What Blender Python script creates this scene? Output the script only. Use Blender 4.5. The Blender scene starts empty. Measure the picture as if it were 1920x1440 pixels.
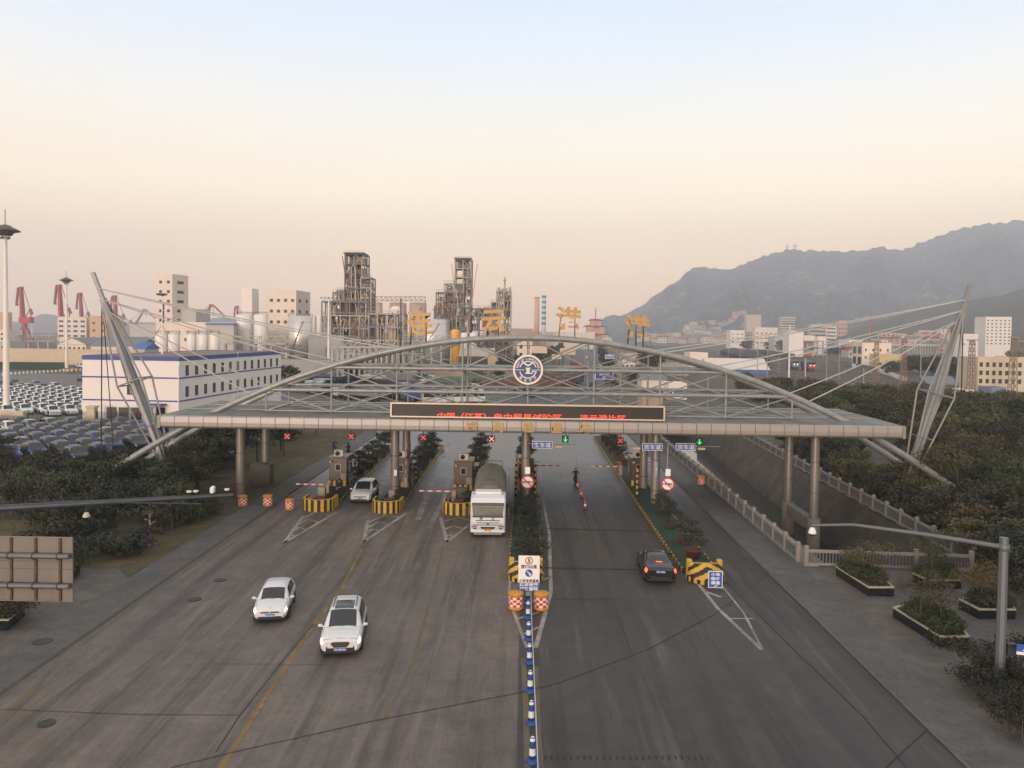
import bpy, math, random
from mathutils import Vector as V, Matrix
R = math.radians; PI = math.pi
sc = bpy.context.scene; COL = sc.collection
# ------------------------------------------------------------------ camera (a phone on a footbridge 14.5 m above the road)
H = 14.5; F = 1442.0; CX = 960.0; CY = 668.0
PITCH = math.atan(43 / F); YAW = math.atan(22 / F); ROLL = R(0.75)
_d0 = V((-math.sin(YAW), math.cos(YAW), 0)); _r0 = V((math.cos(YAW), math.sin(YAW), 0)); _z = V((0, 0, 1))
_d = _d0 * math.cos(PITCH) - _z * math.sin(PITCH); _u = _z * math.cos(PITCH) + _d0 * math.sin(PITCH)
_r = _r0 * math.cos(ROLL) + _u * math.sin(ROLL); _u = _u * math.cos(ROLL) - _r0 * math.sin(ROLL)
EYE = V((0, 0, H))
def ray(px, py): return _d + _r * ((px - CX) / F) - _u * ((py - CY) / F)
def G(px, py, z=0.0):
    d = ray(px, py); t = (z - H) / d.z; return V((d.x * t, d.y * t, z))
def A(px, py, Y):
    d = ray(px, py); t = Y / d.y; return V((d.x * t, Y, H + d.z * t))
def XA(px, Y): return A(px, 640, Y).x
def camera():
    cd = bpy.data.cameras.new('camera'); co = bpy.data.objects.new('camera', cd); COL.objects.link(co)
    m = Matrix((( _r.x, _u.x, -_d.x, 0), (_r.y, _u.y, -_d.y, 0), (_r.z, _u.z, -_d.z, H), (0, 0, 0, 1)))
    co.matrix_world = m; cd.sensor_width = 36; cd.lens = 36 * F / 1920; cd.shift_y = -(720 - CY) / 1920
    cd.clip_start = 0.2; cd.clip_end = 30000; sc.camera = co
# ------------------------------------------------------------------ materials
def lin(c):
    return tuple(((x / 255) / 12.92 if x / 255 <= .04045 else ((x / 255 + .055) / 1.055) ** 2.4) for x in c)
_mats = {}
def mat(name, col, rough=.6, metal=0., var=.12, scale=3., emit=None, estr=0., bump=0., rnd=0., coat=0., stretch=None, lo=None, spec=None):
    """procedural principled material; colour broken up by object-space noise, with optional per-object variation"""
    if name in _mats: return _mats[name]
    m = bpy.data.materials.new(name); m.use_nodes = True; nt = m.node_tree; N = nt.nodes; L = nt.links
    b = N['Principled BSDF']; b.inputs['Roughness'].default_value = rough; b.inputs['Metallic'].default_value = metal
    if spec is not None: b.inputs['Specular IOR Level'].default_value = spec
    if coat: b.inputs['Coat Weight'].default_value = coat; b.inputs['Coat Roughness'].default_value = .08
    tc = N.new('ShaderNodeTexCoord'); mp = N.new('ShaderNodeMapping'); L.new(tc.outputs['Object'], mp.inputs[0])
    if stretch: mp.inputs['Scale'].default_value = stretch
    nz = N.new('ShaderNodeTexNoise'); nz.inputs['Scale'].default_value = scale; nz.inputs['Detail'].default_value = 6; nz.inputs['Roughness'].default_value = .65
    L.new(mp.outputs[0], nz.inputs['Vector'])
    rp = N.new('ShaderNodeValToRGB'); L.new(nz.outputs['Fac'], rp.inputs[0])
    rp.color_ramp.elements[0].position = .3; rp.color_ramp.elements[1].position = .7
    c0 = tuple(max(0, x * (1 - var)) for x in col) if lo is None else lo
    c1 = tuple(min(1, x * (1 + var)) for x in col)
    rp.color_ramp.elements[0].color = (*c0, 1); rp.color_ramp.elements[1].color = (*c1, 1)
    out = rp.outputs[0]
    if rnd:
        oi = N.new('ShaderNodeObjectInfo'); hs = N.new('ShaderNodeHueSaturation')
        mr = N.new('ShaderNodeMapRange'); mr.inputs[3].default_value = 1 - rnd; mr.inputs[4].default_value = 1 + rnd
        L.new(oi.outputs['Random'], mr.inputs[0]); L.new(mr.outputs[0], hs.inputs['Value']); L.new(out, hs.inputs['Color']); out = hs.outputs[0]
    L.new(out, b.inputs['Base Color'])
    if bump:
        bp = N.new('ShaderNodeBump'); bp.inputs['Strength'].default_value = bump; bp.inputs['Distance'].default_value = .05
        L.new(nz.outputs['Fac'], bp.inputs['Height']); L.new(bp.outputs[0], b.inputs['Normal'])
    if emit: b.inputs['Emission Color'].default_value = (*emit, 1); b.inputs['Emission Strength'].default_value = estr
    _mats[name] = m; return m
# ------------------------------------------------------------------ mesh builder
class MB:
    def __init__(s): s.v = []; s.f = []; s.m = []; s.s = []
    def add(s, vs, fs, m=0, sm=False):
        o = len(s.v); s.v.extend([tuple(p) for p in vs])
        for f in fs: s.f.append([i + o for i in f]); s.m.append(m); s.s.append(sm)
        return s
    def box(s, c, d, m=0, rz=0., b=0.):
        x, y, z = d[0] / 2, d[1] / 2, d[2] / 2; c = V(c); ca, sa = math.cos(rz), math.sin(rz)
        if b and min(d) > 2.2 * b:
            P = []
            for zz, k in ((-z, b), (-z + b, 0), (z - b, 0), (z, b)):
                for px, py in ((-x + k, -y + b + k), (-x + b + k, -y + k), (x - b - k, -y + k), (x - k, -y + b + k), (x - k, y - b - k), (x - b - k, y - k), (-x + b + k, y - k), (-x + k, y - b - k)):
                    P.append((c.x + px * ca - py * sa, c.y + px * sa + py * ca, c.z + zz))
            fs = [[7 - i for i in range(8)], [24 + i for i in range(8)]]
            for r in range(3):
                for i in range(8): j = (i + 1) % 8; fs.append([r * 8 + i, r * 8 + j, r * 8 + 8 + j, r * 8 + 8 + i])
            return s.add(P, fs, m)
        P = [(c.x + px * ca - py * sa, c.y + px * sa + py * ca, c.z + pz) for pz in (-z, z) for px, py in ((-x, -y), (x, -y), (x, y), (-x, y))]
        return s.add(P, [[3, 2, 1, 0], [4, 5, 6, 7], [0, 1, 5, 4], [1, 2, 6, 5], [2, 3, 7, 6], [3, 0, 4, 7]], m)
    def bb(s, x0, x1, y0, y1, z0, z1, m=0, b=0.): return s.box(((x0 + x1) / 2, (y0 + y1) / 2, (z0 + z1) / 2), (x1 - x0, y1 - y0, z1 - z0), m, 0, b)
    def path(s, pts, r, n=8, m=0, cap=True, sm=True):
        pts = [V(p) for p in pts]; k = len(pts); rs = r if isinstance(r, (list, tuple)) else [r] * k; P = []; up = None
        for i, p in enumerate(pts):
            t = (pts[min(i + 1, k - 1)] - pts[max(i - 1, 0)]).normalized()
            if up is None: up = V((0, 0, 1)) if abs(t.z) < .9 else V((1, 0, 0))
            a = t.cross(up).normalized(); bq = a.cross(t).normalized(); up = bq
            for j in range(n):
                an = 2 * PI * j / n; P.append(p + a * (math.cos(an) * rs[i]) + bq * (math.sin(an) * rs[i]))
        fs = []
        for i in range(k - 1):
            for j in range(n): q = (j + 1) % n; fs.append([i * n + j, (i + 1) * n + j, (i + 1) * n + q, i * n + q])
        s.add(P, fs, m, sm)
        if cap: s.add(P[:n], [list(range(n))], m); s.add(P[-n:], [list(range(n - 1, -1, -1))], m)
        return s
    def tube(s, a, b, r, r1=None, n=8, m=0, cap=True): return s.path([a, b], [r, r if r1 is None else r1], n, m, cap)
    def beam(s, a, b, w, h=None, m=0):
        a = V(a); b = V(b); h = h or w; t = (b - a).normalized(); up = V((0, 0, 1)) if abs(t.z) < .95 else V((0, 1, 0))
        x = t.cross(up).normalized() * w / 2; y = x.cross(t).normalized() * h / 2
        P = [q + i * x + j * y for q in (a, b) for i, j in ((-1, -1), (1, -1), (1, 1), (-1, 1))]
        return s.add(P, [[3, 2, 1, 0], [4, 5, 6, 7], [0, 1, 5, 4], [1, 2, 6, 5], [2, 3, 7, 6], [3, 0, 4, 7]], m)
    def lathe(s, prof, c=(0, 0, 0), n=16, m=0, sm=True, ms=None):
        c = V(c); P = []
        for r, z in prof:
            for j in range(n): P.append((c.x + r * math.cos(2 * PI * j / n), c.y + r * math.sin(2 * PI * j / n), c.z + z))
        base = len(s.v); s.v.extend([tuple(p) for p in P])
        for i in range(len(prof) - 1):
            for j in range(n):
                q = (j + 1) % n; s.f.append([base + i * n + j, base + i * n + q, base + (i + 1) * n + q, base + (i + 1) * n + j]); s.m.append(ms[i] if ms else m); s.s.append(sm)
        k = len(prof) - 1
        if prof[0][0] > 1e-4: s.f.append([base + j for j in range(n - 1, -1, -1)]); s.m.append(ms[0] if ms else m); s.s.append(False)
        if prof[-1][0] > 1e-4: s.f.append([base + k * n + j for j in range(n)]); s.m.append(ms[-1] if ms else m); s.s.append(False)
        return s
    def prism(s, poly, z0, z1, m=0, mt=None):
        n = len(poly)
        ar = sum(poly[i][0] * poly[(i + 1) % n][1] - poly[(i + 1) % n][0] * poly[i][1] for i in range(n))
        if ar < 0: poly = poly[::-1]
        P = [(p[0], p[1], z0) for p in poly] + [(p[0], p[1], z1) for p in poly]
        s.add(P, [list(range(n - 1, -1, -1))] + [[i, (i + 1) % n, n + (i + 1) % n, n + i] for i in range(n)], m)
        return s.add(P, [list(range(n, 2 * n))], m if mt is None else mt)
    def sheet(s, poly, z, m=0):
        n = len(poly); ar = sum(poly[i][0] * poly[(i + 1) % n][1] - poly[(i + 1) % n][0] * poly[i][1] for i in range(n))
        if ar < 0: poly = poly[::-1]
        return s.add([(p[0], p[1], z) for p in poly], [list(range(n))], m)
    def strip(s, pts, w, z, m=0):
        """flat ribbon along a line, w wide"""
        pts = [V((p[0], p[1])) for p in pts]; L = []; Rr = []
        for i, p in enumerate(pts):
            t = (pts[min(i + 1, len(pts) - 1)] - pts[max(i - 1, 0)]).normalized(); nn = V((-t.y, t.x)) * w / 2
            L.append(p + nn); Rr.append(p - nn)
        n = len(pts)
        return s.add([(p.x, p.y, z) for p in L] + [(p.x, p.y, z) for p in Rr], [[n + i, n + i + 1, i + 1, i] for i in range(n - 1)], m)
    def quad(s, a, b, c, d, m=0): return s.add([a, b, c, d], [[0, 1, 2, 3]], m)
    def ball(s, c, r, n=10, m=0, sz=1., half=False):
        k = max(4, n // 2); a0 = 0 if half else -PI / 2
        return s.lathe([(max(r * math.cos(a0 + (PI / 2 - a0) * i / k), 0 if i in (0, k) and not half else 1e-5), r * sz * math.sin(a0 + (PI / 2 - a0) * i / k)) for i in range(k + 1)], c, n, m)
    def cut(s):
        if not hasattr(s, 'cuts'): s.cuts = []
        s.cuts.append((len(s.v), len(s.f))); return s
    def build_split(s, name, mats, parent=None):
        """one object per piece; pieces end where cut() was called"""
        v0 = f0 = 0; out = []
        for v1, f1 in s.cuts:
            q = MB(); q.v = s.v[v0:v1]; q.f = [[i - v0 for i in f] for f in s.f[f0:f1]]; q.m = s.m[f0:f1]; q.s = s.s[f0:f1]
            if q.f: out.append(q.build(name, mats, parent))
            v0, f0 = v1, f1
        return out
    def build(s, name, mats, parent=None, loc=None, smooth=None):
        me = bpy.data.meshes.new(name); me.from_pydata(s.v, [], s.f)
        if not isinstance(mats, (list, tuple)): mats = [mats]
        for q in mats: me.materials.append(q)
        me.polygons.foreach_set('material_index', s.m)
        me.polygons.foreach_set('use_smooth', s.s if smooth is None else [smooth] * len(s.f)); me.update()
        o = bpy.data.objects.new(name, me); COL.objects.link(o)
        if parent: o.parent = parent
        if loc is not None: o.location = loc
        return o
def tag(o, label, cat, group=None):
    o['label'] = label; o['category'] = cat
    if group: o['group'] = group
    return o
def thing(name, label, cat, loc=(0, 0, 0), rz=0., group=None):
    o = bpy.data.objects.new(name, None); COL.objects.link(o); o.empty_display_size = .3
    o.location = loc; o.rotation_euler = (0, 0, rz); return tag(o, label, cat, group)
def struct(o, kind='structure'): o['kind'] = kind; return o
def dup(root, loc, rz=0., label=None, group=None, scale=None):
    def cp(o, par):
        c = o.copy(); COL.objects.link(c); c.parent = par
        for ch in o.children: cp(ch, c)
        return c
    r = cp(root, None); r.location = loc; r.rotation_euler = (0, 0, rz)
    if scale: r.scale = (scale,) * 3 if not isinstance(scale, tuple) else scale
    if label: r['label'] = label
    if group: r['group'] = group
    return r
ORD = 'first second third fourth fifth sixth seventh eighth ninth tenth eleventh twelfth thirteenth fourteenth fifteenth sixteenth seventeenth eighteenth nineteenth twentieth'.split()
def ordw(i):
    if i < 20: return ORD[i]
    t = {2: 'twenty', 3: 'thirty', 4: 'forty', 5: 'fifty', 6: 'sixty'}[(i + 1) // 10]
    return (t + '-' + ORD[(i + 1) % 10 - 1]) if (i + 1) % 10 else t[:-1] + 'ieth'
# ------------------------------------------------------------------ lettering
_fontcache = {}
def text_mesh(name, txt, size, m, parent=None, depth=.01, mtx=None, bold=0., sx=1., clip=None, align='CENTER'):
    """letters as real mesh, standing in the local XZ plane facing -Y, centred"""
    cu = bpy.data.curves.new(name, 'FONT'); cu.body = txt; cu.size = size; cu.extrude = depth; cu.offset = bold
    cu.align_x = align; cu.align_y = 'CENTER'; cu.resolution_u = 3
    to = bpy.data.objects.new(name, cu); COL.objects.link(to)
    dg = bpy.context.evaluated_depsgraph_get(); me = bpy.data.meshes.new_from_object(to.evaluated_get(dg))
    bpy.data.objects.remove(to); bpy.data.curves.remove(cu)
    xs = [v.co.x for v in me.vertices] or [0]; ys = [v.co.y for v in me.vertices] or [0]
    cx = (min(xs) + max(xs)) / 2; cy = (min(ys) + max(ys)) / 2
    for v in me.vertices: v.co = V(((v.co.x - cx) * sx, -v.co.z, v.co.y - cy))
    if clip is not None:
        import bmesh
        bm = bmesh.new(); bm.from_mesh(me)
        bmesh.ops.bisect_plane(bm, geom=bm.verts[:] + bm.edges[:] + bm.faces[:], plane_co=(0, 0, clip), plane_no=(0, 0, 1), clear_inner=True)
        bm.to_mesh(me); bm.free()
    me.name = name; me.materials.clear(); me.materials.append(m)
    for p in me.polygons: p.material_index = 0; p.use_smooth = False
    o = bpy.data.objects.new(name, me); COL.objects.link(o)
    if parent: o.parent = parent
    if mtx is not None: o.matrix_local = mtx
    return o
def T(x=0, y=0, z=0, rz=0, rx=0): return Matrix.Translation((x, y, z)) @ Matrix.Rotation(rz, 4, 'Z') @ Matrix.Rotation(rx, 4, 'X')
# common materials
STEEL = mat('grey_painted_steel', lin((140, 142, 141)), .42, .25, .18, 2.2)
DSTEEL = mat('dark_steel', lin((70, 70, 70)), .5, .3, .2, 2)
BLACK = mat('black_paint', (.012, .012, .013), .5, 0, .3, 4)
RUBBER = mat('rubber', (.015, .015, .016), .8, 0, .3, 6)
WHITE = mat('white_paint', (.74, .74, .73), .4, 0, .05, 2)
YELLOW = mat('yellow_paint', lin((205, 160, 50)), .55, 0, .18, 3)
CHROME = mat('chrome', (.6, .6, .6), .2, 1, .05)
GOLD = mat('gold_leaf', lin((176, 140, 80)), .5, .15, .15, 4)
RED = mat('red_paint', lin((190, 45, 35)), .5, 0, .1)
SIGNBLUE = mat('sign_blue', lin((30, 84, 165)), .45, 0, .05)
SIGNWHITE = mat('sign_white', (.78, .77, .75), .45, 0, .04)
GLASS = mat('dark_glass', (.02, .026, .03), .08, 0, .2, 1, spec=.6)
WINDOW = mat('window_glass', lin((62, 64, 68)), .12, 0, .3, .6)
camera()
# ------------------------------------------------------------------ sky and light
def world():
    w = bpy.data.worlds.new('World'); sc.world = w; w.use_nodes = True; nt = w.node_tree; N = nt.nodes; L = nt.links
    bg = N['Background']; out = N['World Output']
    tc = N.new('ShaderNodeTexCoord'); sp = N.new('ShaderNodeSeparateXYZ'); L.new(tc.outputs['Generated'], sp.inputs[0])
    ma = N.new('ShaderNodeMath'); ma.operation = 'ARCSINE'; L.new(sp.outputs['Z'], ma.inputs[0])
    mr = N.new('ShaderNodeMapRange'); mr.inputs[1].default_value = 0; mr.inputs[2].default_value = R(60); L.new(ma.outputs[0], mr.inputs[0])
    rp = N.new('ShaderNodeValToRGB'); L.new(mr.outputs[0], rp.inputs[0]); cr = rp.color_ramp
    stops = SKY
    while len(cr.elements) < len(stops): cr.elements.new(.5)
    for e, (deg, c) in zip(cr.elements, stops): e.position = deg / 60; k = 1.12 if deg < 12 else 1.04 if deg < 18 else 1.0; e.color = (*[v * k for v in lin(c)], 1)
    # faint thin cloud so the gradient is not perfectly even
    nz = N.new('ShaderNodeTexNoise'); mp = N.new('ShaderNodeMapping'); mp.inputs['Scale'].default_value = (1.2, 1.2, 7)
    L.new(tc.outputs['Generated'], mp.inputs[0]); L.new(mp.outputs[0], nz.inputs['Vector']); nz.inputs['Scale'].default_value = 2.2; nz.inputs['Detail'].default_value = 4
    m2 = N.new('ShaderNodeMapRange'); m2.inputs[1].default_value = .35; m2.inputs[2].default_value = .65; m2.inputs[3].default_value = .98; m2.inputs[4].default_value = 1.015
    L.new(nz.outputs['Fac'], m2.inputs[0])
    mx = N.new('ShaderNodeVectorMath'); mx.operation = 'SCALE'; L.new(rp.outputs[0], mx.inputs[0]); L.new(m2.outputs[0], mx.inputs['Scale'])
    L.new(mx.outputs[0], bg.inputs['Color']); bg.inputs['Strength'].default_value = SKYSTR
    st = N.new('ShaderNodeTexSky'); st.sky_type = 'NISHITA'; st.sun_disc = False; st.sun_elevation = SUNEL; st.sun_rotation = SUNAZ
    st.air_density = 1.5; st.dust_density = 3
    b2 = N.new('ShaderNodeBackground'); L.new(st.outputs[0], b2.inputs['Color']); b2.inputs['Strength'].default_value = .05
    ad = N.new('ShaderNodeAddShader'); L.new(bg.outputs[0], ad.inputs[0]); L.new(b2.outputs[0], ad.inputs[1]); L.new(ad.outputs[0], out.inputs['Surface'])
    sd = bpy.data.lights.new('sun', 'SUN'); sd.energy = 1.5; sd.angle = R(16); sd.color = (1, .84, .76)
    so = bpy.data.objects.new('sun', sd); COL.objects.link(so)
    d = V((math.sin(SUNAZ) * math.cos(SUNEL), math.cos(SUNAZ) * math.cos(SUNEL), math.sin(SUNEL)))   # towards the sun
    so.rotation_euler = d.to_track_quat('Z', 'Y').to_euler()
SUNEL = R(7); SUNAZ = R(198)   # behind the camera, a little to the left
SKYSTR = .95
SKY = [(0, (242, 200, 168)), (3, (250, 208, 172)), (6, (254, 219, 180)), (10, (255, 233, 204)), (15, (244, 237, 230)), (20, (222, 230, 244)), (26, (196, 214, 240)), (33, (216, 218, 220)), (60, (218, 214, 208))]
world()
sc.view_settings.view_transform = 'Standard'; sc.view_settings.look = 'None'; sc.view_settings.exposure = .26; sc.view_settings.gamma = 1
sc.cycles.use_denoising = True; sc.cycles.denoiser = 'OPENIMAGEDENOISE'
sc.cycles.max_bounces = 5; sc.cycles.diffuse_bounces = 2; sc.cycles.glossy_bounces = 2; sc.cycles.volume_bounces = 2; sc.cycles.transparent_max_bounces = 6
sc.cycles.caustics_reflective = False; sc.cycles.caustics_refractive = False
# ------------------------------------------------------------------ haze
def haze():
    m = bpy.data.materials.new('haze_air'); m.use_nodes = True; nt = m.node_tree; nt.nodes.clear()
    o = nt.nodes.new('ShaderNodeOutputMaterial'); p = nt.nodes.new('ShaderNodeVolumePrincipled')
    p.inputs['Color'].default_value = (.84, .9, 1., 1); p.inputs['Density'].default_value = HAZE; p.inputs['Anisotropy'].default_value = .0
    nt.links.new(p.outputs[0], o.inputs['Volume'])
    b = MB().bb(-2400, 2800, -250, 3560, -7, 470); b.build('haze', m)['kind'] = 'stuff'
HAZE = .0003
haze()
# ------------------------------------------------------------------ ground materials
def ground_mat(name, c0, c1, big=.05, fine=6., rough=.9, streak=None, streak_col=None, tile=None, tile_col=None, patch=None, sky_sheen=None):
    m = bpy.data.materials.new(name); m.use_nodes = True; nt = m.node_tree; N = nt.nodes; L = nt.links; b = N['Principled BSDF']
    b.inputs['Roughness'].default_value = rough
    geo = N.new('ShaderNodeNewGeometry')
    def noise(scale, det=6, vec=None, st=None):
        n = N.new('ShaderNodeTexNoise'); n.inputs['Scale'].default_value = scale; n.inputs['Detail'].default_value = det; n.inputs['Roughness'].default_value = .65
        mp = N.new('ShaderNodeMapping'); mp.inputs['Scale'].default_value = st or (1, 1, 1); L.new(geo.outputs['Position'], mp.inputs[0]); L.new(mp.outputs[0], n.inputs['Vector']); return n
    def mix(a, bb, fac, mode='MIX', k=1.):
        x = N.new('ShaderNodeMix'); x.data_type = 'RGBA'; x.blend_type = mode
        if isinstance(fac, float): x.inputs[0].default_value = fac
        else:
            mr = N.new('ShaderNodeMath'); mr.operation = 'MULTIPLY'; mr.inputs[1].default_value = k; mr.use_clamp = True; L.new(fac, mr.inputs[0]); L.new(mr.outputs[0], x.inputs[0])
        for i, q in ((6, a), (7, bb)):
            if isinstance(q, tuple): x.inputs[i].default_value = (*q, 1)
            else: L.new(q, x.inputs[i])
        return x.outputs[2]
    def ramp(src, p0, p1):
        r = N.new('ShaderNodeMapRange'); r.inputs[1].default_value = p0; r.inputs[2].default_value = p1; L.new(src, r.inputs[0]); return r.outputs[0]
    n1 = noise(big); col = mix(c0, c1, ramp(n1.outputs[0], .35, .65))
    n2 = noise(fine); col = mix(col, (.5, .5, .5), ramp(n2.outputs[0], .3, .7), 'OVERLAY', .0) if False else col
    x = N.new('ShaderNodeMix'); x.data_type = 'RGBA'; x.blend_type = 'MULTIPLY'; x.inputs[0].default_value = 1
    r = N.new('ShaderNodeValToRGB'); r.color_ramp.elements[0].position = .25; r.color_ramp.elements[1].position = .75
    r.color_ramp.elements[0].color = (.72, .72, .72, 1); r.color_ramp.elements[1].color = (1.2, 1.2, 1.2, 1); L.new(n2.outputs[0], r.inputs[0])
    L.new(col, x.inputs[6]); L.new(r.outputs[0], x.inputs[7]); col = x.outputs[2]
    n6 = noise(.9, 7); r6 = N.new('ShaderNodeValToRGB'); r6.color_ramp.elements[0].position = .32; r6.color_ramp.elements[1].position = .68
    r6.color_ramp.elements[0].color = (.78, .77, .76, 1); r6.color_ramp.elements[1].color = (1.16, 1.16, 1.16, 1); L.new(n6.outputs[0], r6.inputs[0]); col = mix(col, r6.outputs[0], 1., 'MULTIPLY')
    for st in (streak or []):          # (x-period scale, stretch, lo, hi, colour, strength): tyre-worn bands running along the road
        sx, sy, lo, hi, sc_, k = st
        n3 = noise(1., 5, None, (sx, sy, 1)); col = mix(col, sc_, ramp(n3.outputs[0], lo, hi), 'MIX', k)
    if patch:
        n5 = noise(patch[0], 3); col = mix(col, patch[1], ramp(n5.outputs[0], patch[2], patch[2] + .06), 'MIX', patch[3])
    if tile:
        bt = N.new('ShaderNodeTexBrick'); mp = N.new('ShaderNodeMapping'); L.new(geo.outputs['Position'], mp.inputs[0]); L.new(mp.outputs[0], bt.inputs[0])
        mp.inputs['Rotation'].default_value = (0, 0, tile[3] if len(tile) > 3 else 0)
        bt.inputs['Scale'].default_value = 1; bt.inputs['Brick Width'].default_value = tile[0]; bt.inputs['Row Height'].default_value = tile[1]; bt.inputs['Mortar Size'].default_value = tile[2]
        bt.inputs['Color1'].default_value = (1, 1, 1, 1); bt.inputs['Color2'].default_value = (.86, .86, .88, 1); bt.inputs['Mortar'].default_value = (.5, .5, .5, 1)
        y = N.new('ShaderNodeMix'); y.data_type = 'RGBA'; y.blend_type = 'MULTIPLY'; y.inputs[0].default_value = tile_col or .8; L.new(col, y.inputs[6]); L.new(bt.outputs[0], y.inputs[7]); col = y.outputs[2]
    if sky_sheen:      # paler, smoother stretch with ragged edge; sky sheen is put into the colour
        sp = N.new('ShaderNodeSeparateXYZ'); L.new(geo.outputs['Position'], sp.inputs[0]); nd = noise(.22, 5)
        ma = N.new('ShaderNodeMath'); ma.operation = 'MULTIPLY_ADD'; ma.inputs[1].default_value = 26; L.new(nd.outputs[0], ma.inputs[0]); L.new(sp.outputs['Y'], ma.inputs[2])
        fd = ramp(ma.outputs[0], sky_sheen[0] + 13, sky_sheen[1] + 13); col = mix(col, sky_sheen[2], fd, 'MIX', sky_sheen[3])
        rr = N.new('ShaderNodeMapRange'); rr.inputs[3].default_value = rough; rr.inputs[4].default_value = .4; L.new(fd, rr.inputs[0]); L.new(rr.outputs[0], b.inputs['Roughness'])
    L.new(col, b.inputs['Base Color'])
    bp = N.new('ShaderNodeBump'); bp.inputs['Strength'].default_value = .25; bp.inputs['Distance'].default_value = .02; L.new(n2.outputs[0], bp.inputs['Height']); L.new(bp.outputs[0], b.inputs['Normal'])
    return m
CONC = ground_mat('worn_concrete', lin((116, 104, 95)), lin((88, 80, 74)), .06, 5, .6,
    [(.8, .035, .48, .64, lin((60, 54, 49)), .8), (2.2, .16, .52, .70, lin((132, 117, 104)), .6), (.35, 1.2, .55, .7, lin((82, 78, 75)), .45)], tile=(5.2, 4.6, .012), tile_col=.55, sky_sheen=(64, 84, lin((104, 103, 103)), .75))
ASPH = ground_mat('worn_asphalt', lin((71, 65, 60)), lin((52, 48, 45)), .07, 7, .6,
    [(.7, .03, .48, .66, lin((34, 33, 32)), .9), (1.3, .09, .56, .70, lin((98, 88, 79)), .6)], patch=(.12, lin((52, 51, 51)), .58, .6), sky_sheen=(66, 90, lin((86, 86, 87)), .75))
FARROAD = ground_mat('far_asphalt', lin((84, 87, 92)), lin((72, 75, 80)), .03, 2, .8, [(.5, .01, .5, .65, lin((64, 66, 70)), .6)])
PAVE = ground_mat('grey_pavement', lin((100, 97, 94)), lin((80, 78, 76)), .12, 6, .85, tile=(.4, .4, .012), tile_col=.35)
PLAZA = ground_mat('plaza_stone', lin((106, 97, 89)), lin((84, 78, 73)), .25, 6, .8, tile=(1.2, .6, .012), tile_col=.7, patch=(.35, lin((70, 70, 70)), .55, .5))
LAWN = ground_mat('dry_lawn', lin((62, 64, 36)), lin((92, 78, 54)), .35, 14, 1., patch=(.5, lin((104, 84, 66)), .56, .6))
EARTH = ground_mat('earth', lin((78, 74, 62)), lin((98, 90, 78)), .03, 2, 1., patch=(.02, lin((70, 76, 56)), .5, .8))
LOT = ground_mat('car_park_concrete', lin((124, 117, 112)), lin((108, 102, 98)), .05, 3, .9, tile=(6, 6, .02), tile_col=.3)
BALLAST = ground_mat('rail_ballast', lin((92, 82, 74)), lin((74, 66, 60)), .06, 8, 1.)
KERB = mat('kerb_stone', lin((118, 114, 109)), .85, 0, .2, 2)
def flat(name, polys, m, z, kind='structure'):
    b = MB()
    for p in polys: b.sheet([(q[0], q[1]) for q in p], z)
    o = b.build(name, m); o['kind'] = kind; return o
# canal hole corners
KL, KR = 15.2, -20.5       # kerb lines: right, left
CN = 48.6
C_NL = V((17.7, CN)); C_NR = V((28.4, CN)); C_FL = V((18.6, 150)); C_FR = V((33.2, 150))
def ground():
    z = -.05; O = [(-5000, -200), (5000, -200), (5000, 7000), (-5000, 7000)]; h = [C_NL, C_NR, C_FR, C_FL]
    b = MB()
    for i in range(4):
        j = (i + 1) % 4; b.add([(*O[i], z), (*O[j], z), (h[j].x, h[j].y, z), (h[i].x, h[i].y, z)], [[0, 1, 2, 3]])
    struct(b.build('ground', EARTH))
ground()
# roads: inbound concrete plaza, outbound asphalt, then the street beyond bending to the right
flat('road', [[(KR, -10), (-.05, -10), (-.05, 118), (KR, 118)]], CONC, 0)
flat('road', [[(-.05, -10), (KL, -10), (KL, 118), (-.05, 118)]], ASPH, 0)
def bend(x, y):    # street beyond the gate turns 5.2 degrees to the right
    return (x + max(0, y - 118) * math.tan(R(5.2)), y)
flat('road', [[(-9, 118), (13.5, 118), bend(13.5, 1300), bend(-2, 1300), bend(-6, 300)]], FARROAD, .004)
flat('truck_yard', [[(-70, 118.02), (-9.02, 118.02), (bend(-6, 300)[0] - .1, 300), (-70, 300)]], ground_mat('yard_concrete', lin((112, 108, 106)), lin((94, 91, 90)), .05, 3, .9), .0)
# pavements (raised, with a kerb face)
def raised(name, poly, m, z=.12, side=KERB):
    b = MB().prism([(p[0], p[1]) for p in poly], -.06, z, 0, 1); o = b.build(name, [side, m]); o['kind'] = 'structure'; return o
raised('pavement', [(-22.6, 14), (-20.5, 14), (-20.5, 118), (-22.6, 118)], PAVE)
raised('pavement', [(KL, 12), (17.6, 12), (17.6, CN), (18.5, 150), (KL + .2, 150), (KL, 118)], PAVE)
flat('plaza', [[(-42, 14), (-22.61, 14), (-22.61, 43.5), (-24, 45.2), (-42, 45.2)]], PLAZA, .1)
raised('plaza', [(17.61, 12), (24.5, 20), (24.9, 27), (28.4, 31), (34, 40), (30.2, 48.4), (17.61, 48.4)], PLAZA, .115)
raised('lawn', [(24.6, 12), (50, 12), (50, 39.9), (34.1, 39.9), (28.5, 30.9), (25, 26.9), (24.6, 20)], LAWN, .14)
raised('lawn', [(-60, 45.3), (-24, 45.3), (-22.7, 43.6), (-22.62, 118), (-34, 118), (-34, 74), (-60, 74)], LAWN, .11)
flat('car_park', [[(-100, 75), (-34.1, 75), (-34.1, 112.5), (-100, 112.5)]], LOT, .03)
flat('car_park', [[(-200, 117.2), (-72, 117.2), (-72, 160), (-60, 236), (-260, 236)]], LOT, .03)
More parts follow.
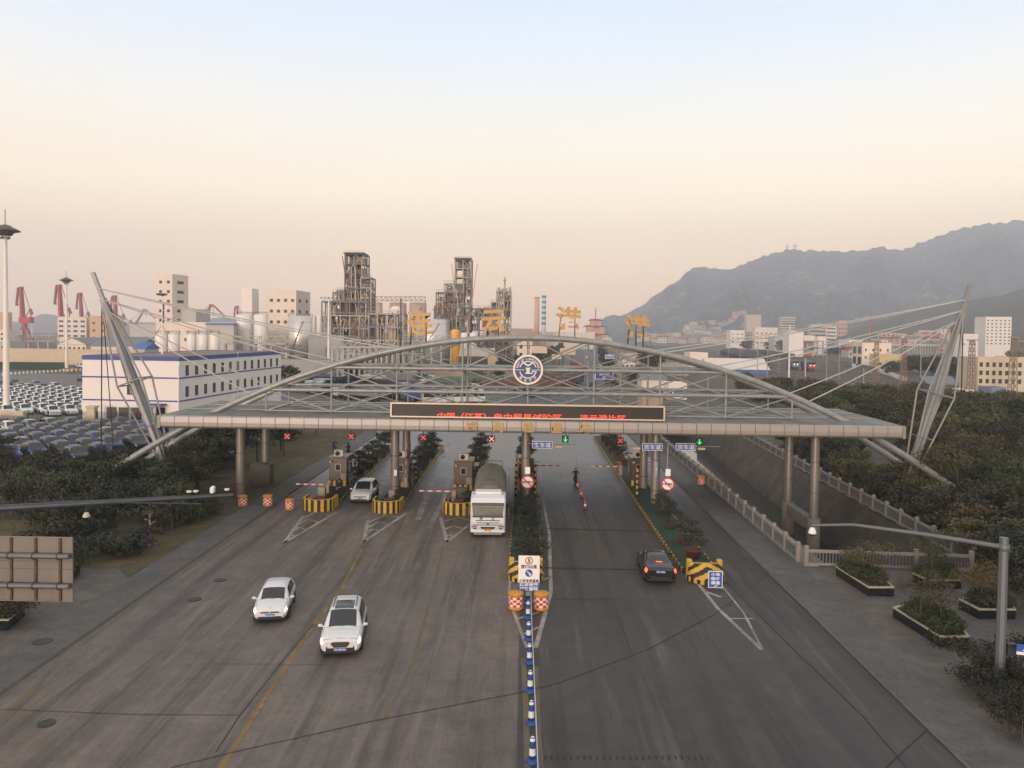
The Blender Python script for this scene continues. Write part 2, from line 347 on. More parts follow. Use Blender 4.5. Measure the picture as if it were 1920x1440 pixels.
# canal: sloping stone wall on the right, upright wall on the left, water below
def canal():
    zw = -3.9
    ST = ground_mat('canal_stone', lin((100, 88, 75)), lin((72, 64, 55)), .3, 3, .95, tile=(1.1, .5, .03), tile_col=.8, patch=(.4, lin((66, 60, 52)), .52, .6))
    b = MB()
    b.add([(C_NR.x, CN, 0), (C_FR.x, 150, 0), (C_FR.x - 2.4, 150, zw - .2), (C_NR.x - 2.4, CN, zw - .2)], [[0, 1, 2, 3]])
    b.add([(C_NL.x, CN, 0), (C_NR.x, CN, 0), (C_NR.x, CN, zw - .2), (C_NL.x, CN, zw - .2)], [[3, 2, 1, 0]])
    b.add([(C_NL.x, CN, 0), (C_FL.x, 150, 0), (C_FL.x, 150, zw - .2), (C_NL.x, CN, zw - .2)], [[3, 2, 1, 0]])
    b.add([(C_FL.x, 150, 0), (C_FR.x, 150, 0), (C_FR.x, 150, zw - .2), (C_FL.x, 150, zw - .2)], [[0, 1, 2, 3]])
    tag(b.build('canal_wall', ST), 'stained stone retaining walls lining the sunken canal', 'wall')
    w = bpy.data.materials.new('canal_water'); w.use_nodes = True; N = w.node_tree.nodes; L = w.node_tree.links; p = N['Principled BSDF']
    p.inputs['Base Color'].default_value = (.018, .022, .018, 1); p.inputs['Roughness'].default_value = .06; p.inputs['Specular IOR Level'].default_value = .8
    n = N.new('ShaderNodeTexNoise'); n.inputs['Scale'].default_value = 1.4; bp = N.new('ShaderNodeBump'); bp.inputs['Strength'].default_value = .06; L.new(n.outputs[0], bp.inputs['Height']); L.new(bp.outputs[0], p.inputs['Normal'])
    flat('water', [[(C_NL.x, CN), (C_NR.x, CN), (C_FR.x, 150), (C_FL.x, 150)]], w, zw)
    # grassy ledge on the left side of the canal with its own pipe rail
    raised('canal_bank', [(C_NL.x + .05, CN + .1), (C_NL.x + 1.9, CN + .1), (C_FL.x + 1.9, 149), (C_FL.x + .05, 149)], LAWN, -2.6).location.z = 0
    b = MB(); n = 34
    for i in range(n + 1):
        y = CN + 1 + i * 2.9; x = C_NL.x + 2.0 + (y - CN) * .009; b.tube((x, y, -2.6), (x, y, -1.35), .035, n=6)
    for zz in (-1.4, -1.95): b.tube((C_NL.x + 2.0, CN + 1, zz), (C_NL.x + 2.0 + 98 * .009, CN + 99.6, zz), .035, n=6)
    tag(b.build('pipe_railing', mat('rail_grey', lin((110, 116, 118)), .5, .2)), 'thin grey pipe railing down inside the canal beside the water', 'railing')
    bpy.data.objects['canal_bank'].scale = (1, 1, 1)
canal()
# ------------------------------------------------------------------ road paint, joints and stains (sheets a few mm above the road)
WPAINT = ground_mat('worn_white_paint', lin((168, 163, 156)), lin((120, 115, 110)), .5, 7, .8)
YPAINT = ground_mat('worn_yellow_paint', lin((124, 102, 64)), lin((98, 88, 72)), .5, 5, .85, patch=(.9, lin((92, 86, 80)), .46, .85))
YPAINT2 = ground_mat('yellow_lane_paint', lin((142, 112, 60)), lin((112, 94, 62)), .5, 5, .85, patch=(1.2, lin((92, 84, 76)), .56, .7))
YFAINT = ground_mat('faint_yellow_paint', lin((84, 74, 60)), lin((66, 62, 56)), .5, 5, .85)
DARKJ = ground_mat('joint_tar', lin((46, 41, 38)), lin((60, 54, 50)), .5, 4, .9)
TRACKC = ground_mat('pale_tyre_track', lin((140, 140, 140)), lin((108, 108, 108)), .3, 4, .5, patch=(.8, lin((88, 86, 85)), .5, .85))
def gl(pts): return [G(*p) for p in pts]
def paint():
    b = MB(); z = .008
    # yellow lane lines, inbound side (worn)
    for ln in ([(415, 1440), (520, 1275), (575, 1190), (640, 1105), (678, 1030)],):
        b.strip(gl(ln), .2, z, 1)
    for ln in ([(722, 1350), (775, 1240), (805, 1130)], [(805, 1130), (830, 1030)], [(170, 1338), (220, 1293)], [(240, 1270), (310, 1215)], [(330, 1200), (400, 1135)]):
        b.strip(gl(ln), .16, z)
    b.strip(gl([(0, 1362), (40, 1318), (110, 1238)]), .22, z)
    b.strip(gl([(150, 1212), (300, 1100)]), .2, z); b.strip(gl([(340, 1075), (440, 1003)]), .2, z); b.strip(gl([(480, 975), (590, 903)]), .16, z)
    # either side of the cone line
    b.strip(gl([(989, 1440), (985, 1300), (981, 1235)]), .22, z); b.strip(gl([(1013, 1440), (1008, 1340), (1005, 1250)]), .22, z)
    b.strip(gl([(1610, 1230), (1720, 1330), (1855, 1440)]), .14, z)
    struct(b.build('road_marking', [YPAINT, YPAINT2])); b = MB()
    # outbound faint double lines
    b.strip(gl([(1095, 960), (1130, 1060), (1180, 1200), (1230, 1330)]), .12, z); b.strip(gl([(1112, 960), (1150, 1060), (1205, 1200), (1262, 1330)]), .12, z)
    struct(b.build('road_marking', YFAINT))
    b = MB()
    def gore(tip, l, r, rows, c):
        b.strip(gl([tip, l]), .26, z); b.strip(gl([tip, r]), .26, z)
        for t in rows:
            a = V(tip).lerp(V(l), t); d = V(tip).lerp(V(r), t); mid = (a + d) / 2 + V((0, -c * (.4 + t)))
            b.strip(gl([tuple(a), tuple(mid), tuple(d)]), .24, z + .004)
    gore((533, 1018), (568, 968), (632, 960), (.2, .42, .66, .88), 8)
    gore((682, 1016), (690, 975), (762, 962), (.14, .38, .62, .86), 7)
    gore((838, 1016), (826, 970), (900, 968), (.2, .5, .8), 7)
    # central nose outline
    b.strip(gl([(957, 1085), (953, 1120), (968, 1160), (988, 1215)]), .16, z); b.strip(gl([(1030, 1000), (1033, 1110), (1018, 1165), (1004, 1215)]), .22, z)
    b.strip(gl([(1012, 880), (1022, 960), (1030, 1000)]), .18, z); b.strip(gl([(975, 880), (965, 980), (957, 1085)]), .14, z)
    b.strip(gl([(972, 1160), (1010, 1148)]), .14, z); b.strip(gl([(980, 1190), (1010, 1176)]), .14, z); b.strip(gl([(1018, 1088), (1032, 1082)]), .16, z); b.strip(gl([(975, 1132), (1012, 1124)]), .12, z)
    # right island edge line and gore
    b.strip(gl([(1190, 905), (1240, 980), (1300, 1083), (1345, 1140), (1428, 1218)]), .2, z); b.strip(gl([(1355, 1100), (1395, 1150), (1428, 1215)]), .12, z)
    b.strip(gl([(1318, 1108), (1352, 1120)]), .25, z + .004); b.strip(gl([(1365, 1160), (1412, 1160)]), .12, z + .004)
    struct(b.build('road_marking', WPAINT))
    # pale wheel tracks on the lane under the roof
    b = MB()
    b.strip(gl([(843, 830), (822, 880), (800, 930), (783, 975)]), .5, .006); b.strip(gl([(865, 835), (850, 880), (830, 940), (805, 990)]), .42, .006)
    b.strip(gl([(735, 850), (722, 895), (708, 935)]), .4, .006); b.strip(gl([(750, 850), (738, 895)]), .3, .006)
    struct(b.build('wheel_track', TRACKC))
    b = MB(); z = .016
    for pts, w in (([(1018, 991), (1130, 994), (1232, 997)], .22), ([(1022, 1065), (1130, 1067), (1285, 1070)], .2), ([(320, 1440), (445, 1409), (700, 1352), (980, 1298), (1050, 1280), (1215, 1218), (1340, 1152)], .05),
                   ([(1340, 1152), (1440, 1078)], .04), ([(0, 1330), (250, 1340), (450, 1341)], .035), ([(450, 1341), (405, 1410)], .04), ([(450, 1341), (530, 1240), (588, 1170)], .045), ([(400, 1245), (620, 1247)], .03),
                   ([(1660, 1440), (1756, 1352)], .05), ([(1208, 900), (1250, 955), (1330, 1060), (1480, 1210), (1620, 1345), (1700, 1440)], .05), ([(1080, 860), (1095, 950)], .05), ([(560, 1172), (620, 1172)], .03)):
        b.strip(gl(pts), w * .8, z)
    for y in (1124, 1421):      # rows of dark saw cuts across the outbound lanes
        x0, x1 = (1035, 1160) if y < 1200 else (1022, 1340)
        for i in range(26):
            x = x0 + (x1 - x0) * i / 26; p = G(x, y); b.strip([(p.x, p.y - .12), (p.x, p.y + .12)], .06, z)
    struct(b.build('road_joint', DARKJ))
paint()
MANH = mat('manhole_iron', lin((62, 60, 58)), .6, .3, .2, 6)
for (px, py, r, zz, lb) in ((79, 1208, .42, .125, 'round iron manhole cover set in the left pavement'), (365, 1124, .35, .02, 'dark iron manhole cover in the inbound road left of the hatchback'), (412, 1088, .32, .02, 'smaller dark manhole cover on the inbound road near the kerb'), (87, 1357, .3, .02, 'sunken dark drain cover near the bottom left corner of the road')):
    p = G(px, py); tag(MB().lathe([(r, 0), (r, .012), (r * .8, .014), (0.01, .012)], (0, 0, 0), 20).build('manhole_cover', MANH, None, (p.x, p.y, zz)), lb, 'manhole cover')
# ------------------------------------------------------------------ the toll gate: canopy, arched truss, pylons
YF, YR = 65.4, 71.8; X0 = .4
def arch_z(x): return 14.15 - .00935 * (x - X0) ** 2
NODES = [X0 + 5.6 * k for k in range(-4, 5)]
FASCIA = mat('brushed_fascia', lin((156, 151, 145)), .48, .3, .06, 1.2, stretch=(1, 1, 6))
ROOFM = bpy.data.materials.new('ribbed_roof')
def _roofmat():
    m = ROOFM; m.use_nodes = True; N = m.node_tree.nodes; L = m.node_tree.links; b = N['Principled BSDF']
    geo = N.new('ShaderNodeNewGeometry'); sp = N.new('ShaderNodeSeparateXYZ'); L.new(geo.outputs['Position'], sp.inputs[0])
    n = N.new('ShaderNodeTexNoise'); n.inputs['Scale'].default_value = .5; n.inputs['Detail'].default_value = 6
    mp = N.new('ShaderNodeMapping'); mp.inputs['Scale'].default_value = (2, .4, 1); L.new(geo.outputs['Position'], mp.inputs[0]); L.new(mp.outputs[0], n.inputs['Vector'])
    rp = N.new('ShaderNodeValToRGB'); rp.color_ramp.elements[0].position = .3; rp.color_ramp.elements[1].position = .72
    rp.color_ramp.elements[0].color = (*lin((118, 116, 112)), 1); rp.color_ramp.elements[1].color = (*lin((150, 147, 142)), 1); L.new(n.outputs[0], rp.inputs[0]); L.new(rp.outputs[0], b.inputs['Base Color'])
    b.inputs['Roughness'].default_value = .5; b.inputs['Metallic'].default_value = .3
_roofmat()
COLM = mat('column_cladding', lin((134, 130, 124)), .35, .35, .12, 1.0, stretch=(1, 1, .5))
CONCR = mat('cast_concrete', lin((142, 132, 120)), .85, 0, .2, 1.5, bump=.2)
FX0, FX1 = -29.5, 30.45; ZF0, ZF1 = 6.42, 7.42
def canopy():
    t = thing('toll_canopy', 'long grey toll gate canopy with pale panelled edge, arched tube truss and round columns', 'toll gate', (0, 0, 0))
    # fascia: one panel after another with a dark gap between, bull-nosed underside
    b = MB(); n = 51; w = (FX1 - FX0) / n
    prof = [(62.55, ZF1), (62.0, ZF1), (61.93, ZF1 - .06), (61.9, ZF1 - .5), (61.93, ZF0 + .2), (62.05, ZF0 + .07), (62.25, ZF0), (62.9, ZF0 - .02)]
    for i in range(n):
        a = FX0 + i * w + .02; c = FX0 + (i + 1) * w - .02
        P = [(a, y, z) for y, z in prof] + [(c, y, z) for y, z in prof]; k = len(prof)
        b.add(P, [[j, j + 1, k + j + 1, k + j] for j in range(k - 1)] + [list(range(k)), list(range(2 * k - 1, k - 1, -1))])
    b.build('fascia', FASCIA, t)
    MB().bb(FX0 + .05, FX1 - .05, 62.06, 62.5, ZF0 + .09, ZF1 - .02).build('fascia_backing', DSTEEL, t)
    # rounded ends
    for x, s in ((FX0, -1), (FX1, 1)):
        b = MB()
        pts = [(x + s * .02, 61.92), (x + s * .25, 61.98), (x + s * .42, 62.2), (x + s * .5, 62.6), (x + s * .5, 75.2), (x + s * .02, 75.2)]
        b.prism(pts, ZF0 + .02, ZF1 - .04)
        b.build('end_panel', FASCIA, t)
    # ribbed roof sheet, falling gently to both ends and to the back
    b = MB(); nx = 300
    xs = [FX0 - .3 + (FX1 - FX0 + .6) * i / nx for i in range(nx + 1)]
    for i in range(nx):
        x = xs[i]; x2 = xs[i] + .11; x3 = xs[i + 1]
        hz = [ZF1 - .02, ZF1 + .07]
        for (p, q, za, zb) in ((x, x2, 0, 0), (x2, x2 + .03, 0, .05), (x2 + .03, x3 - .03, .05, .05), (x3 - .03, x3, .05, 0)):
            b.add([(p, 62.5, hz[0] + za), (q, 62.5, hz[0] + zb), (q, 75.1, hz[1] + zb), (p, 75.1, hz[1] + za)], [[0, 1, 2, 3]])
    b.build('roof', ROOFM, t)
    b = MB().bb(FX0, FX1, 62.9, 75.0, ZF0 - .02, ZF0 + .04); b.build('ceiling', mat('ceiling_panel', lin((84, 80, 76)), .5, .2, .15, .5), t)
    MB().bb(FX0 - .4, FX1 + .4, 75.1, 75.4, ZF0, ZF1 + .12).build('rear_edge', FASCIA, t)
    b = MB()
    for y in (66.5, 70.5, 74.4): b.tube((FX0 + .3, y, ZF1 + .14), (FX1 - .3, y, ZF1 + .14), .05, n=6).cut()
    b.build_split('roof_rail', STEEL, t)
    # columns
    for x in (-24.2, -10.9, .3, 11.35, 24.85):
        for y in (YF, YR):
            z0 = -4.1 if x > 20 else 0
            b = MB(); zc = -.9 if x > 20 else 0
            b.tube((x, y, zc), (x, y, ZF0), .37, n=20)
            c = b.build('column', COLM, t)
            g = MB()
            for zz in (1.3, 3.9): g.lathe([(.37, zz), (.385, zz), (.385, zz + .05), (.37, zz + .05)], (x, y, 0), 20).cut()
            g.build_split('joint_ring', DSTEEL, c)
            if x > 20: MB().tube((x, y, -4.1), (x, y, zc), .55, .55, n=20).build('footing', CONCR, t)
    MB().bb(24.5, 25.2, YF + .8, YR - .8, -2.0, -.95).build('footing_beam', CONCR, t)
    # arches and truss
    for Y in (YF, YR):
        xs = [X0 - 38.6 + 77.2 * i / 48 for i in range(49)]
        b = MB().path([(x, Y, arch_z(x)) for x in xs], .265, 14); b.build('arch_tube', STEEL, t)
        b = MB()
        for x in xs[4:-4:6]:
            dz = -.0187 * (x - X0); d = V((1, 0, dz)).normalized() * .06; p = V((x, Y, arch_z(x))); b.tube(p - d, p + d, .285, n=14).cut()
        b.build_split('arch_joint', STEEL, t)
        for zc, hw in ((11.4, 17.0), (9.42, 22.4)):
            MB().tube((X0 - hw, Y, zc), (X0 + hw, Y, zc), .16, n=10).build('chord', STEEL, t)
        MB().tube((NODES[0], Y, ZF1 + .2), (NODES[-1], Y, ZF1 + .2), .07, n=6).build('chord', STEEL, t)
        posts = MB(); diag = MB(); balls = MB()
        lev = [ZF1 + .2, 9.42, 11.4]
        for i, x in enumerate(NODES):
            posts.tube((x, Y, lev[0] - .3), (x, Y, arch_z(x)), .085, n=7).cut()
            for z in lev:
                if z < arch_z(x) - .2: balls.ball((x, Y, z), .25 if z > 8 else .16, 10).cut()
            if i == len(NODES) - 1: continue
            x2 = NODES[i + 1]
            for k in range(3):
                za = lev[k]; zb = lev[k + 1] if k < 2 else None
                a1, a2 = (zb, zb) if zb else (arch_z(x), arch_z(x2))
                if min(arch_z(x), arch_z(x2)) < za + .5: continue
                a1 = min(a1, arch_z(x)); a2 = min(a2, arch_z(x2))
                diag.tube((x, Y, za), (x2, Y, a2), .065, n=6); diag.cut().tube((x2, Y, za), (x, Y, a1), .065, n=6).cut()
                balls.ball(((x + x2) / 2, Y, (2 * za + a1 + a2) / 4), .13, 8).cut()
        posts.build_split('truss_post', STEEL, t); diag.build_split('truss_diagonal', STEEL, t); balls.build_split('truss_node', STEEL, t)
    b = MB(); nb = MB()
    for z, hw in ((11.4, 3), (9.42, 4), (ZF1 + .2, 4)):
        for k in range(-hw, hw + 1):
            x = X0 + 5.6 * k; b.tube((x, YF, z), (x, YR, z), .07, n=6).cut()
            if k < hw: b.tube((x, YF, z), (x + 5.6, YR, z), .055, n=6); b.tube((x + 5.6, YF, z), (x, YR, z), .055, n=6).cut(); nb.ball((x + 2.8, (YF + YR) / 2, z), .15, 8).cut()
    for k in range(-3, 4):
        x = X0 + 5.6 * k
        b.tube((x, YF, arch_z(x)), (x, YR, arch_z(x)), .1, n=7).cut()
        if k < 3: b.tube((x, YF, arch_z(x)), (x + 5.6, YR, arch_z(x + 5.6)), .06, n=6); b.tube((x + 5.6, YF, arch_z(x + 5.6)), (x, YR, arch_z(x)), .06, n=6).cut()
    b.build_split('cross_brace', STEEL, t); nb.build_split('truss_node', STEEL, t)
    # stone-lettered station name on the fascia
    for ch, px in (('墟', 883), ('沟', 934), ('检', 991), ('查', 1044), ('站', 1096)):
        p = A(px, 801, 61.88); text_mesh('gold_character', ch, .95, GOLD, t, .02, T(p.x, 61.87, 6.95), bold=.018)
    return t
GATE = canopy()
# ------------------------------------------------------------------ LED board
def led_board():
    x0, x1, y, z0, z1 = -10.85, 11.55, 62.75, ZF1 + .12, 8.72
    t = thing('message_board', 'long black electronic message board with red scrolling characters above the canopy edge', 'sign', ((x0 + x1) / 2, y, z0))
    w = x1 - x0; h = z1 - z0
    MB().bb(-w / 2 + .12, w / 2 - .12, -.1, .3, .1, h - .1).build('screen', mat('led_black', lin((38, 32, 30)), .5, 0, .15, 1), t)
    f = MB(); f.bb(-w / 2, w / 2, -.2, .34, h - .1, h); f.bb(-w / 2, w / 2, -.2, .34, 0, .1); f.bb(-w / 2, -w / 2 + .12, -.2, .34, .1, h - .1); f.bb(w / 2 - .12, w / 2, -.2, .34, .1, h - .1)
    f.build('frame', mat('pale_frame', lin((206, 186, 160)), .4, .2, .06), t)
    led = mat('red_led', (.9, .03, .02), .5, 0, .1, 4, (1, .05, .03), 1.25)
    for txt, px in (('中国（江苏）', 866), ('自由贸易试验区', 990), ('连云港片区', 1130)):
        p = A(px, 780, y)
        text_mesh('red_characters', txt, .62, led, t, .008, T(p.x - (x0 + x1) / 2, -.115, .11), bold=.006, clip=0.0, sx=1.22 if len(txt) != 7 else 1.3)
    s = MB()
    for x in (-9, -4.5, 0, 4.5, 9): s.bb(x - .05, x + .05, .02, .12, -.2, 0)
    s.build('bracket', DSTEEL, t)
led_board()
# ------------------------------------------------------------------ emblem disc
def emblem():
    r = 1.27; c = A(990, 693, 64.9); t = thing('round_emblem', 'round blue and white port emblem fixed to the middle of the truss', 'emblem', (c.x, 64.9, c.z))
    navy = mat('emblem_navy', lin((38, 66, 118)), .45, 0, .06); cream = mat('emblem_cream', lin((222, 212, 198)), .45, 0, .04)
    def disc(name, r0, r1, y, m, d=.02, a0=0, a1=2 * PI, n=48, par=t):
        b = MB(); P = []
        for i in range(n + 1):
            a = a0 + (a1 - a0) * i / n
            for rr in (r0, r1):
                for yy in (y, y - d): P.append((rr * math.cos(a), yy, rr * math.sin(a)))
        fs = []
        for i in range(n):
            o = i * 4; q = o + 4; fs += [[o + 1, o + 3, q + 3, q + 1], [o, q, q + 2, o + 2], [o + 2, q + 2, q + 3, o + 3], [o, o + 1, q + 1, q]]
        b.add(P, fs); return b.build(name, m, par)
    disc('disc', .001, 1.17, 0, navy, .1); disc('rim', 1.1, r, .02, cream, .16)
    disc('inner_ring', .66, .75, -.1, cream, .03, R(16), R(164)); disc('inner_ring', .66, .75, -.1, cream, .03, R(194), R(345))
    b = MB(); b.bb(-1.08, -.3, -.13, -.1, -.05, .0); b.bb(.3, 1.08, -.13, -.1, -.05, 0)
    b.bb(-.22, .22, -.14, -.1, .08, .17); b.bb(-.13, .13, -.14, -.1, -.26, .08); b.bb(-.24, .42, -.14, -.1, -.35, -.26); b.bb(.3, .72, -.139, -.099, -.2, -.12)
    for s in (-1, 1):
        b.add([(0, -.135, .28), (0, -.135, .42), (s * .5, -.135, .7), (s * .58, -.135, .66), (s * .18, -.135, .36)], [[0, 1, 2, 3, 4] if s < 0 else [4, 3, 2, 1, 0]])
    b.bb(-.1, .1, -.138, -.1, .3, .42)
    b.build('emblem_mark', cream, t)
    def ring_text(txt, rr, a_mid, step, size, flip):
        n = len(txt)
        for i, ch in enumerate(txt):
            if ch == ' ': continue
            k = i - (n - 1) / 2; a = a_mid + (k * step if flip else -k * step)
            m = Matrix.Translation((rr * math.cos(a), -.115, rr * math.sin(a))) @ Matrix.Rotation(-(a - PI / 2) if not flip else -(a + PI / 2), 4, 'Y')
            text_mesh('rim_letter', ch, size, cream, t, .006, m, bold=.008)
    ring_text('PORT OF LIANYUNGANG', .92, PI / 2, R(8.6), .23, False); ring_text('连云港港', .92, -PI / 2, R(27), .25, True)
    MB().bb(-.08, .08, .02, .4, -.9, -.7).build('bracket', DSTEEL, t)
emblem()
# ------------------------------------------------------------------ four free-standing gold characters on the arch
def gold_letter(ch, px, py, sz, lab, lean=0, supp=((-.75, .5), (.6, .8))):
    p = A(px, py, YF); t = thing('gold_character_sign', lab, 'letter sign', (p.x, YF, p.z), 0, 'gold characters standing on the arch')
    o = text_mesh('character', ch, sz, mat('gold_sheet', lin((178, 142, 88)), .5, .1, .12, 1.5), t, .06, Matrix.Rotation(R(lean), 4, 'Y'), bold=.062 * sz / 2, sx=1.02)
    b = MB()
    for dx, top in supp:
        for yy in (-.28, .28):
            x = p.x + dx; b.tube((dx + (.12 if dx < 0 else -.05), .09, top), (dx - .05, yy, arch_z(x) + .2 - p.z), .03, n=5)
        b.tube((dx - .05, -.28, arch_z(x) + .5 - p.z), (dx - .05, .28, arch_z(x) + .5 - p.z), .025, n=5)
    b.tube((supp[0][0], .09, .3), (supp[-1][0], .09, .35), .03, n=5)
    b.build('support_frame', BLACK, t)
gold_letter('连', 787, 606, 2.15, 'gold character at the left end of the row on the arch, before the silver tank', -4)
gold_letter('云', 925, 602, 2.1, 'gold character second from left on the arch, with two horizontal strokes', -4, ((-.5, -.2), (.5, -.1)))
gold_letter('港', 1066, 598, 2.1, 'gold character on the arch just right of the striped chimney', 3)
gold_letter('港', 1194, 613, 2.1, 'rightmost gold character on the arch, in front of the hazy mountain', 5, ((-.7, .6), (0, .2), (.6, .8)))
# ------------------------------------------------------------------ pylons with stays
CABLE = mat('stay_cable', lin((178, 176, 174)), .5, .1, .1); BCABLE = mat('black_stay', (.02, .02, .021), .6, 0, .2)
def pylon(base, tip, side, lab):
    t = thing('stay_pylon', lab, 'pylon', (base.x, base.y, 0), 0, 'leaning stay pylons at the ends of the gate')
    ax = tip - V((base.x, base.y, 0)); L = ax.length; d = ax.normalized(); yv = V((0, 1, 0)); xv = yv.cross(d).normalized() * (1 if side > 0 else -1)
    b = MB()
    # two flat box legs with a round tube between, drawing together at the head
    def P(s, u, w): return d * (L * s) + xv * u + yv * w
    PY = mat('pylon_paint', lin((136, 138, 138)), .45, .2, .16, .8)
    for sg in (-1, 1):
        b = MB()
        for s0, s1, w0, w1 in ((-.02, .5, .4, .5), (.5, .86, .5, .17)):
            b.beam(P(s0, 0, sg * w0), P(s1, 0, sg * w1), .26, .3)
        b.build('leg', PY, t)
    MB().tube(P(-.02, .0, 0), P(.84, 0, 0), .27, .18, n=12).build('mast_tube', PY, t)
    b = MB(); b.beam(P(.8, 0, 0), P(1.0, 0, 0), .34, .3); b.beam(P(.78, 0, 0), P(.88, 0, 0), .6, .42); b.build('head', PY, t)
    b = MB()
    for sg in (-1, 1):
        for uu in (-1, 1):
            b.tube(P(.12, uu * .25, sg * .4), P(.5, uu * 1.15, sg * 1.0), .085, n=7); b.tube(P(.5, uu * 1.15, sg * 1.0), P(.86, uu * .18, sg * .2), .085, n=7)
        b.tube(P(.5, -1.15, sg), P(.5, 1.15, sg), .07, n=6); b.tube(P(.3, -.7, sg * .7), P(.3, .7, sg * .7), .05, n=6)
    for uu in (-1, 1): b.tube(P(.5, uu * 1.15, -1), P(.5, uu * 1.15, 1), .07, n=6)
    b.build('bracing_rod', PY, t)
    o = V((base.x, base.y, 0)); b = MB()
    for i, (k, s) in enumerate(((2, .93), (3, .88), (4, .835))):
        for Y in (YF, YR):
            x = X0 + side * (5.6 * k + (1.2 if k == 4 else 0)); q = V((x, Y, arch_z(x))) - o
            st = P(s, -.1 * side, -.15 if Y == YF else .15)
            pts = [st.lerp(q, j / 8) - V((0, 0, 1)) * (.25 * math.sin(PI * j / 8)) for j in range(9)]
            b.path(pts, .055, 5).cut()
    b.build_split('stay_cable', CABLE, t)
    b = MB()
    top = P(.86, 0, 0); b.tube(top + V((side * .25, 0, 0)), V((top.x + side * .35, top.y, .3)), .05, n=6).cut(); b.tube(top + V((side * .25, .1, 0)), V((top.x + side * .3, 2.4, .3)), .04, n=6).cut()
    b.build_split('back_stay', BCABLE, t)
lb = G(332, 926); lt = A(174, 511, 68.6)
pylon(V((A(331, 926, 68.6).x, 68.6, 0)), lt, -1, 'left leaning grey stay pylon rising from bushes before the white office block')
rt = A(1819, 535, 68.6)
pylon(V((A(1690, 930, 68.6).x, 68.6, 0)), rt, 1, 'right leaning grey stay pylon rising from shrubs before the mountain')
# ------------------------------------------------------------------ toll islands and what stands on them
GREEN = mat('green_carpet', lin((38, 62, 46)), .95, 0, .25, 3)
STONE = mat('island_kerb', lin((112, 108, 102)), .85, 0, .2, 2)
PAINTY = mat('hazard_yellow', lin((196, 156, 52)), .6, 0, .22, 5); PAINTK = mat('hazard_black', lin((34, 31, 29)), .6, 0, .3, 5)
def island(cx, w, y0, y1, lab, striped=True):
    t = thing('traffic_island', lab, 'traffic island', (cx, y0, 0), 0, 'traffic islands of the toll gate')
    n = 10; L = y1 - y0; r = w / 2
    out = [(-r, L - r * .6)] + [(-r, r)] + [(r * math.cos(PI + PI * i / n), r + r * math.sin(PI + PI * i / n)) for i in range(1, n)] + [(r, r), (r, L - r * .6), (r * .5, L), (-r * .5, L)]
    k = [(x * .93, r + (y - r) * (.998 if y > r else .93)) for x, y in out]
    MB().prism(k, .0, .22).build('carpet', GREEN, t)
    # kerb ring painted in short black and yellow lengths
    b = MB(); pts = []
    for i in range(len(out)):
        a = V(out[i]); c = V(out[(i + 1) % len(out)]); m = max(1, int((c - a).length / .42))
        pts += [tuple(a.lerp(c, j / m)) for j in range(m)]
    for i, p in enumerate(pts):
        q = pts[(i + 1) % len(pts)]; kp = (p[0] * .93, r + (p[1] - r) * (.998 if p[1] > r else .93)); kq = (q[0] * .93, r + (q[1] - r) * (.998 if q[1] > r else .93))
        m = (i % 2) if striped else 2
        b.add([(*p, 0), (*q, 0), (*q, .25), (*p, .25), (*kp, .25), (*kq, .25)], [[0, 1, 2, 3], [3, 2, 5, 4]], m)
    b.build('kerb', [PAINTY, PAINTK, STONE], t)
    return t
ISL = [(-16.5, 2.3, 61.6, 94, 'leftmost toll island with green carpet, booth and potted bonsai', True), (-10.9, 2.1, 61.4, 94, 'toll island second from left, carrying a round canopy column', True), (-5.1, 2.3, 61.2, 94, 'toll island left of the tanker truck, carrying a steel booth', True),
       (.3, 2.1, 45.7, 96, 'long middle toll island planted with dark shrubs', True), (10.95, 2.2, 46.2, 108, 'right toll island with a row of potted bonsai and striped kerb', True)]
for a in ISL: island(*a)
def nose_wall(cx, w, y0, lab):
    """upright half-round crash wall in black and yellow vertical stripes"""
    t = thing('crash_barrier', lab, 'barrier', (cx, y0, 0), 0, 'striped noses of the toll islands')
    b = MB(); n = 15; r = w / 2 + .12; pts = [(-r, r + 1.1)] + [(r * math.cos(PI + PI * i / n), r * .8 + r * .8 * math.sin(PI + PI * i / n)) for i in range(n + 1)] + [(r, r + 1.1)]
    for i in range(len(pts) - 1):
        p, q = pts[i], pts[i + 1]; kk = .82; c0 = V((0, r)); pi = V(p).lerp(c0, .14); qi = V(q).lerp(c0, .14); m = i % 2
        b.add([(*p, 0), (*q, 0), (*q, .95), (*p, .95)], [[0, 1, 2, 3]], m); b.add([(*p, .95), (*q, .95), (qi.x, qi.y, .97), (pi.x, pi.y, .97)], [[0, 1, 2, 3]], 0)
        b.add([(pi.x, pi.y, .97), (qi.x, qi.y, .97), (qi.x, qi.y, .2), (pi.x, pi.y, .2)], [[0, 1, 2, 3]], 1)
    b.build('wall', [PAINTY, PAINTK], t)
    MB().box((0, r + .5, .72), (w * .34, .5, .34), 0, 0, .03).build('planter_pot', mat('pot_red', lin((104, 52, 44)), .8, 0, .2, 4), t)
nose_wall(-16.5, 2.3, 60.9, 'striped half round crash barrier at the nose of the leftmost toll island')
nose_wall(-10.9, 2.1, 60.7, 'striped half round crash barrier in front of the white car with a column behind')
nose_wall(-5.1, 2.3, 60.5, 'striped half round crash barrier beside the tanker truck cab')
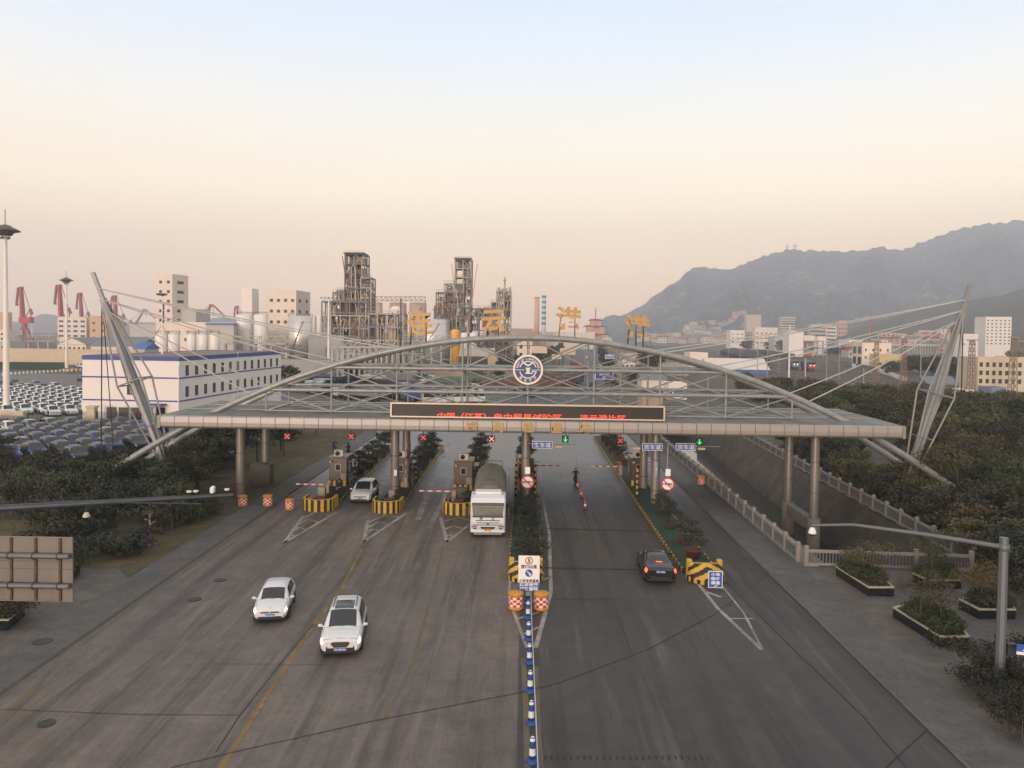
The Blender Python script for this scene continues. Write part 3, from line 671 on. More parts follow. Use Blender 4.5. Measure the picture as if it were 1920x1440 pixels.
def nose_chevron(cx, w, y0, lab):
    t = thing('crash_cushion', lab, 'barrier', (cx, y0, 0), 0, 'chevron noses of the toll islands')
    r = w / 2 + .1; b = MB(); na, nz = 36, 26; h = 1.0
    def S(a, z): q = max(0, (z - .28) / (h - .28)); k = 1 - .8 * q; return (r * math.sin(a) * (1 - .12 * q), r * .95 - r * 1.15 * math.cos(a) * k, z)
    for i in range(na):
        for j in range(nz):
            a0, a1 = -1.5 + 3.0 * i / na, -1.5 + 3.0 * (i + 1) / na
            def zz(q, a): return .28 + (h - .28) * q - (0 if q == 0 else .0)
            z0, z1 = zz(j / nz, a0), zz((j + 1) / nz, a0); am = (a0 + a1) / 2; zm = (z0 + z1) / 2
            m = int((zm + .42 * abs(am)) / .22) % 2
            b.add([S(a0, z0), S(a1, z0), S(a1, z1), S(a0, z1)], [[0, 1, 2, 3]], m)
    b.build('chevron_shell', [PAINTY, PAINTK], t)
    P = [S(-1.5 + 3.0 * i / 20, h) for i in range(21)]; MB().add(P + [(x, y, h - .02) for x, y, _ in P], [list(range(21))]).build('cap', PAINTY, t)
    b = MB(); n = 17; pts = [((r + .05) * math.sin(-1.57 + 3.14 * i / n), r - (r + .12) * math.cos(-1.57 + 3.14 * i / n)) for i in range(n + 1)]
    for i in range(n):
        p, q = pts[i], pts[i + 1]; b.add([(*p, 0), (*q, 0), (*q, .28), (*p, .28), (p[0] * .8, r + (p[1] - r) * .8, .29), (q[0] * .8, r + (q[1] - r) * .8, .29)], [[0, 1, 2, 3], [3, 2, 5, 4]], i % 2)
    b.build('base', [PAINTY, PAINTK], t)
    for s in (-1, 1): MB().box((s * (r - .2), r + .25, .78), (.3, .42, .62), 0, 0, .03).build('corner_block', PAINTY, t)
nose_chevron(.3, 1.9, 44.3, 'black and yellow chevron crash nose behind the tall speed limit sign')
nose_chevron(11.0, 2.0, 44.6, 'black and yellow chevron crash nose beside the small blue standing sign')
# booths
BOOTH = mat('brushed_booth', lin((88, 82, 76)), .35, .6, .12, .8, stretch=(6, 6, .5)); ACM = mat('ac_housing', lin((196, 190, 176)), .5, 0, .1)
def booth(cx, y, w, d, h, lab, sill=True):
    t = thing('toll_booth', lab, 'toll booth', (cx, y, .22), 0, 'stainless steel toll booths under the canopy')
    b = MB(); b.bb(-w / 2, w / 2, 0, d, .15, h, 0, .04); b.build('cabin', BOOTH, t)
    MB().bb(-w / 2 - .06, w / 2 + .06, -.06, d + .06, 0, .15).build('plinth', PAINTK, t)
    MB().bb(-w / 2 - .05, w / 2 + .05, -.05, d + .05, h, h + .08).build('roof', BOOTH, t)
    f = MB().bb(-.26, .26, -.03, .0, 1.35, 2.0).build('window', mat('booth_frame', lin((150, 146, 140)), .4, .5), t); MB().bb(-.2, .2, -.045, -.03, 1.41, 1.94).build('pane', GLASS, f)
    for s in (-1, 1):
        f = MB().bb(s * (w / 2) - .02, s * (w / 2) + .02, .4, d - .4, 1.0, 1.95).build('window', BLACK, t); MB().bb(s * (w / 2 + .02) - .008, s * (w / 2 + .02) + .008, .48, d - .48, 1.06, 1.9).build('pane', GLASS, f)
    a = MB().box((0, .5, h + .38), (.85, .55, .6), 0, 0, .03).build('air_conditioner', ACM, t); MB().lathe([(.22, 0), (.22, .02), (.02, .03)], (0, 0, 0), 16).build('fan_grille', BLACK, a).matrix_local = Matrix.Translation((-.1, .22, h + .38)) @ Matrix.Rotation(PI / 2, 4, 'X')
    b = MB()
    for i in range(7): b.bb(-w / 2 + i * w / 7, -w / 2 + (i + 1) * w / 7, -.42, -.22, 0, .5, i % 2)
    b.build('guard_kerb', [PAINTY, PAINTK], t)
    b = MB(); x = w / 2 + .28
    for yy in (.1, 1.2, 2.3): b.tube((x, yy, 0), (x, yy, 1.0), .025, n=6)
    for zz in (.5, 1.0): b.tube((x, .1, zz), (x, 2.3, zz), .025, n=6)
    b.build('handrail', STEEL, t); MB().box((-w / 2 + .2, -.25, h - .3), (.16, .3, .14)).build('camera', ACM, t); MB().bb(w / 2 + .02, w / 2 + .5, .3, d - .3, 2.1, 2.16).build('window_hood', BOOTH, t); MB().box((w * .3, -.04, .75), (.5, .06, .7)).build('notice_plate', mat('notice_grey', lin((130, 126, 120)), .6), t); MB().tube((w / 2 - .2, d - .2, h), (w / 2 - .2, d - .2, h + 1.1), .02, n=5).build('aerial', DSTEEL, t)
    return t
def hazard_post(x, y, h, lab):
    t = thing('hazard_post', lab, 'bollard', (x, y, .22), 0, 'black and yellow guard posts by the booths')
    b = MB(); n = int(h / .25)
    b.lathe([(.11, i * .25) for i in range(n + 1)], (0, 0, 0), 10, 0, True, [i % 2 for i in range(n)]); b.build('post', [PAINTK, PAINTY], t)
booth(-17.05, 70.6, 1.65, 2.4, 2.55, 'grey steel toll booth with a window, at the far left island')
booth(-11.25, 70.6, 1.6, 2.4, 2.55, 'steel toll booth half hidden behind the second canopy column')
booth(-5.35, 69.6, 1.7, 2.4, 2.55, 'steel toll booth left of the tanker truck with a square front window')
booth(.35, 72.6, 1.5, 2.2, 2.4, 'steel toll booth hidden behind the central canopy column')
booth(11.1, 73.0, 1.5, 2.4, 2.5, 'dark toll booth behind the column on the right island')
for x, y, lb in ((-16.05, 73.2, 'striped guard post right of the far left toll booth'), (-10.2, 73.2, 'striped guard post right of the second toll booth'), (-4.25, 73, 'striped guard post between booth and tanker'), (-.55, 70.6, 'striped guard post left of the central column'), (1.2, 70.6, 'striped guard post right of the central column'),
                 (-.5, 67.2, 'nearer striped guard post left of the central round no entry sign'), (1.15, 67.2, 'nearer striped guard post right of the central round no entry sign'), (10.15, 67.6, 'striped guard post left of the right booth'), (12.0, 68.2, 'striped guard post right of the right booth')): hazard_post(x, y, 2.5, lb)
# barrier gates
ARMR = mat('arm_red', lin((178, 60, 48)), .5); ARMW = mat('arm_white', lin((205, 196, 186)), .5)
def gate_arm(x, y, L, lab, up=0.):
    t = thing('barrier_gate', lab, 'barrier gate', (x, y, .22), 0, 'red and white boom gates across the lanes')
    MB().box((0, 0, .5), (.36, .3, 1.0), 0, 0, .03).build('motor_housing', mat('gate_housing', lin((150, 142, 130)), .5, .2), t)
    b = MB(); s = 1 if L > 0 else -1; n = 8; ca, sa = math.cos(up), math.sin(up); l = abs(L) / n
    for i in range(n): b.beam((s * (i * l) * ca, -.2, .9 + i * l * sa), (s * (i + 1) * l * ca, -.2, .9 + (i + 1) * l * sa), .05, .11, i % 2)
    b.build('boom', [ARMR, ARMW], t)
gate_arm(-17.0, 66.6, -2.7, 'lowered boom gate in the leftmost lane by the checkered barrels'); gate_arm(-5.75, 64.6, -2.9, 'lowered boom gate across the lane left of the tanker'); gate_arm(-10.7, 70.2, 3.2, 'raised boom gate beside the white car at the second column', R(88))
gate_arm(1.25, 78.0, 2.9, 'thin lowered boom gate right of the central column'); gate_arm(10.0, 78.0, -3.0, 'thin lowered boom gate left of the right booth'); gate_arm(-.4, 69.6, 2.0, 'raised boom gate left of the central column', R(89))
# signal heads under the fascia
LEDR = mat('signal_red', (.9, .02, .02), .5, 0, .1, 4, (1, .03, .02), 2.2); LEDG = mat('signal_green', (.02, .8, .1), .5, 0, .1, 4, (.02, 1, .15), 1.8); LEDH = mat('signal_red_hot', (1, .6, .5), .5, 0, .05, 4, (1, .16, .1), 4)
for px, py, c, lb in ((539, 818, 'r', 'red cross lane signal, leftmost under the canopy edge'), (659, 818, 'r', 'red cross lane signal above the left toll booth'), (794, 820, 'r', 'red cross lane signal right of the second column'), (922, 823, 'h', 'brightest red cross lane signal, glowing above the tanker truck'),
                      (1060, 823, 'g', 'green arrow lane signal right of the central column'), (1163, 826, 'r', 'red cross lane signal left of the right column'), (1311, 828, 'g', 'green arrow lane signal above the rightmost lane')):
    p = A(px, py, 62.9); t = thing('lane_signal', lb, 'lane signal', (p.x, 62.9, p.z), 0, 'lane signals hanging under the canopy')
    MB().bb(-.27, .27, -.08, .12, -.27, .27, 0, .02).build('housing', BLACK, t)
    b = MB(); mm = {'r': LEDR, 'g': LEDG, 'h': LEDH}[c]
    if c == 'g': b.beam((0, -.09, .2), (0, -.09, -.18), .06, .02); b.beam((0, -.09, -.2), (-.16, -.09, -.02), .06, .02); b.beam((0, -.1, -.2), (.16, -.1, -.02), .06, .02)
    else: b.beam((-.18, -.09, -.18), (.18, -.09, .18), .08, .02); b.beam((-.18, -.1, .18), (.18, -.1, -.18), .08, .02)
    b.build('lamp_symbol', mm, t); MB().tube((0, 0, .27), (0, 0, ZF0 - p.z + .02), .035, n=6).build('hanger', DSTEEL, t)
# lane name boards on cantilever arms
def lane_board(px, py, Y, txt, lab, arm, pole=None):
    p = A(px, py, Y); t = thing('lane_name_board', lab, 'sign', (p.x, Y, p.z), 0, 'blue lane name boards under the canopy')
    MB().bb(-.84, .84, -.03, .03, -.3, .3).build('border', SIGNWHITE, t); MB().bb(-.8, .8, -.04, -.03, -.26, .26).build('board', SIGNBLUE, t)
    text_mesh('lettering', txt, .42, SIGNWHITE, t, .004, T(0, -.046, 0), bold=.003, sx=1.15)
    b = MB()
    b.tube((arm[0], .1, .06), (arm[1], .1, .06), .045, n=6); b.build('arm', STEEL, t)
    MB().box((arm[2], -.05, -.12), (.62, .3, .2), 0, 0, .04).build('floodlight', mat('lamp_housing', lin((190, 176, 150)), .5, 0), t)
    if pole: MB().tube((pole, .1, -p.z + .2), (pole, .1, .3), .07, n=8).build('pole', STEEL, t)
# first board
lane_board(1017, 834, 64.2, '客车道', 'blue lane board with white characters right of the central column', (-1.2, 2.9, 1.35))
lane_board(1223, 838, 64.2, '货车道', 'blue lane board in front of the right column', (-2.9, 1.0, -1.3))
lane_board(1286, 838, 64.2, '货车道', 'blue lane board right of the slim pole over the rightmost lane', (-1.3, 2.9, 1.3), -1.48)
# round prohibition signs
def round_sign(p, r, lab, txt, plate, pole_h):
    t = thing('no_entry_sign', lab, 'sign', (p.x, p.y, p.z), 0, 'round red ringed signs on the toll islands')
    def disc(nm, rr, y, m, d=.02):
        n = 32; b = MB(); P = [(rr * math.cos(2 * PI * i / n), y, rr * math.sin(2 * PI * i / n)) for i in range(n)]; Q = [(x, y + d, z) for x, _, z in P]
        b.add(P + Q, [list(range(n)), list(range(2 * n - 1, n - 1, -1))] + [[i, n + i, n + (i + 1) % n, (i + 1) % n] for i in range(n)]); return b.build(nm, m, t)
    disc('ring', r, 0, RED, .03); disc('face', r * .8, -.012, SIGNWHITE); MB().beam((-r * .62, -.03, r * .62), (r * .62, -.03, -r * .62), .02, .09).build('slash', RED, t)
    text_mesh('lettering', txt, r * .42, BLACK, t, .004, T(0, -.018, 0), bold=.008)
    MB().tube((0, .09, -p.z + .2), (0, .09, pole_h), .055, n=8).build('pole', STEEL, t)
    if plate: MB().bb(-.2, .2, -.02, .02, r + .12, r + .68).build('notice_plate', SIGNWHITE, t)
round_sign(A(989, 904, 62.6), .56, 'round red ringed no passing sign on the central column', '过境车辆', True, 1.3)
round_sign(A(1252, 908, 61.5), .55, 'round red ringed no passing sign on the slim pole at right', '过境车辆', True, 1.2)

t = thing('column_notice', 'small vertical pale blue strip notice on the right canopy column', 'notice', (11.32, 64.74, 2.6))
MB().bb(-.09, .09, -.02, .0, 0, 1.2).build('panel', mat('pale_blue_strip', lin((120, 160, 178)), .5), t); text_mesh('lettering', '减速慢行', .0001 + .2, SIGNWHITE, t, .003, T(0, -.024, .6, 0, 0), sx=.2)
t = thing('column_notice', 'small white rectangular notice on the second canopy column', 'notice', (-10.75, 64.76, 2.3)); MB().bb(-.12, .12, -.02, 0, 0, .5).build('panel', SIGNWHITE, t)
# tall sign in the nose of the middle island
def tall_sign():
    p = G(991, 1132); t = thing('speed_limit_sign', 'tall white and blue speed limit 5 sign with arrow before the middle island nose', 'sign', (p.x, p.y, 0))
    Y = p.y; s = Y / F; W = 40 * s / 2
    zt = A(991, 1042, Y).z; z1 = A(991, 1066, Y).z; z2 = A(991, 1092, Y).z; z3 = A(991, 1108, Y).z
    MB().bb(-W, W, -.03, .03, z1 + .01, zt).build('upper_panel', SIGNWHITE, t); MB().bb(-W, W, -.03, .03, z2, z1 - .01).build('middle_panel', SIGNWHITE, t); MB().bb(-W - .03, W + .03, -.035, .03, z3, z2 - .005).build('lower_panel', SIGNBLUE, t)
    def ring(x, z, r0, r1, y, m, nm):
        b = MB(); n = 32
        P = [(x + rr * math.cos(2 * PI * i / n), y, z + rr * math.sin(2 * PI * i / n)) for i in range(n) for rr in (r0, r1)]
        b.add(P, [[2 * i, 2 * i + 1, (2 * i + 3) % (2 * n), (2 * i + 2) % (2 * n)] for i in range(n)]); return b.build(nm, m, t)
    zc = zt - .26; ring(0, zc, .16, .21, -.034, RED, 'limit_ring'); text_mesh('lettering', '5', .3, BLACK, t, .003, T(0, -.036, zc), bold=.012)
    text_mesh('lettering', '限速5公里', .19, BLACK, t, .003, T(0, -.036, z1 + .12), bold=.006)
    zc = z1 - .24; ring(0, zc, .0, .2, -.034, SIGNBLUE, 'arrow_disc'); b = MB(); b.beam((-.1, -.04, zc + .1), (.07, -.04, zc - .07), .01, .05); b.add([(.12, -.042, zc - .12), (.12, -.042, zc + .02), (-.02, -.042, zc - .12)], [[0, 1, 2]]); b.build('arrow', SIGNWHITE, t)
    text_mesh('lettering', '小车专用通道', .175, BLACK, t, .003, T(0, -.036, z2 + .1), bold=.005)
    zz = (z2 + z3) / 2; text_mesh('lettering', '凭证进港', .2, SIGNWHITE, t, .003, T(0, -.04, zz + .12), bold=.006, sx=1.25); text_mesh('lettering', '接受查验', .2, SIGNWHITE, t, .003, T(0, -.04, zz - .1), bold=.006, sx=1.25)
    for x in (-W * .55, W * .55): MB().tube((x, .06, 0), (x, .06, zt - .1), .03, n=6).build('leg', STEEL, t)
tall_sign()
# small blue A-board
def a_board():
    p = G(1341, 1106); t = thing('standing_sign', 'small blue standing sign with white characters beside the chevron nose', 'sign', (p.x, p.y, 0), R(-4))
    MB().bb(-.4, .4, -.02, .02, .12, 1.08).build('border', SIGNWHITE, t); MB().bb(-.36, .36, -.03, -.02, .16, 1.04).build('board', SIGNBLUE, t)
    for i, tx in enumerate(('小车', '临时', '通道')): text_mesh('lettering', tx, .2, SIGNWHITE, t, .003, T(0, -.034, .9 - i * .24), bold=.005, sx=1.3)
    MB().beam((-.08, -.035, .2), (.12, -.035, .27), .01, .04).build('arrow', SIGNWHITE, t)
    for x in (-.3, .3): MB().beam((x, -.25, .02), (x, .3, .02), .05).build('foot', DSTEEL, t); MB().beam((x, .02, .02), (x, .02, .5), .04).build('leg', DSTEEL, t)
a_board()
# crash barrels
DRUM = mat('drum_yellow', lin((190, 132, 50)), .6, 0, .15, 5); CHKR = mat('checker_red', lin((196, 60, 40)), .4, 0, .08); CHKW = mat('checker_white', lin((232, 214, 200)), .4, 0, .05)
def barrel_proto():
    t = thing('crash_barrel', '', 'crash barrel', (0, 0, 0), 0, 'yellow crash barrels with red and white checks')
    MB().lathe([(.36, 0), (.4, .03), (.4, .1), (.36, .14), (.36, .72), (.4, .78), (.4, .86), (.35, .9), (.02, .9)], (0, 0, 0), 24).build('drum', DRUM, t)
    b = MB(); n = 24
    for j in range(4):
        for i in range(n // 2):
            a0, a1 = 2 * PI * i / 12, 2 * PI * (i + 1) / 12; am = (a0 + a1) / 2; z0 = .17 + j * .13
            P = [(.368 * math.cos(a), .368 * math.sin(a), z) for a, z in ((a0, z0), (am, z0), (a1, z0), (a1, z0 + .13), (am, z0 + .13), (a0, z0 + .13))]
            b.add(P, [[0, 1, 4, 5], [1, 2, 3, 4]], (i + j) % 2)
    b.build('reflective_band', [CHKR, CHKW], t); MB().lathe([(.14, .9), (.14, .93), (.01, .93)], (0, 0, 0), 12).build('lid', DRUM, t)
    return t
BP = barrel_proto()
for i, (px, py, lb, s) in enumerate(((967, 1141, 'yellow checkered crash barrel left of the tall speed limit sign', 1), (1015, 1142, 'yellow checkered crash barrel right of the tall speed limit sign', 1), (455, 951, 'checkered crash barrel at the foot of the left canopy column', .95), (502, 951, 'checkered crash barrel on the left pavement edge', 1), (543, 955, 'checkered crash barrel on the road left of the leftmost island', .95),
                          (579, 951, 'checkered crash barrel half behind the leftmost island nose', .9), (828, 846, 'small far checkered crash barrel past the second island', .9), (1315, 911, 'checkered crash barrel on the right pavement by the stone balustrade', .95))):
    p = G(px, py); z = .12 if i in (2, 3, 7) else 0
    if i == 0: BP.location = (p.x, p.y, 0); BP['label'] = lb; BP.rotation_euler.z = .1
    else: dup(BP, (p.x, p.y, z), i * .7, lb, None, s)
# blue and white delineator cones with a rail
CB = mat('cone_blue', lin((28, 66, 130)), .5, 0, .12); CW = mat('cone_white', lin((215, 218, 222)), .45, 0, .06)
def cone_proto():
    t = thing('delineator_post', '', 'delineator', (0, 0, 0), 0, 'blue and white delineator posts down the middle of the road')
    MB().lathe([(.23, 0), (.23, .04), (.18, .09), (.12, .15)], (0, 0, 0), 16).build('base', CB, t)
    z = [.14, .26, .38, .5, .62, .74, .84]; MB().lathe([(.12 - i * .006, q) for i, q in enumerate(z)] + [(.06, .87), (.01, .88)], (0, 0, 0), 16, 0, True, [0, 1, 1, 0, 0, 1, 0, 1]).build('post', [CB, CW], t)
    return t
CP = cone_proto(); cpos = [(998, 1429), (996, 1357), (994, 1297), (992.5, 1243), (991, 1200), (990, 1159), (989.5, 1125)]
pts = []
for i, (px, py) in enumerate(cpos):
    p = G(px, py); lb = f'blue and white delineator post, {ordw(i)} from the bottom edge along the middle line'; pts.append((p.x + .16, p.y, .5))
    if i == 0: CP.location = p; CP['label'] = lb
    else: dup(CP, p, 0, lb)
p = G(1000, 1500); pts.insert(0, (p.x + .16, p.y, .5)); p = G(989, 1100); pts.append((p.x, p.y, .55))
tag(MB().path(pts, .02, 8).build('guide_rail', mat('rail_white', lin((196, 200, 206)), .4, .1)), 'thin white rail linking the blue and white delineator posts', 'rail')
# traffic cones with chain beyond the gate line
def tcone(px, py, lb, lit):
    p = G(px, py); t = thing('traffic_cone', lb, 'traffic cone', p, 0, 'red cones between the outbound lanes')
    MB().box((0, 0, .02), (.38, .38, .04)).build('base', BLACK, t); MB().lathe([(.15, .04), (.11, .25), (.085, .42), (.05, .68), (.03, .72), (.0, .72)], (0, 0, 0), 14, 0, True, [0, 1, 0, 0, 0]).build('cone', [mat('cone_red', lin((205, 52, 34)), .5), CHKW], t)
for i, (px, py, lb) in enumerate(((1097, 954, 'red and white cone nearest the camera in the outbound lanes'), (1090, 932, 'cone second nearest in the line between outbound lanes'), (1083, 915, 'cone farthest away in the line between outbound lanes'))): tcone(px, py, lb, i == 0)
a = G(1097, 950); c = G(1079, 905); tag(MB().path([(a.x, a.y, .5), ((a.x + c.x) / 2, (a.y + c.y) / 2, .38), (c.x, c.y, .5)], .025, 6).build('barrier_chain', PAINTY), 'yellow chain strung between the red cones', 'chain')
# machines on the islands
def cabinet(x, y, z, d, m, lab, nm='control_cabinet'):
    t = thing(nm, lab, 'cabinet', (x, y, z)); MB().box((0, 0, d[2] / 2), d, 0, 0, .02).build('body', m, t); MB().bb(-d[0] / 2 + .05, d[0] / 2 - .05, -d[1] / 2 - .012, -d[1] / 2 + .0, .08, d[2] - .1).build('door', m, t); MB().bb(d[0] / 2 - .14, d[0] / 2 - .11, -d[1] / 2 - .03, -d[1] / 2 - .01, d[2] * .5, d[2] * .58).build('handle', CHROME, t)
p = G(490, 913); cabinet(p.x - .1, p.y + .5, .11, (1.9, 1.2, 2.0), mat('cabinet_brown', lin((78, 72, 66)), .6, .2, .1, 1), 'large brown electrical cabinet between the two left canopy columns')
cabinet(-16.9, 64.4, .22, (.6, .5, 1.1), mat('cabinet_cream', lin((150, 140, 118)), .6, 0, .1), 'small cream ticket machine at the leftmost island nose', 'ticket_machine')
p = G(441, 930); cabinet(p.x, p.y, .11, (.55, .4, 1.15), mat('cabinet_red', lin((104, 44, 42)), .6, 0, .15), 'small dull red box at the foot of the left canopy column', 'hydrant_box')
cabinet(-10.9, 64.0, .22, (.5, .4, 1.0), mat('cabinet_grey', lin((140, 132, 122)), .6, 0, .1), 'small grey ticket machine in front of the second column', 'ticket_machine'); cabinet(-5.3, 65.0, .22, (1.3, .8, 1.1), BOOTH, 'low steel cabinet in front of the booth beside the tanker', 'ticket_machine')
cabinet(10.0, 79.2, .22, (.45, .4, 1.15), mat('cabinet_rust', lin((116, 78, 58)), .6, 0, .15), 'small rusty gate machine at the left side of the right island', 'ticket_machine')
# ------------------------------------------------------------------ cars: parametric skinned bodies (local +Y is forward)
def lerp_tab(tab, y):
    if y <= tab[0][0]: return tab[0][1:]
    for i in range(len(tab) - 1):
        a, b = tab[i], tab[i + 1]
        if y <= b[0]:
            t = (y - a[0]) / (b[0] - a[0]); t = t * t * (3 - 2 * t) * .5 + t * .5
            return tuple(p + (q - p) * t for p, q in zip(a[1:], b[1:]))
    return tab[-1][1:]
# y, sill half-width, sill z, mid half-width, mid z, belt half-width, belt z, roof half-width, roof z
SUV_T = [(-2.30, .70, .42, .80, .62, .76, .86, .68, .95), (-2.22, .80, .34, .90, .64, .86, .98, .72, 1.08), (-1.98, .82, .28, .92, .66, .87, 1.03, .64, 1.50), (-1.72, .82, .26, .92, .66, .87, 1.03, .63, 1.63), (-.9, .82, .25, .92, .66, .88, 1.02, .65, 1.69),
         (0, .82, .25, .92, .66, .88, 1.01, .66, 1.69), (.42, .82, .25, .92, .66, .88, 1.0, .65, 1.63), (1.22, .82, .25, .92, .66, .87, .99, .74, 1.05), (1.55, .82, .26, .92, .65, .86, .96, .72, 1.03), (1.95, .82, .27, .91, .62, .84, .91, .70, .98), (2.15, .79, .29, .87, .58, .79, .82, .64, .90), (2.30, .68, .33, .74, .52, .68, .70, .56, .78)]
HATCH_T = [(-1.98, .62, .40, .72, .60, .68, .80, .60, .88), (-1.92, .72, .32, .82, .62, .78, .92, .64, 1.02), (-1.62, .75, .25, .84, .62, .79, .96, .58, 1.34), (-1.3, .75, .22, .84, .62, .79, .96, .57, 1.42), (-.5, .75, .22, .84, .62, .80, .95, .59, 1.47),
           (.1, .75, .22, .84, .62, .80, .94, .60, 1.45), (.35, .75, .22, .84, .62, .80, .93, .60, 1.38), (1.05, .75, .22, .84, .61, .79, .92, .68, .97), (1.4, .75, .23, .83, .58, .77, .87, .66, .93), (1.72, .73, .25, .81, .54, .73, .79, .60, .85), (1.90, .68, .28, .75, .50, .66, .68, .54, .76), (1.98, .58, .31, .64, .46, .58, .60, .48, .66)]
SEDAN_T = [(-2.40, .70, .40, .78, .60, .74, .84, .62, .92), (-2.30, .78, .32, .88, .62, .84, .96, .66, 1.03), (-1.85, .80, .25, .91, .62, .86, .98, .68, 1.07), (-1.62, .80, .23, .91, .62, .86, .97, .66, 1.10), (-.85, .80, .22, .91, .62, .86, .96, .58, 1.40), (-.45, .80, .22, .91, .62, .86, .95, .60, 1.46),
           (.15, .80, .22, .91, .62, .86, .94, .61, 1.45), (.42, .80, .22, .91, .62, .86, .93, .61, 1.38), (1.2, .80, .22, .91, .60, .85, .91, .70, .97), (1.6, .80, .23, .90, .58, .83, .86, .68, .93), (2.1, .77, .26, .86, .53, .77, .75, .62, .82), (2.32, .70, .30, .78, .49, .70, .64, .56, .72), (2.40, .60, .33, .66, .46, .60, .57, .50, .64)]
class Body:
    def __init__(s, tab): s.t = tab; s.y0 = tab[0][0]; s.y1 = tab[-1][0]
    def S(s, y, v, off=0.):
        """v 0..1: sill, flank, belt, roof edge, roof centre on the right side; v 1..2 mirrors to the left"""
        mir = v > 1
        if mir: v = 2 - v
        wb, zb, wm, zm, wt, zt, wr, zr = lerp_tab(s.t, y)
        P = [(wb, zb), (wm, zm), (wt, zt), (wr, zr - .035), (0, zr + .015)]
        k = min(3, int(v * 4)); f = v * 4 - k
        def cr(i): return P[max(0, min(4, i))]
        a, b = cr(k), cr(k + 1)
        bul = (.03 if k < 2 else .02 if k == 2 else .02) * math.sin(PI * f)
        x = a[0] + (b[0] - a[0]) * f; z = a[1] + (b[1] - a[1]) * f
        n = V((b[1] - a[1], -(b[0] - a[0]))); n = n.normalized() if n.length > 1e-6 else V((0, 1))
        x += n.x * (bul + off); z += n.y * (bul + off)
        return V((-x if mir else x, y, z))
    def shell(s, ny=44, nv=10):
        b = MB(); ys = [s.y0 + (s.y1 - s.y0) * i / ny for i in range(ny + 1)]; nn = 2 * nv
        P = [s.S(y, 2 * j / nn * 1.0) for y in ys for j in range(nn + 1)]; w = nn + 1
        b.add(P, [[i * w + j, i * w + j + 1, (i + 1) * w + j + 1, (i + 1) * w + j] for i in range(ny) for j in range(nn)], 0, True)
        b.add([P[j] for j in range(w)], [list(range(w))]); b.add([P[ny * w + j] for j in range(w)], [list(range(w - 1, -1, -1))])
        b.add([P[i * w] for i in range(ny + 1)] + [P[i * w + nn] for i in range(ny + 1)], [[i, i + 1, ny + 2 + i, ny + 1 + i] for i in range(ny)])
        return b
    def patch(s, pts, off=.012, mir=True, nu=8, nv=4):
        """quad patch in (y,v): corners a,b,c,d"""
        b = MB(); a, bb, c, d = [V(p) for p in pts]
        for m in ((False, True) if mir else (False,)):
            P = []
            for i in range(nu + 1):
                for j in range(nv + 1):
                    q = a.lerp(bb, i / nu).lerp(d.lerp(c, i / nu), j / nv); P.append(s.S(q.x, (2 - q.y) if m else q.y, off))
            w = nv + 1; fs = [[i * w + j, (i + 1) * w + j, (i + 1) * w + j + 1, i * w + j + 1] for i in range(nu) for j in range(nv)]
            b.add(P, fs if not m else [f[::-1] for f in fs], 0, True); b.cut()
        return b
    def across(s, y0, y1, v0, off=.012, v1=None):
        """band over the centre line between v0 and 2-v0 (a windscreen, a rear window, a sunroof)"""
        b = MB(); nu, nv = 8, 12; v1 = v1 or v0
        P = []
        for i in range(nu + 1):
            f = i / nu; y = y0 + (y1 - y0) * f; v = v0 + (v1 - v0) * f
            for j in range(nv + 1): P.append(s.S(y, v + (2 - 2 * v) * j / nv, off))
        w = nv + 1; b.add(P, [[i * w + j, i * w + j + 1, (i + 1) * w + j + 1, (i + 1) * w + j] for i in range(nu) for j in range(nv)], 0, True); return b
HEADLAMP = mat('headlamp_lit', (1, .9, .75), .2, 0, .03, 4, (1, .78, .52), 3.); HEADOFF = mat('headlamp_off', (.45, .45, .46), .15, .5, .2, 6); TAILON = mat('tail_lamp_lit', (.9, .05, .02), .3, 0, .1, 4, (1, .1, .03), 3.); TAILOFF = mat('tail_lamp', (.28, .02, .02), .25, 0, .2)
PLATEB = mat('plate_blue', lin((52, 96, 180)), .4, 0, .05); PLATEY = mat('plate_yellow', lin((216, 160, 40)), .4, 0, .05); RIM = mat('alloy_rim', (.42, .42, .43), .3, .8, .1)
CARGLASS = mat('car_glass', (.022, .026, .03), .06, 0, .3, 1.2, spec=.7)
def paint_m(name, c, rough=.28): return mat('car_paint_' + name, c, rough, 0, .03, 1, coat=.6)
_wheel = {}
def wheel(t, x, y, r, w=.22, side=1):
    key = (r, w, side)
    if key not in _wheel:
        b = MB().lathe([(r * .62, -w / 2), (r * .92, -w / 2), (r, -w * .32), (r, w * .32), (r * .92, w / 2), (r * .62, w / 2), (r * .6, w * .3), (.01, w * .3)], (0, 0, 0), 22)
        c = MB().lathe([(r * .6, w * .36), (r * .56, w * .42), (r * .2, w * .3), (.01, w * .36)], (0, 0, 0), 10)
        _wheel[key] = (b, c)
    b, c = _wheel[key]; o = b.build('wheel', RUBBER, t); o.matrix_local = Matrix.Translation((x, y, r)) @ Matrix.Rotation(side * PI / 2, 4, 'Y'); c.build('rim', RIM, o)
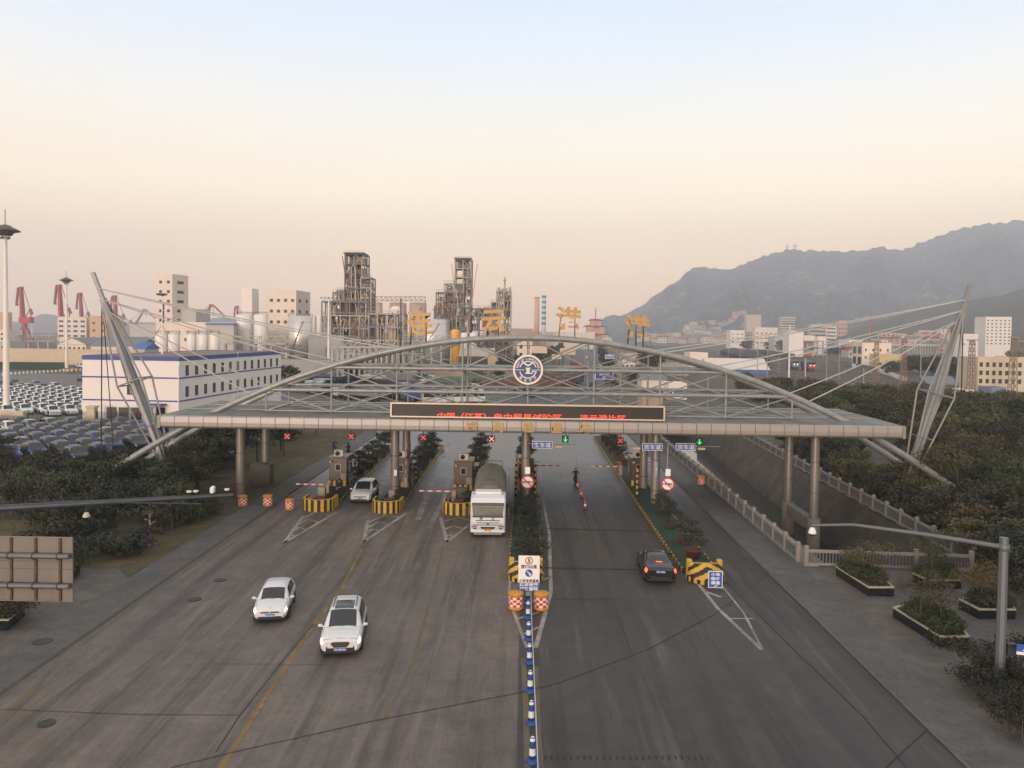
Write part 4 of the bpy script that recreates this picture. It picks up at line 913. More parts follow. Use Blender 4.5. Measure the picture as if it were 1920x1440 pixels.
def make_car(name, label, cat, loc, rz, tab, paint, wr=.34, wb=(-1.35, 1.35), lit=True, brake=False, plate=None, roofglass=False, rails=False, grille='bar', detail=True, group=None):
    B = Body(tab); t = thing(name, label, cat, loc, rz, group); t.scale = (1, .94, .93); y0, y1 = B.y0, B.y1
    B.shell().build('body', paint, t)
    wm = max(r[3] for r in tab)
    # glazing
    yw0 = [r for r in tab if r[0] > 0]; roof_front = next(r[0] for r in tab if r[0] > .1 and r[8] > 1.3 and r[0] > .3) ; hood = next(r[0] for r in tab if r[0] > .9)
    B.across(roof_front - .02, hood - .06, .775, .012, .79).build('windscreen', CARGLASS, t)
    sedan = tab is SEDAN_T
    ry0, ry1 = (-1.55, -.86) if sedan else (tab[1][0] + .06, tab[3][0] - .04)
    B.across(ry0, ry1, .78, .012).build('rear_window', CARGLASS, t)
    rear_t = -1.2 if sedan else tab[3][0] + .1; rear_b = -1.35 if sedan else tab[3][0] - .1
    for (a, c, d, e) in ((rear_b, -.42, -.42, rear_t), (-.36, hood - .35, roof_front - .08, -.36)):
        B.patch([(a, .525), (c, .525), (d, .715), (e, .715)], .012).build_split('side_window', CARGLASS, t)
    # wheel openings and wheels
    arch = MB()
    for yy in wb:
        for s in (-1, 1):
            n = 16; rr = wr + .075; x0 = s * (wm + .012); P = [(x0, yy + rr * math.cos(PI * i / n) , wr + rr * math.sin(PI * i / n)) for i in range(n + 1)] + [(x0, yy - rr, .2), (x0, yy + rr, .2)]
            P = [(s * (max(abs(B.S(max(y0, min(y1, p[1])), v).x) for v in (.1, .2, .3, .4)) + .0) if False else p[0], p[1], p[2]) for p in P]
            Q = [(x - s * .16, y, z) for x, y, z in P]; k = len(P); arch.add(P + Q, [list(range(k)), list(range(2 * k - 1, k - 1, -1))] + [[i, k + i, k + (i + 1) % k, (i + 1) % k] for i in range(k)]).cut()
    arch.build_split('wheel_arch', BLACK, t)
    for yy in wb:
        for s in (-1, 1): wheel(t, s * (wm - .085), yy, wr, .23, s)
    # lamps
    hl = HEADLAMP if lit else HEADOFF
    B.patch([(y1 - .24, .36), (y1 - .04, .34), (y1 - .06, .47), (y1 - .3, .5)], .015).build_split('headlight', hl, t)
    tl = TAILON if brake else TAILOFF
    B.patch([(y0 + .02, .33), (y0 + .28, .38), (y0 + .24, .5), (y0 + .02, .52)], .015).build_split('tail_light', tl, t)
    # front face: grille, lower intake, plate
    fy = y1 + .01; r = tab[-1]; W = r[3]
    g = MB()
    if grille == 'hex':
        g.add([(-.34, fy + .02, .76), (.34, fy + .02, .76), (.42, fy + .01, .68), (.28, fy + .02, .50), (-.28, fy + .02, .50), (-.42, fy + .01, .68)], [[5, 4, 3, 2, 1, 0]]); g.build('grille', BLACK, t)
        c = MB()
        for i in range(4): c.bb(-.36 + i * .02, .36 - i * .02, fy + .015, fy + .035, .715 - i * .055, .73 - i * .055)
        c.build('grille_bars', CHROME, t); lo = MB().bb(-.62, .62, fy - .05, fy + .02, .24, .47).build('lower_intake', BLACK, t)
        for s in (-1, 1): MB().box((s * .62, fy - .1, .5), (.2, .14, .09), 0, -s * .6).build('fog_lamp', BLACK, t)
        zp = .40
    elif grille == 'bar':
        g.bb(-.44, .44, fy - .02, fy + .015, r[8] - .09, r[8] - .03); g.build('grille', BLACK, t); MB().ball((0, fy + .02, r[8] - .06), .05, 8).build('badge', CHROME, t)
        MB().bb(-.56, .56, fy - .06, fy + .012, .26, .38).build('lower_intake', BLACK, t); zp = .44
    else:
        g.bb(-.5, .5, fy - .02, fy + .015, .58, .66); g.build('grille', BLACK, t); MB().bb(-.46, .46, fy + .012, fy + .025, .61, .64).build('grille_bars', CHROME, t); MB().bb(-.6, .6, fy - .04, fy + .01, .3, .4).build('lower_intake', BLACK, t); zp = .47
    if plate:
        yy, s = ((y0 - .015), 1) if brake else ((fy + .025), -1); zz = .78 if brake else zp
        p = MB().bb(-.23, .23, yy - .012, yy + .012, zz - .075, zz + .075).build('number_plate', PLATEB, t)
        text_mesh('lettering', plate, .12, SIGNWHITE, p, .002, T(0, yy + (-.016 if brake else .016), zz, 0 if brake else PI), bold=.001)
    if brake:
        MB().bb(-.62, .62, y0 - .02, y0 + .05, .88, .915).build('boot_trim', CHROME, t); B.across(-1.56, -1.5, .93, .03).build('brake_light', TAILON, t); MB().bb(-.6, .6, y0 - .012, y0 + .1, .33, .47).build('rear_bumper', BLACK, t)
    MB().bb(-wm + .12, wm - .12, y0 + .1, y1 - .1, .17, .3).build('underbody', BLACK, t)
    for s in (-1, 1):
        b = MB().box((s * (wm + .1), hood - .3, tab[6][6] + .06), (.2, .13, .14), 0, s * -.15, .035); b.beam((s * (wm - .08), hood - .28, tab[6][6]), (s * (wm + .06), hood - .3, tab[6][6] + .03), .05); b.build('wing_mirror', paint, t)
    if roofglass: B.across(-.75, .3, .835, .012).build('sunroof', CARGLASS, t)
    if rails:
        b = MB()
        for s in (0, 1):
            pts = [B.S(y, (.80 if s == 0 else 1.2), .03) for y in (-1.5, -1.0, -.4, .1)]; b.path(pts, .02, 6).cut()
        b.build_split('roof_rail', DSTEEL, t)
    if detail:
        b = MB()
        for s in (-1, 1):
            for yy in (-.25, .72 if not sedan else .75): b.box((s * (wm + .005), yy, .8), (.02, .14, .03)).cut()
        b.build_split('door_handle', paint, t)
        b = MB(); 
        for m in (0, 1):
            for yc in (-.38, .55 if False else hood - .28): b.path([B.S(yc, (2 - v) if m else v, .004) for v in (.08, .18, .3, .42, .5)], .007, 4).cut()
        b.build_split('door_seam', BLACK, t)
        b = MB(); b.path([B.S(hood - .04, v, .004) for v in (.62, .8, 1.0, 1.2, 1.38)], .009, 4).cut(); b.path([B.S(y, .60, .004) for y in (hood, hood + .35, y1 - .3)], .007, 4).cut(); b.path([B.S(y, 1.40, .004) for y in (hood, hood + .35, y1 - .3)], .007, 4).cut(); b.path([B.S(y1 - .12, v, .004) for v in (.55, .75, 1.0, 1.25, 1.45)], .009, 4).cut(); b.build_split('bonnet_seam', BLACK, t)
        for s in (0, 1): MB().path([B.S(y, .13 if s == 0 else 1.87, .01) for y in (wb[0] + .5, 0, wb[1] - .5)], .06, 6).build('sill_trim', BLACK, t)
    return t
PW = paint_m('white', (.64, .64, .65)); PK = paint_m('black', (.012, .012, .014), .2)
def head(px0, py0, px1, py1):
    a, b = G(px0, py0), G(px1, py1); d = b - a; return math.atan2(-d.x, d.y)
p = G(516, 1144); make_car('hatchback', 'small white hatchback with lit headlights on the inbound concrete lanes', 'car', p, PI + R(10), HATCH_T, PW, .31, (-1.2, 1.26), True, plate='苏G·5E67', grille='bar')
p = G(646, 1197); make_car('suv', 'white SUV with dark glass sunroof driving nearest the camera', 'car', p, PI + R(8), SUV_T, PW, .36, (-1.38, 1.4), True, plate='苏G·MH0J3', roofglass=True, rails=True, grille='hex')
p = G(684, 934); make_car('suv', 'white SUV stopped in the toll lane between the two left islands', 'car', p, PI + R(1), SUV_T, PW, .36, (-1.38, 1.4), False, plate='苏G·2B81', grille='wide')
p = G(1229, 1073); make_car('sedan', 'black sedan with red brake lights on the outbound lanes', 'car', p, R(-2), SEDAN_T, PK, .33, (-1.42, 1.42), False, True, plate='苏G·T5M6')
# aerial on the hatchback roof
# ------------------------------------------------------------------ tanker truck
def tanker():
    p = G(914, 1009); t = thing('tanker_truck', 'white cab tanker truck with long grey tank leaving the toll lane', 'truck', (p.x, p.y + .25, 0), PI - R(-1.2)); t.scale = (1, 1, .92)
    # local +Y forward; the cab front is at y=0
    b = MB(); W = 1.24
    prof = [(0.0, .62), (.03, 1.15), (-.02, 1.75), (-.16, 2.62), (-.34, 2.98), (-.9, 3.12), (-2.0, 3.12), (-2.05, .8), (-.9, .72)]
    def sec(x, k): return [(x, y - .09 * k, z - (.05 * k if z > 2.6 else 0)) for y, z in prof]
    S = [sec(-W, 1), sec(-W + .1, 0), sec(W - .1, 0), sec(W, 1)]; P = [q for s_ in S for q in s_]; n = len(prof)
    b.add(P, [[i * n + j, i * n + (j + 1) % n, (i + 1) * n + (j + 1) % n, (i + 1) * n + j] for i in range(3) for j in range(n)] + [list(range(n - 1, -1, -1)), list(range(3 * n, 4 * n))])
    cab = b.build('cab', PW, t)
    def front(z):
        for i in range(6):
            (y0, z0), (y1, z1) = prof[i], prof[i + 1]
            if z0 <= z <= z1: return y0 + (y1 - y0) * (z - z0) / (z1 - z0)
        return 0
    def fp(nm, x0, x1, z0, z1, m, o=.015, par=cab, tap=0.):
        b = MB(); k = 5; P = []
        for i in range(k + 1):
            z = z0 + (z1 - z0) * i / k; tt = tap * (1 - i / k); P += [(x0 + tt, front(z) + o, z), (x1 - tt, front(z) + o, z)]
        b.add(P, [[2 * i, 2 * i + 2, 2 * i + 3, 2 * i + 1] for i in range(k)]); return b.build(nm, m, par)
    fp('windscreen', -1.12, 1.12, 1.62, 2.36, mat('cab_glass', lin((92, 98, 96)), .12, 0, .35, 1.5), .015, cab, .05); fp('sun_visor', -1.14, 1.14, 2.38, 2.64, mat('visor_dark', lin((46, 54, 64)), .3), .05)
    fp('wiper_panel', -1.1, 1.1, 1.53, 1.62, BLACK, .02)
    for z0, z1, w in ((1.27, 1.33, .86), (1.1, 1.15, .8), (.93, .98, 1.05)): fp('grille_slot', -w, w, z0, z1, BLACK, .012)
    fp('badge', -.09, .09, 1.0, 1.16, CHROME, .03); fp('lower_grille', -.55, .55, .64, .8, BLACK, .02, cab, .12)
    for s in (-1, 1):
        x = s * .95; fp('headlight', min(x - .2, x + .2), max(x - .2, x + .2), .76, .9, HEADOFF, .02); fp('fog_lamp', x - .16 if s > 0 else x - .1, x + .1 if s > 0 else x + .16, .6 + .04, .72, BLACK, .015)
        b = MB(); b.add([(s * (W + .012), -.35, 1.66), (s * (W + .012), -.42, 2.5), (s * (W + .012), -1.15, 2.5), (s * (W + .012), -1.15, 1.6)], [[0, 1, 2, 3] if s < 0 else [3, 2, 1, 0]]); b.build('side_window', CARGLASS, cab)
        m = MB().box((s * (W + .26), .02, 2.05), (.22, .14, .62), 0, 0, .04); m.box((s * (W + .24), .02, 1.6), (.24, .14, .22)); m.beam((s * W, -.15, 2.4), (s * (W + .25), .02, 2.36), .05); m.build('wing_mirror', BLACK, t)
    text_mesh('lettering', '国', .2, SIGNBLUE, cab, .003, T(.48, .035, 1.44, PI), bold=.006); text_mesh('lettering', '招', .2, mat('grey_letter', lin((96, 100, 110)), .5), cab, .003, T(-.36, .035, 1.44, PI), bold=.004)
    MB().bb(-W + .02, W - .02, -.5, .07, .36, .6, 0, .04).build('bumper', WHITE, t); MB().bb(-1.0, 1.0, -.4, .03, .2, .35).build('skid_plate', mat('skid_grey', lin((140, 140, 134)), .5, .3), t)
    pl = MB().bb(-.24, .24, .075, .095, .52, .68).build('number_plate', PLATEY, t); text_mesh('lettering', '苏G·7185', .12, BLACK, pl, .002, T(0, .099, .6, PI), bold=.001)
    # roof air deflector lip, chassis, tank
    MB().bb(-.95, .95, -2.0, -.9, 3.12, 3.3, 0, .05).build('roof_fairing', WHITE, cab)
    ch = MB(); 
    for s in (-1, 1): ch.bb(s * .42 - .06, s * .42 + .06, -13.2, -.6, .75, 1.0)
    ch.bb(-.42, .42, -13.2, -13.0, .75, 1.0); ch.bb(-.42, .42, -6, -5.8, .75, 1.0); ch.build('chassis', BLACK, t)
    tank = mat('tank_grey', lin((112, 108, 98)), .45, .25, .15, .6, stretch=(1, .3, 1))
    b = MB().lathe([(.02, 0), (.7, .06), (1.08, .22), (1.22, .45), (1.25, 1.2), (1.25, 5), (1.25, 9.6), (1.2, 10.1), (.95, 10.45), (.02, 10.55)], (0, 0, 0), 36); tk = b.build('tank', tank, t); tk.matrix_local = Matrix.Translation((0, -2.35, 2.28)) @ Matrix.Rotation(PI / 2, 4, 'X')
    b = MB()
    for z in (1.3, 3.4, 5.6, 7.8, 9.6): b.lathe([(1.25, z), (1.275, z + .01), (1.275, z + .05), (1.25, z + .06)], (0, 0, 0), 36).cut()
    b.build_split('tank_band', tank, tk)
    b = MB(); b.path([(-.9, -12.0, 3.2), (-.9, -12.0, 3.75), (.9, -12.0, 3.75), (.9, -12.0, 3.2)], .035, 6); b.build('rear_guard', mat('guard_rust', lin((92, 58, 50)), .6), t)
    b = MB()
    for xx in (-1.28, -1.5): b.tube((xx, -9.0, 1.2), (xx, -9.0, 3.1), .025, n=5)
    for i in range(6): b.tube((-1.28, -9, 1.4 + i * .3), (-1.5, -9, 1.4 + i * .3), .018, n=5)
    b.build('ladder', STEEL, t)
    for yy in (-1.1, -4.6, -9.6, -10.8, -12.0):
        for s in (-1, 1): wheel(t, s * 1.03, yy, .5, .34, s)
    for s in (-1, 1): MB().bb(s * 1.2 - .05, s * 1.2 + .05, -8.6, -5.4, .5, 1.0).build('side_guard', DSTEEL, t)
tanker()
# ------------------------------------------------------------------ people (one skinned body each)
SKIN = mat('skin', lin((176, 132, 108)), .6, 0, .06); 
def person(name_label, loc, rz, J, cols, helmet=None, group=None, extra=None):
    """J: joints in metres, local +Y is where the person faces; body grown with a skin modifier then frozen to one mesh"""
    t = thing('person', name_label, 'person', loc, rz, group)
    vs = []; es = []; rs = []
    def v(p, r): vs.append(p); rs.append(r); return len(vs) - 1
    def ch(i, *pr):
        for p, r in pr: j = v(p, r); es.append((i, j)); i = j
        return i
    pel = v(J['pelvis'], .15); ab = ch(pel, (V(J['pelvis']).lerp(V(J['chest']), .5), .135)); che = ch(ab, (J['chest'], .155)); nk = ch(che, (J['neck'], .06))
    hd = V(J['head']); ch(nk, (hd - V((0, .01, .07)), .075), (hd + V((0, 0, .02)), .1), (hd + V((0, -.005, .09)), .08))
    nose = ch(nk + 2, (hd + V((0, .105, 0)), .018)) if False else None
    for s, k in ((-1, 'l'), (1, 'r')):
        sh = ch(che, (V(J['neck']) + V((s * .1, 0, -.06)), .075), (V(J['neck']) + V((s * .185, 0, -.08)), .065)); el = ch(sh, (J['elbow_' + k], .045)); wr = ch(el, (J['hand_' + k], .03))
        hp = V(J['hand_' + k]); dr = (hp - V(J['elbow_' + k])).normalized(); sd = dr.cross(V((0, 0, 1))); sd = sd.normalized() if sd.length > .1 else V((0, 1, 0))
        pm = ch(wr, (hp + dr * .06, .034))
        for q, l in ((-.03, .062), (-.01, .075), (.01, .07), (.03, .055)): ch(pm, (hp + dr * .1 + sd * q, .010), (hp + dr * (.1 + l * .7) + sd * q * 1.1 - V((0, 0, .012)), .009), (hp + dr * (.1 + l) + sd * q - V((0, 0, .03)), .008))
        ch(wr, (hp + dr * .045 + sd * .045, .012), (hp + dr * .085 + sd * .058, .010))
        hip = ch(pel, (V(J['pelvis']) + V((s * .095, 0, -.07)), .1)); kn = ch(hip, (J['knee_' + k], .062)); an = ch(kn, (J['foot_' + k], .04)); f = V(J['foot_' + k]); ch(an, (f + V((0, .07, -.05)), .045), (f + V((0, .17, -.06)), .035))
    me = bpy.data.meshes.new('body'); me.from_pydata([tuple(p) for p in vs], es, []); o = bpy.data.objects.new('body', me); COL.objects.link(o)
    md = o.modifiers.new('s', 'SKIN'); me.skin_vertices[0].data[0].use_root = True
    for i, r in enumerate(rs): me.skin_vertices[0].data[i].radius = (r, r)
    o.modifiers.new('d', 'SUBSURF').levels = 1
    dg = bpy.context.evaluated_depsgraph_get(); m2 = bpy.data.meshes.new_from_object(o.evaluated_get(dg)); bpy.data.objects.remove(o)
    for m in cols: m2.materials.append(m)       # skin, top, trousers, shoes
    zn = J['neck'][2] + .01; zp = J['pelvis'][2]; hl, hr = V(J['hand_l']), V(J['hand_r'])
    for p in m2.polygons:
        c = p.center; p.use_smooth = True; k = 1
        if c.z > zn: k = 0
        elif min((c - hl).length, (c - hr).length) < .13: k = 0
        elif min((c - V(J['foot_l'])).length, (c - V(J['foot_r'])).length) < .16 : k = 3
        elif min((c - V(J['knee_l'])).length, (c - V(J['knee_r'])).length) < .25 or c.z < zp - .02: k = 2
        p.material_index = k
    b = bpy.data.objects.new('body', m2); COL.objects.link(b); b.parent = t
    # face and hair or helmet
    if helmet: MB().ball((hd.x, hd.y - .01, hd.z + .03), .135, 14).build('helmet', helmet, t)
    else: MB().ball((hd.x, hd.y - .02, hd.z + .05), .112, 14, 0, 1., True).build('hair', mat('hair_black', (.01, .009, .009), .6), t)
    for s in (-1, 1): MB().ball((hd.x + s * .035, hd.y + .098, hd.z + .02), .012, 6).build('eye', BLACK, t)
    MB().beam((hd.x, hd.y + .098, hd.z + .01), (hd.x, hd.y + .115, hd.z - .02), .022).build('nose', SKIN, t); MB().bb(hd.x - .025, hd.x + .025, hd.y + .09, hd.y + .1, hd.z - .055, hd.z - .045).build('mouth', mat('lips', lin((130, 72, 66)), .6), t)
    for s in (-1, 1): MB().ball((hd.x + s * .1, hd.y, hd.z), .024, 6, 0, 1.4).build('ear', SKIN, t)
    return t
DKC = mat('dark_cloth', (.012, .012, .015), .9, 0, .3, 8); BLUEC = mat('blue_cloth', lin((42, 60, 108)), .9, 0, .15, 8); SHOE = mat('shoe', (.015, .014, .014), .6)
STAND = dict(pelvis=(0, 0, .95), chest=(0, 0, 1.28), neck=(0, 0, 1.5), head=(0, .02, 1.64), elbow_l=(-.27, -.02, 1.16), elbow_r=(.27, .02, 1.16), hand_l=(-.2, .2, 1.08), hand_r=(.24, .12, .93), knee_l=(-.1, .02, .5), knee_r=(.1, .04, .5), foot_l=(-.11, -.03, .09), foot_r=(.12, .03, .09))
RIDE = dict(pelvis=(0, -.15, .86), chest=(0, .0, 1.18), neck=(0, .08, 1.38), head=(0, .13, 1.52), elbow_l=(-.3, .22, 1.12), elbow_r=(.3, .22, 1.12), hand_l=(-.26, .46, 1.04), hand_r=(.26, .46, 1.04), knee_l=(-.16, .28, .72), knee_r=(.16, .28, .62), foot_l=(-.14, .2, .32), foot_r=(.14, .22, .2))
p = G(637, 936); person('guard in black uniform standing beside the far left toll booth', (p.x, p.y, .22 if False else .0), PI * .8, STAND, [SKIN, DKC, DKC, SHOE], DKC)
p = G(76, 806); person('person in dark clothes standing by the iron fence of the car park', (p.x, p.y, .05), PI * .5, STAND, [SKIN, DKC, DKC, SHOE])
def twowheel(name, lab, cat, loc, rz, scoot, colr, lit=None):
    t = thing(name, lab, cat, loc, rz); r = .24 if scoot else .33; wbs = .62 if scoot else .52
    for s in (-1, 1):
        b = MB(); P = [(0, s * wbs + r * math.cos(2 * PI * i / 20), r + .02 + r * math.sin(2 * PI * i / 20)) for i in range(21)]; b.path(P, .05 if scoot else .02, 6, cap=False); w = b.build('wheel', RUBBER, t)
        c = MB()
        for i in range(6): a = PI * i / 6; c.tube((0, s * wbs - r * math.cos(a), r + .02 - r * math.sin(a)), (0, s * wbs + r * math.cos(a), r + .02 + r * math.sin(a)), .008, n=4)
        c.build('spokes', CHROME, w)
    b = MB()
    if scoot:
        b.path([(0, -.75, .55), (0, -.5, .66), (0, -.1, .62), (0, .05, .34), (0, .3, .32), (0, .48, .6), (0, .5, .95)], [.12, .17, .15, .12, .11, .13, .07], 10); b.build('body', colr, t)
        MB().box((0, -.3, .74), (.28, .7, .1), 0, 0, .03).build('seat', BLACK, t)
    else:
        for q in (((0, -.18, .8), (0, -.05, .3)), ((0, -.05, .3), (0, .38, .78)), ((0, -.17, .72), (0, .4, .8)), ((0, -.05, .3), (0, -.52, .35)), ((0, -.17, .74), (0, -.52, .35)), ((0, .4, .95), (0, .52, .35))): b.tube(*q, .018, n=6)
        b.build('frame', colr, t); MB().box((0, -.18, .84), (.15, .25, .06), 0, 0, .02).build('saddle', BLACK, t); b = MB(); b.tube((-.15, -.05, .2), (.15, -.05, .42), .015); b.build('pedals', BLACK, t)
    MB().path([(-.3, .4, 1.02), (-.1, .46, 1.04), (.1, .46, 1.04), (.3, .4, 1.02)], .018, 6).build('handlebar', BLACK, t)
    if lit: MB().ball((0, .58, .85), .09, 10).build('headlight', lit[0], t)
    if lit: MB().box((0, -.78, .62), (.34, .08, .12)).build('tail_light', lit[1], t)
    return t
p = G(626, 851); twowheel('bicycle', 'bicycle ridden by the cyclist in the blue jacket', 'bicycle', (p.x, p.y, .12), 0, False, DSTEEL); person('cyclist in a blue jacket riding away on the left pavement', (p.x, p.y, .12), 0, RIDE, [SKIN, BLUEC, DKC, SHOE])
p = G(653, 859); twowheel('scooter', 'dark scooter under the rider in black on the left', 'scooter', (p.x, p.y, .12), PI, True, BLACK); person('scooter rider in black clothes and helmet on the left pavement', (p.x, p.y, .12), PI, RIDE, [SKIN, DKC, DKC, SHOE], DKC)
p = G(1188, 900); MC = twowheel('motorcycle', 'motorcycle with red tail light and bright lamp beside the right booth', 'motorcycle', (p.x - .15, p.y, 0), R(15), True, BLACK, (HEADLAMP, TAILON)); person('rider in black on the motorcycle stopped at the right booth', (p.x - .15, p.y, 0), R(15), RIDE, [SKIN, DKC, DKC, SHOE], DKC)
p = G(1081, 915); twowheel('scooter', 'small scooter beyond the red cones in the outbound lanes', 'scooter', (p.x, p.y + 1.5, 0), 0, True, BLACK); person('rider in dark clothes on the scooter beyond the red cones', (p.x, p.y + 1.5, 0), 0, RIDE, [SKIN, DKC, DKC, SHOE], RED)
# ------------------------------------------------------------------ foliage
random.seed(7)
def leaf_mat(name, c, v=.45, rnd=.34): 
    m = mat('leaf_' + name, c, .75, 0, v, 1.6, rnd=rnd); return m
LF = dict(dark=leaf_mat('dark', lin((42, 43, 26))), mid=leaf_mat('mid', lin((54, 60, 32))), olive=leaf_mat('olive', lin((70, 68, 36))), brown=leaf_mat('brown', lin((72, 60, 40))), rust=leaf_mat('rust', lin((73, 48, 36))), yellow=leaf_mat('yellow', lin((90, 76, 40))), blue=leaf_mat('bluegreen', lin((42, 47, 35))), box=leaf_mat('box', lin((57, 63, 30)), .3))
BARK = mat('bark', lin((84, 72, 60)), .95, 0, .3, 6); PALEBARK = mat('pale_bark', lin((176, 166, 152)), .9, 0, .15, 6)
def leaves(clumps, n, size, rnd, flat=.5):
    """leaf-sized faces scattered on and inside clumps (centre, radius, squash)"""
    vs = []; fs = []; tot = sum(c[1] ** 2 for c in clumps)
    for c, r, sq in clumps:
        k = max(8, int(n * r * r / tot))
        for _ in range(k):
            d = V((rnd.gauss(0, 1), rnd.gauss(0, 1), rnd.gauss(0, 1))).normalized(); rr = r * (rnd.random() ** .45) * (1 + .12 * rnd.random())
            p = V(c) + V((d.x * rr, d.y * rr, d.z * rr * sq)); s = size * (.55 + .9 * rnd.random())
            nrm = (d + V((rnd.uniform(-1, 1), rnd.uniform(-1, 1), rnd.uniform(-.3, 1))) * .9).normalized(); a = nrm.orthogonal().normalized(); a = Matrix.Rotation(rnd.random() * 6.28, 3, nrm) @ a; b = nrm.cross(a)
            o = len(vs); vs += [p - a * s, p + b * s * flat, p + a * s, p - b * s * flat]; fs.append([o, o + 1, o + 2, o + 3])
    return vs, fs
_protos = {}
def tree_proto(kind, h, w, seed, n=1500, leaf=.16, stems=1, trunk_h=.35, bark=BARK, shape='round'):
    rnd = random.Random(seed); tr = MB(); cl = []
    base = [(0, 0)] if stems == 1 else [(rnd.uniform(-.25, .25) * w, rnd.uniform(-.25, .25) * w) for _ in range(stems)]
    for bx, by in base:
        top = V((bx + rnd.uniform(-.1, .1) * w, by + rnd.uniform(-.1, .1) * w, h * .8)); mid = V((bx + rnd.uniform(-.05, .05) * w, by, h * trunk_h)); r0 = max(.03, h * .022)
        tr.path([(bx, by, 0), mid, top], [r0, r0 * .7, r0 * .2], 7)
        nl = 7 if stems == 1 else 3
        for i in range(nl):
            f = trunk_h + (.95 - trunk_h) * (i + .5) / nl; s = mid.lerp(top, max(0, (f - trunk_h) / (.8 - trunk_h)) if f < .8 else 1)
            if shape == 'cone': rad = w / 2 * (1.05 - f) * 1.5
            else: rad = w / 2 * math.sqrt(max(.1, 1 - ((f - .62) / .5) ** 2))
            a = i * 2.4 + rnd.random(); e = s + V((math.cos(a) * rad * .75, math.sin(a) * rad * .75, h * (.08 if shape != 'cone' else -.02)))
            tr.path([s, (s + e) / 2 + V((0, 0, .03 * h)), e], [r0 * .4, r0 * .28, r0 * .1], 5)
            cl.append((e, w * rnd.uniform(.17, .26), rnd.uniform(.6, .85)))
            a2 = a + rnd.uniform(.6, 1.4); cl.append((s + V((math.cos(a2) * rad * .4, math.sin(a2) * rad * .4, h * .1)), w * rnd.uniform(.15, .22), .75))
        cl.append((top + V((0, 0, h * .06)), w * .17, .9))
    vs, fs = leaves(cl, n, leaf, rnd)
    return tr, vs, fs
def tree(kind, leafm, loc, label, group, h=4, w=3.4, name='tree', cat='tree', rz=0., scale=1., **kw):
    key = (kind, leafm, round(h, 1), round(w, 1))
    if key not in _protos:
        tr, vs, fs = tree_proto(kind, h, w, len(_protos) + 11, **kw)
        t = thing(name, label, cat, loc, rz, group); t.scale = (scale,) * 3
        tr.build('trunk', kw.get('bark', BARK), t); MB().add(vs, fs).build('crown', LF[leafm], t); _protos[key] = t; return t
    t = dup(_protos[key], loc, rz, label, group, scale); t.name = name; t['category'] = cat; return t
# planting in the black marble boxes of the right-hand plaza
MARBLE = mat('black_marble', (.012, .013, .015), .18, 0, .4, 3); COPING = mat('pale_coping', lin((168, 156, 138)), .7, 0, .1, 3); SOIL = mat('soil', lin((66, 54, 44)), 1, 0, .3, 6)
def planter(poly, label, treekind, hedge, th=2.0):
    c = sum((V((p[0], p[1])) for p in poly), V((0, 0))) / len(poly); t = thing('planter_box', label, 'planter', (c.x, c.y, .115), 0, 'black marble planter boxes on the paving')
    L = [V((p[0], p[1])) - c for p in poly]; inn = [p * (1 - .14 / max(p.length, .5)) for p in L]
    MB().prism([tuple(p) for p in L], 0, .46).build('wall', MARBLE, t)
    b = MB(); n = len(L); ar = sum(L[i].x * L[(i + 1) % n].y - L[(i + 1) % n].x * L[i].y for i in range(n))
    o2 = [p * 1.015 for p in L]
    P = [(p.x, p.y, z) for z in (.46, .53) for q in (o2, inn) for p in q]
    for i in range(n):
        j = (i + 1) % n; fs = [[i, j, 2 * n + j, 2 * n + i], [2 * n + i, 2 * n + j, 3 * n + j, 3 * n + i], [3 * n + i, 3 * n + j, n + j, n + i]]; b.add(P, [f if ar > 0 else f[::-1] for f in fs])
    b.build('coping', COPING, t); MB().sheet([tuple(p) for p in inn], .475).build('soil', SOIL, t)
    rnd = random.Random(int(c.x * 100)); cl = []
    a, bb = L[hedge[0]], L[hedge[1]]; mid = V((0, 0))
    for i in range(44):
        q = rnd.randrange(len(L)); p = L[q].lerp(L[(q + 1) % len(L)], rnd.random()) * (math.sqrt(rnd.random()) * .84); cl.append(((p.x, p.y, .68 + rnd.uniform(0, .12)), rnd.uniform(.3, .42), .8))
    vs, fs = leaves(cl, 8500, .055, rnd, .6); h = MB().add(vs, fs); sh = thing('box_hedge', 'clipped green hedge in ' + label.split(',')[0].replace('black marble ', 'the '), 'hedge', (c.x, c.y, .115), 0, 'clipped hedges in the marble planters'); h.build('foliage', LF['box'], sh)
    MB().path([(cl[3][0][0], cl[3][0][1], .48), (cl[7][0][0], cl[7][0][1], .6)], .03, 5).build('stem', BARK, sh)
    tree('thin' + str(int(c.x)), treekind, (c.x + (a.x + bb.x) * .1, c.y + .2, .55), 'thin spreading ' + ('young tree' if treekind != 'yellow' else 'yellowing young tree') + ' growing in ' + label.split(',')[0].replace('black marble ', 'the '), 'young trees in the marble planters', th, 2.6, n=1700, leaf=.06, stems=3, trunk_h=.2)
def gp(*pp): return [(G(x, y, .115).x, G(x, y, .115).y) for x, y in pp]
planter(gp((1567, 1078), (1628, 1118), (1676, 1118), (1652, 1096), (1600, 1072)), 'black marble planter nearest the balustrade, beside the canal', 'olive', (1, 4))
planter(gp((1674, 1157), (1763, 1214), (1817, 1214), (1796, 1186), (1720, 1145)), 'black marble planter in the middle of the paving, largest of the four', 'olive', (1, 4), 2.4)
planter(gp((1711, 1091), (1740, 1104), (1802, 1104), (1790, 1088), (1750, 1080)), 'black marble planter farthest right behind, near the balustrade corner', 'mid', (0, 3), 2.6)
planter(gp((1798, 1141), (1835, 1161), (1904, 1161), (1890, 1140), (1840, 1126)), 'black marble planter beside the grey lamp pole, right side', 'yellow', (1, 4), 2.0)
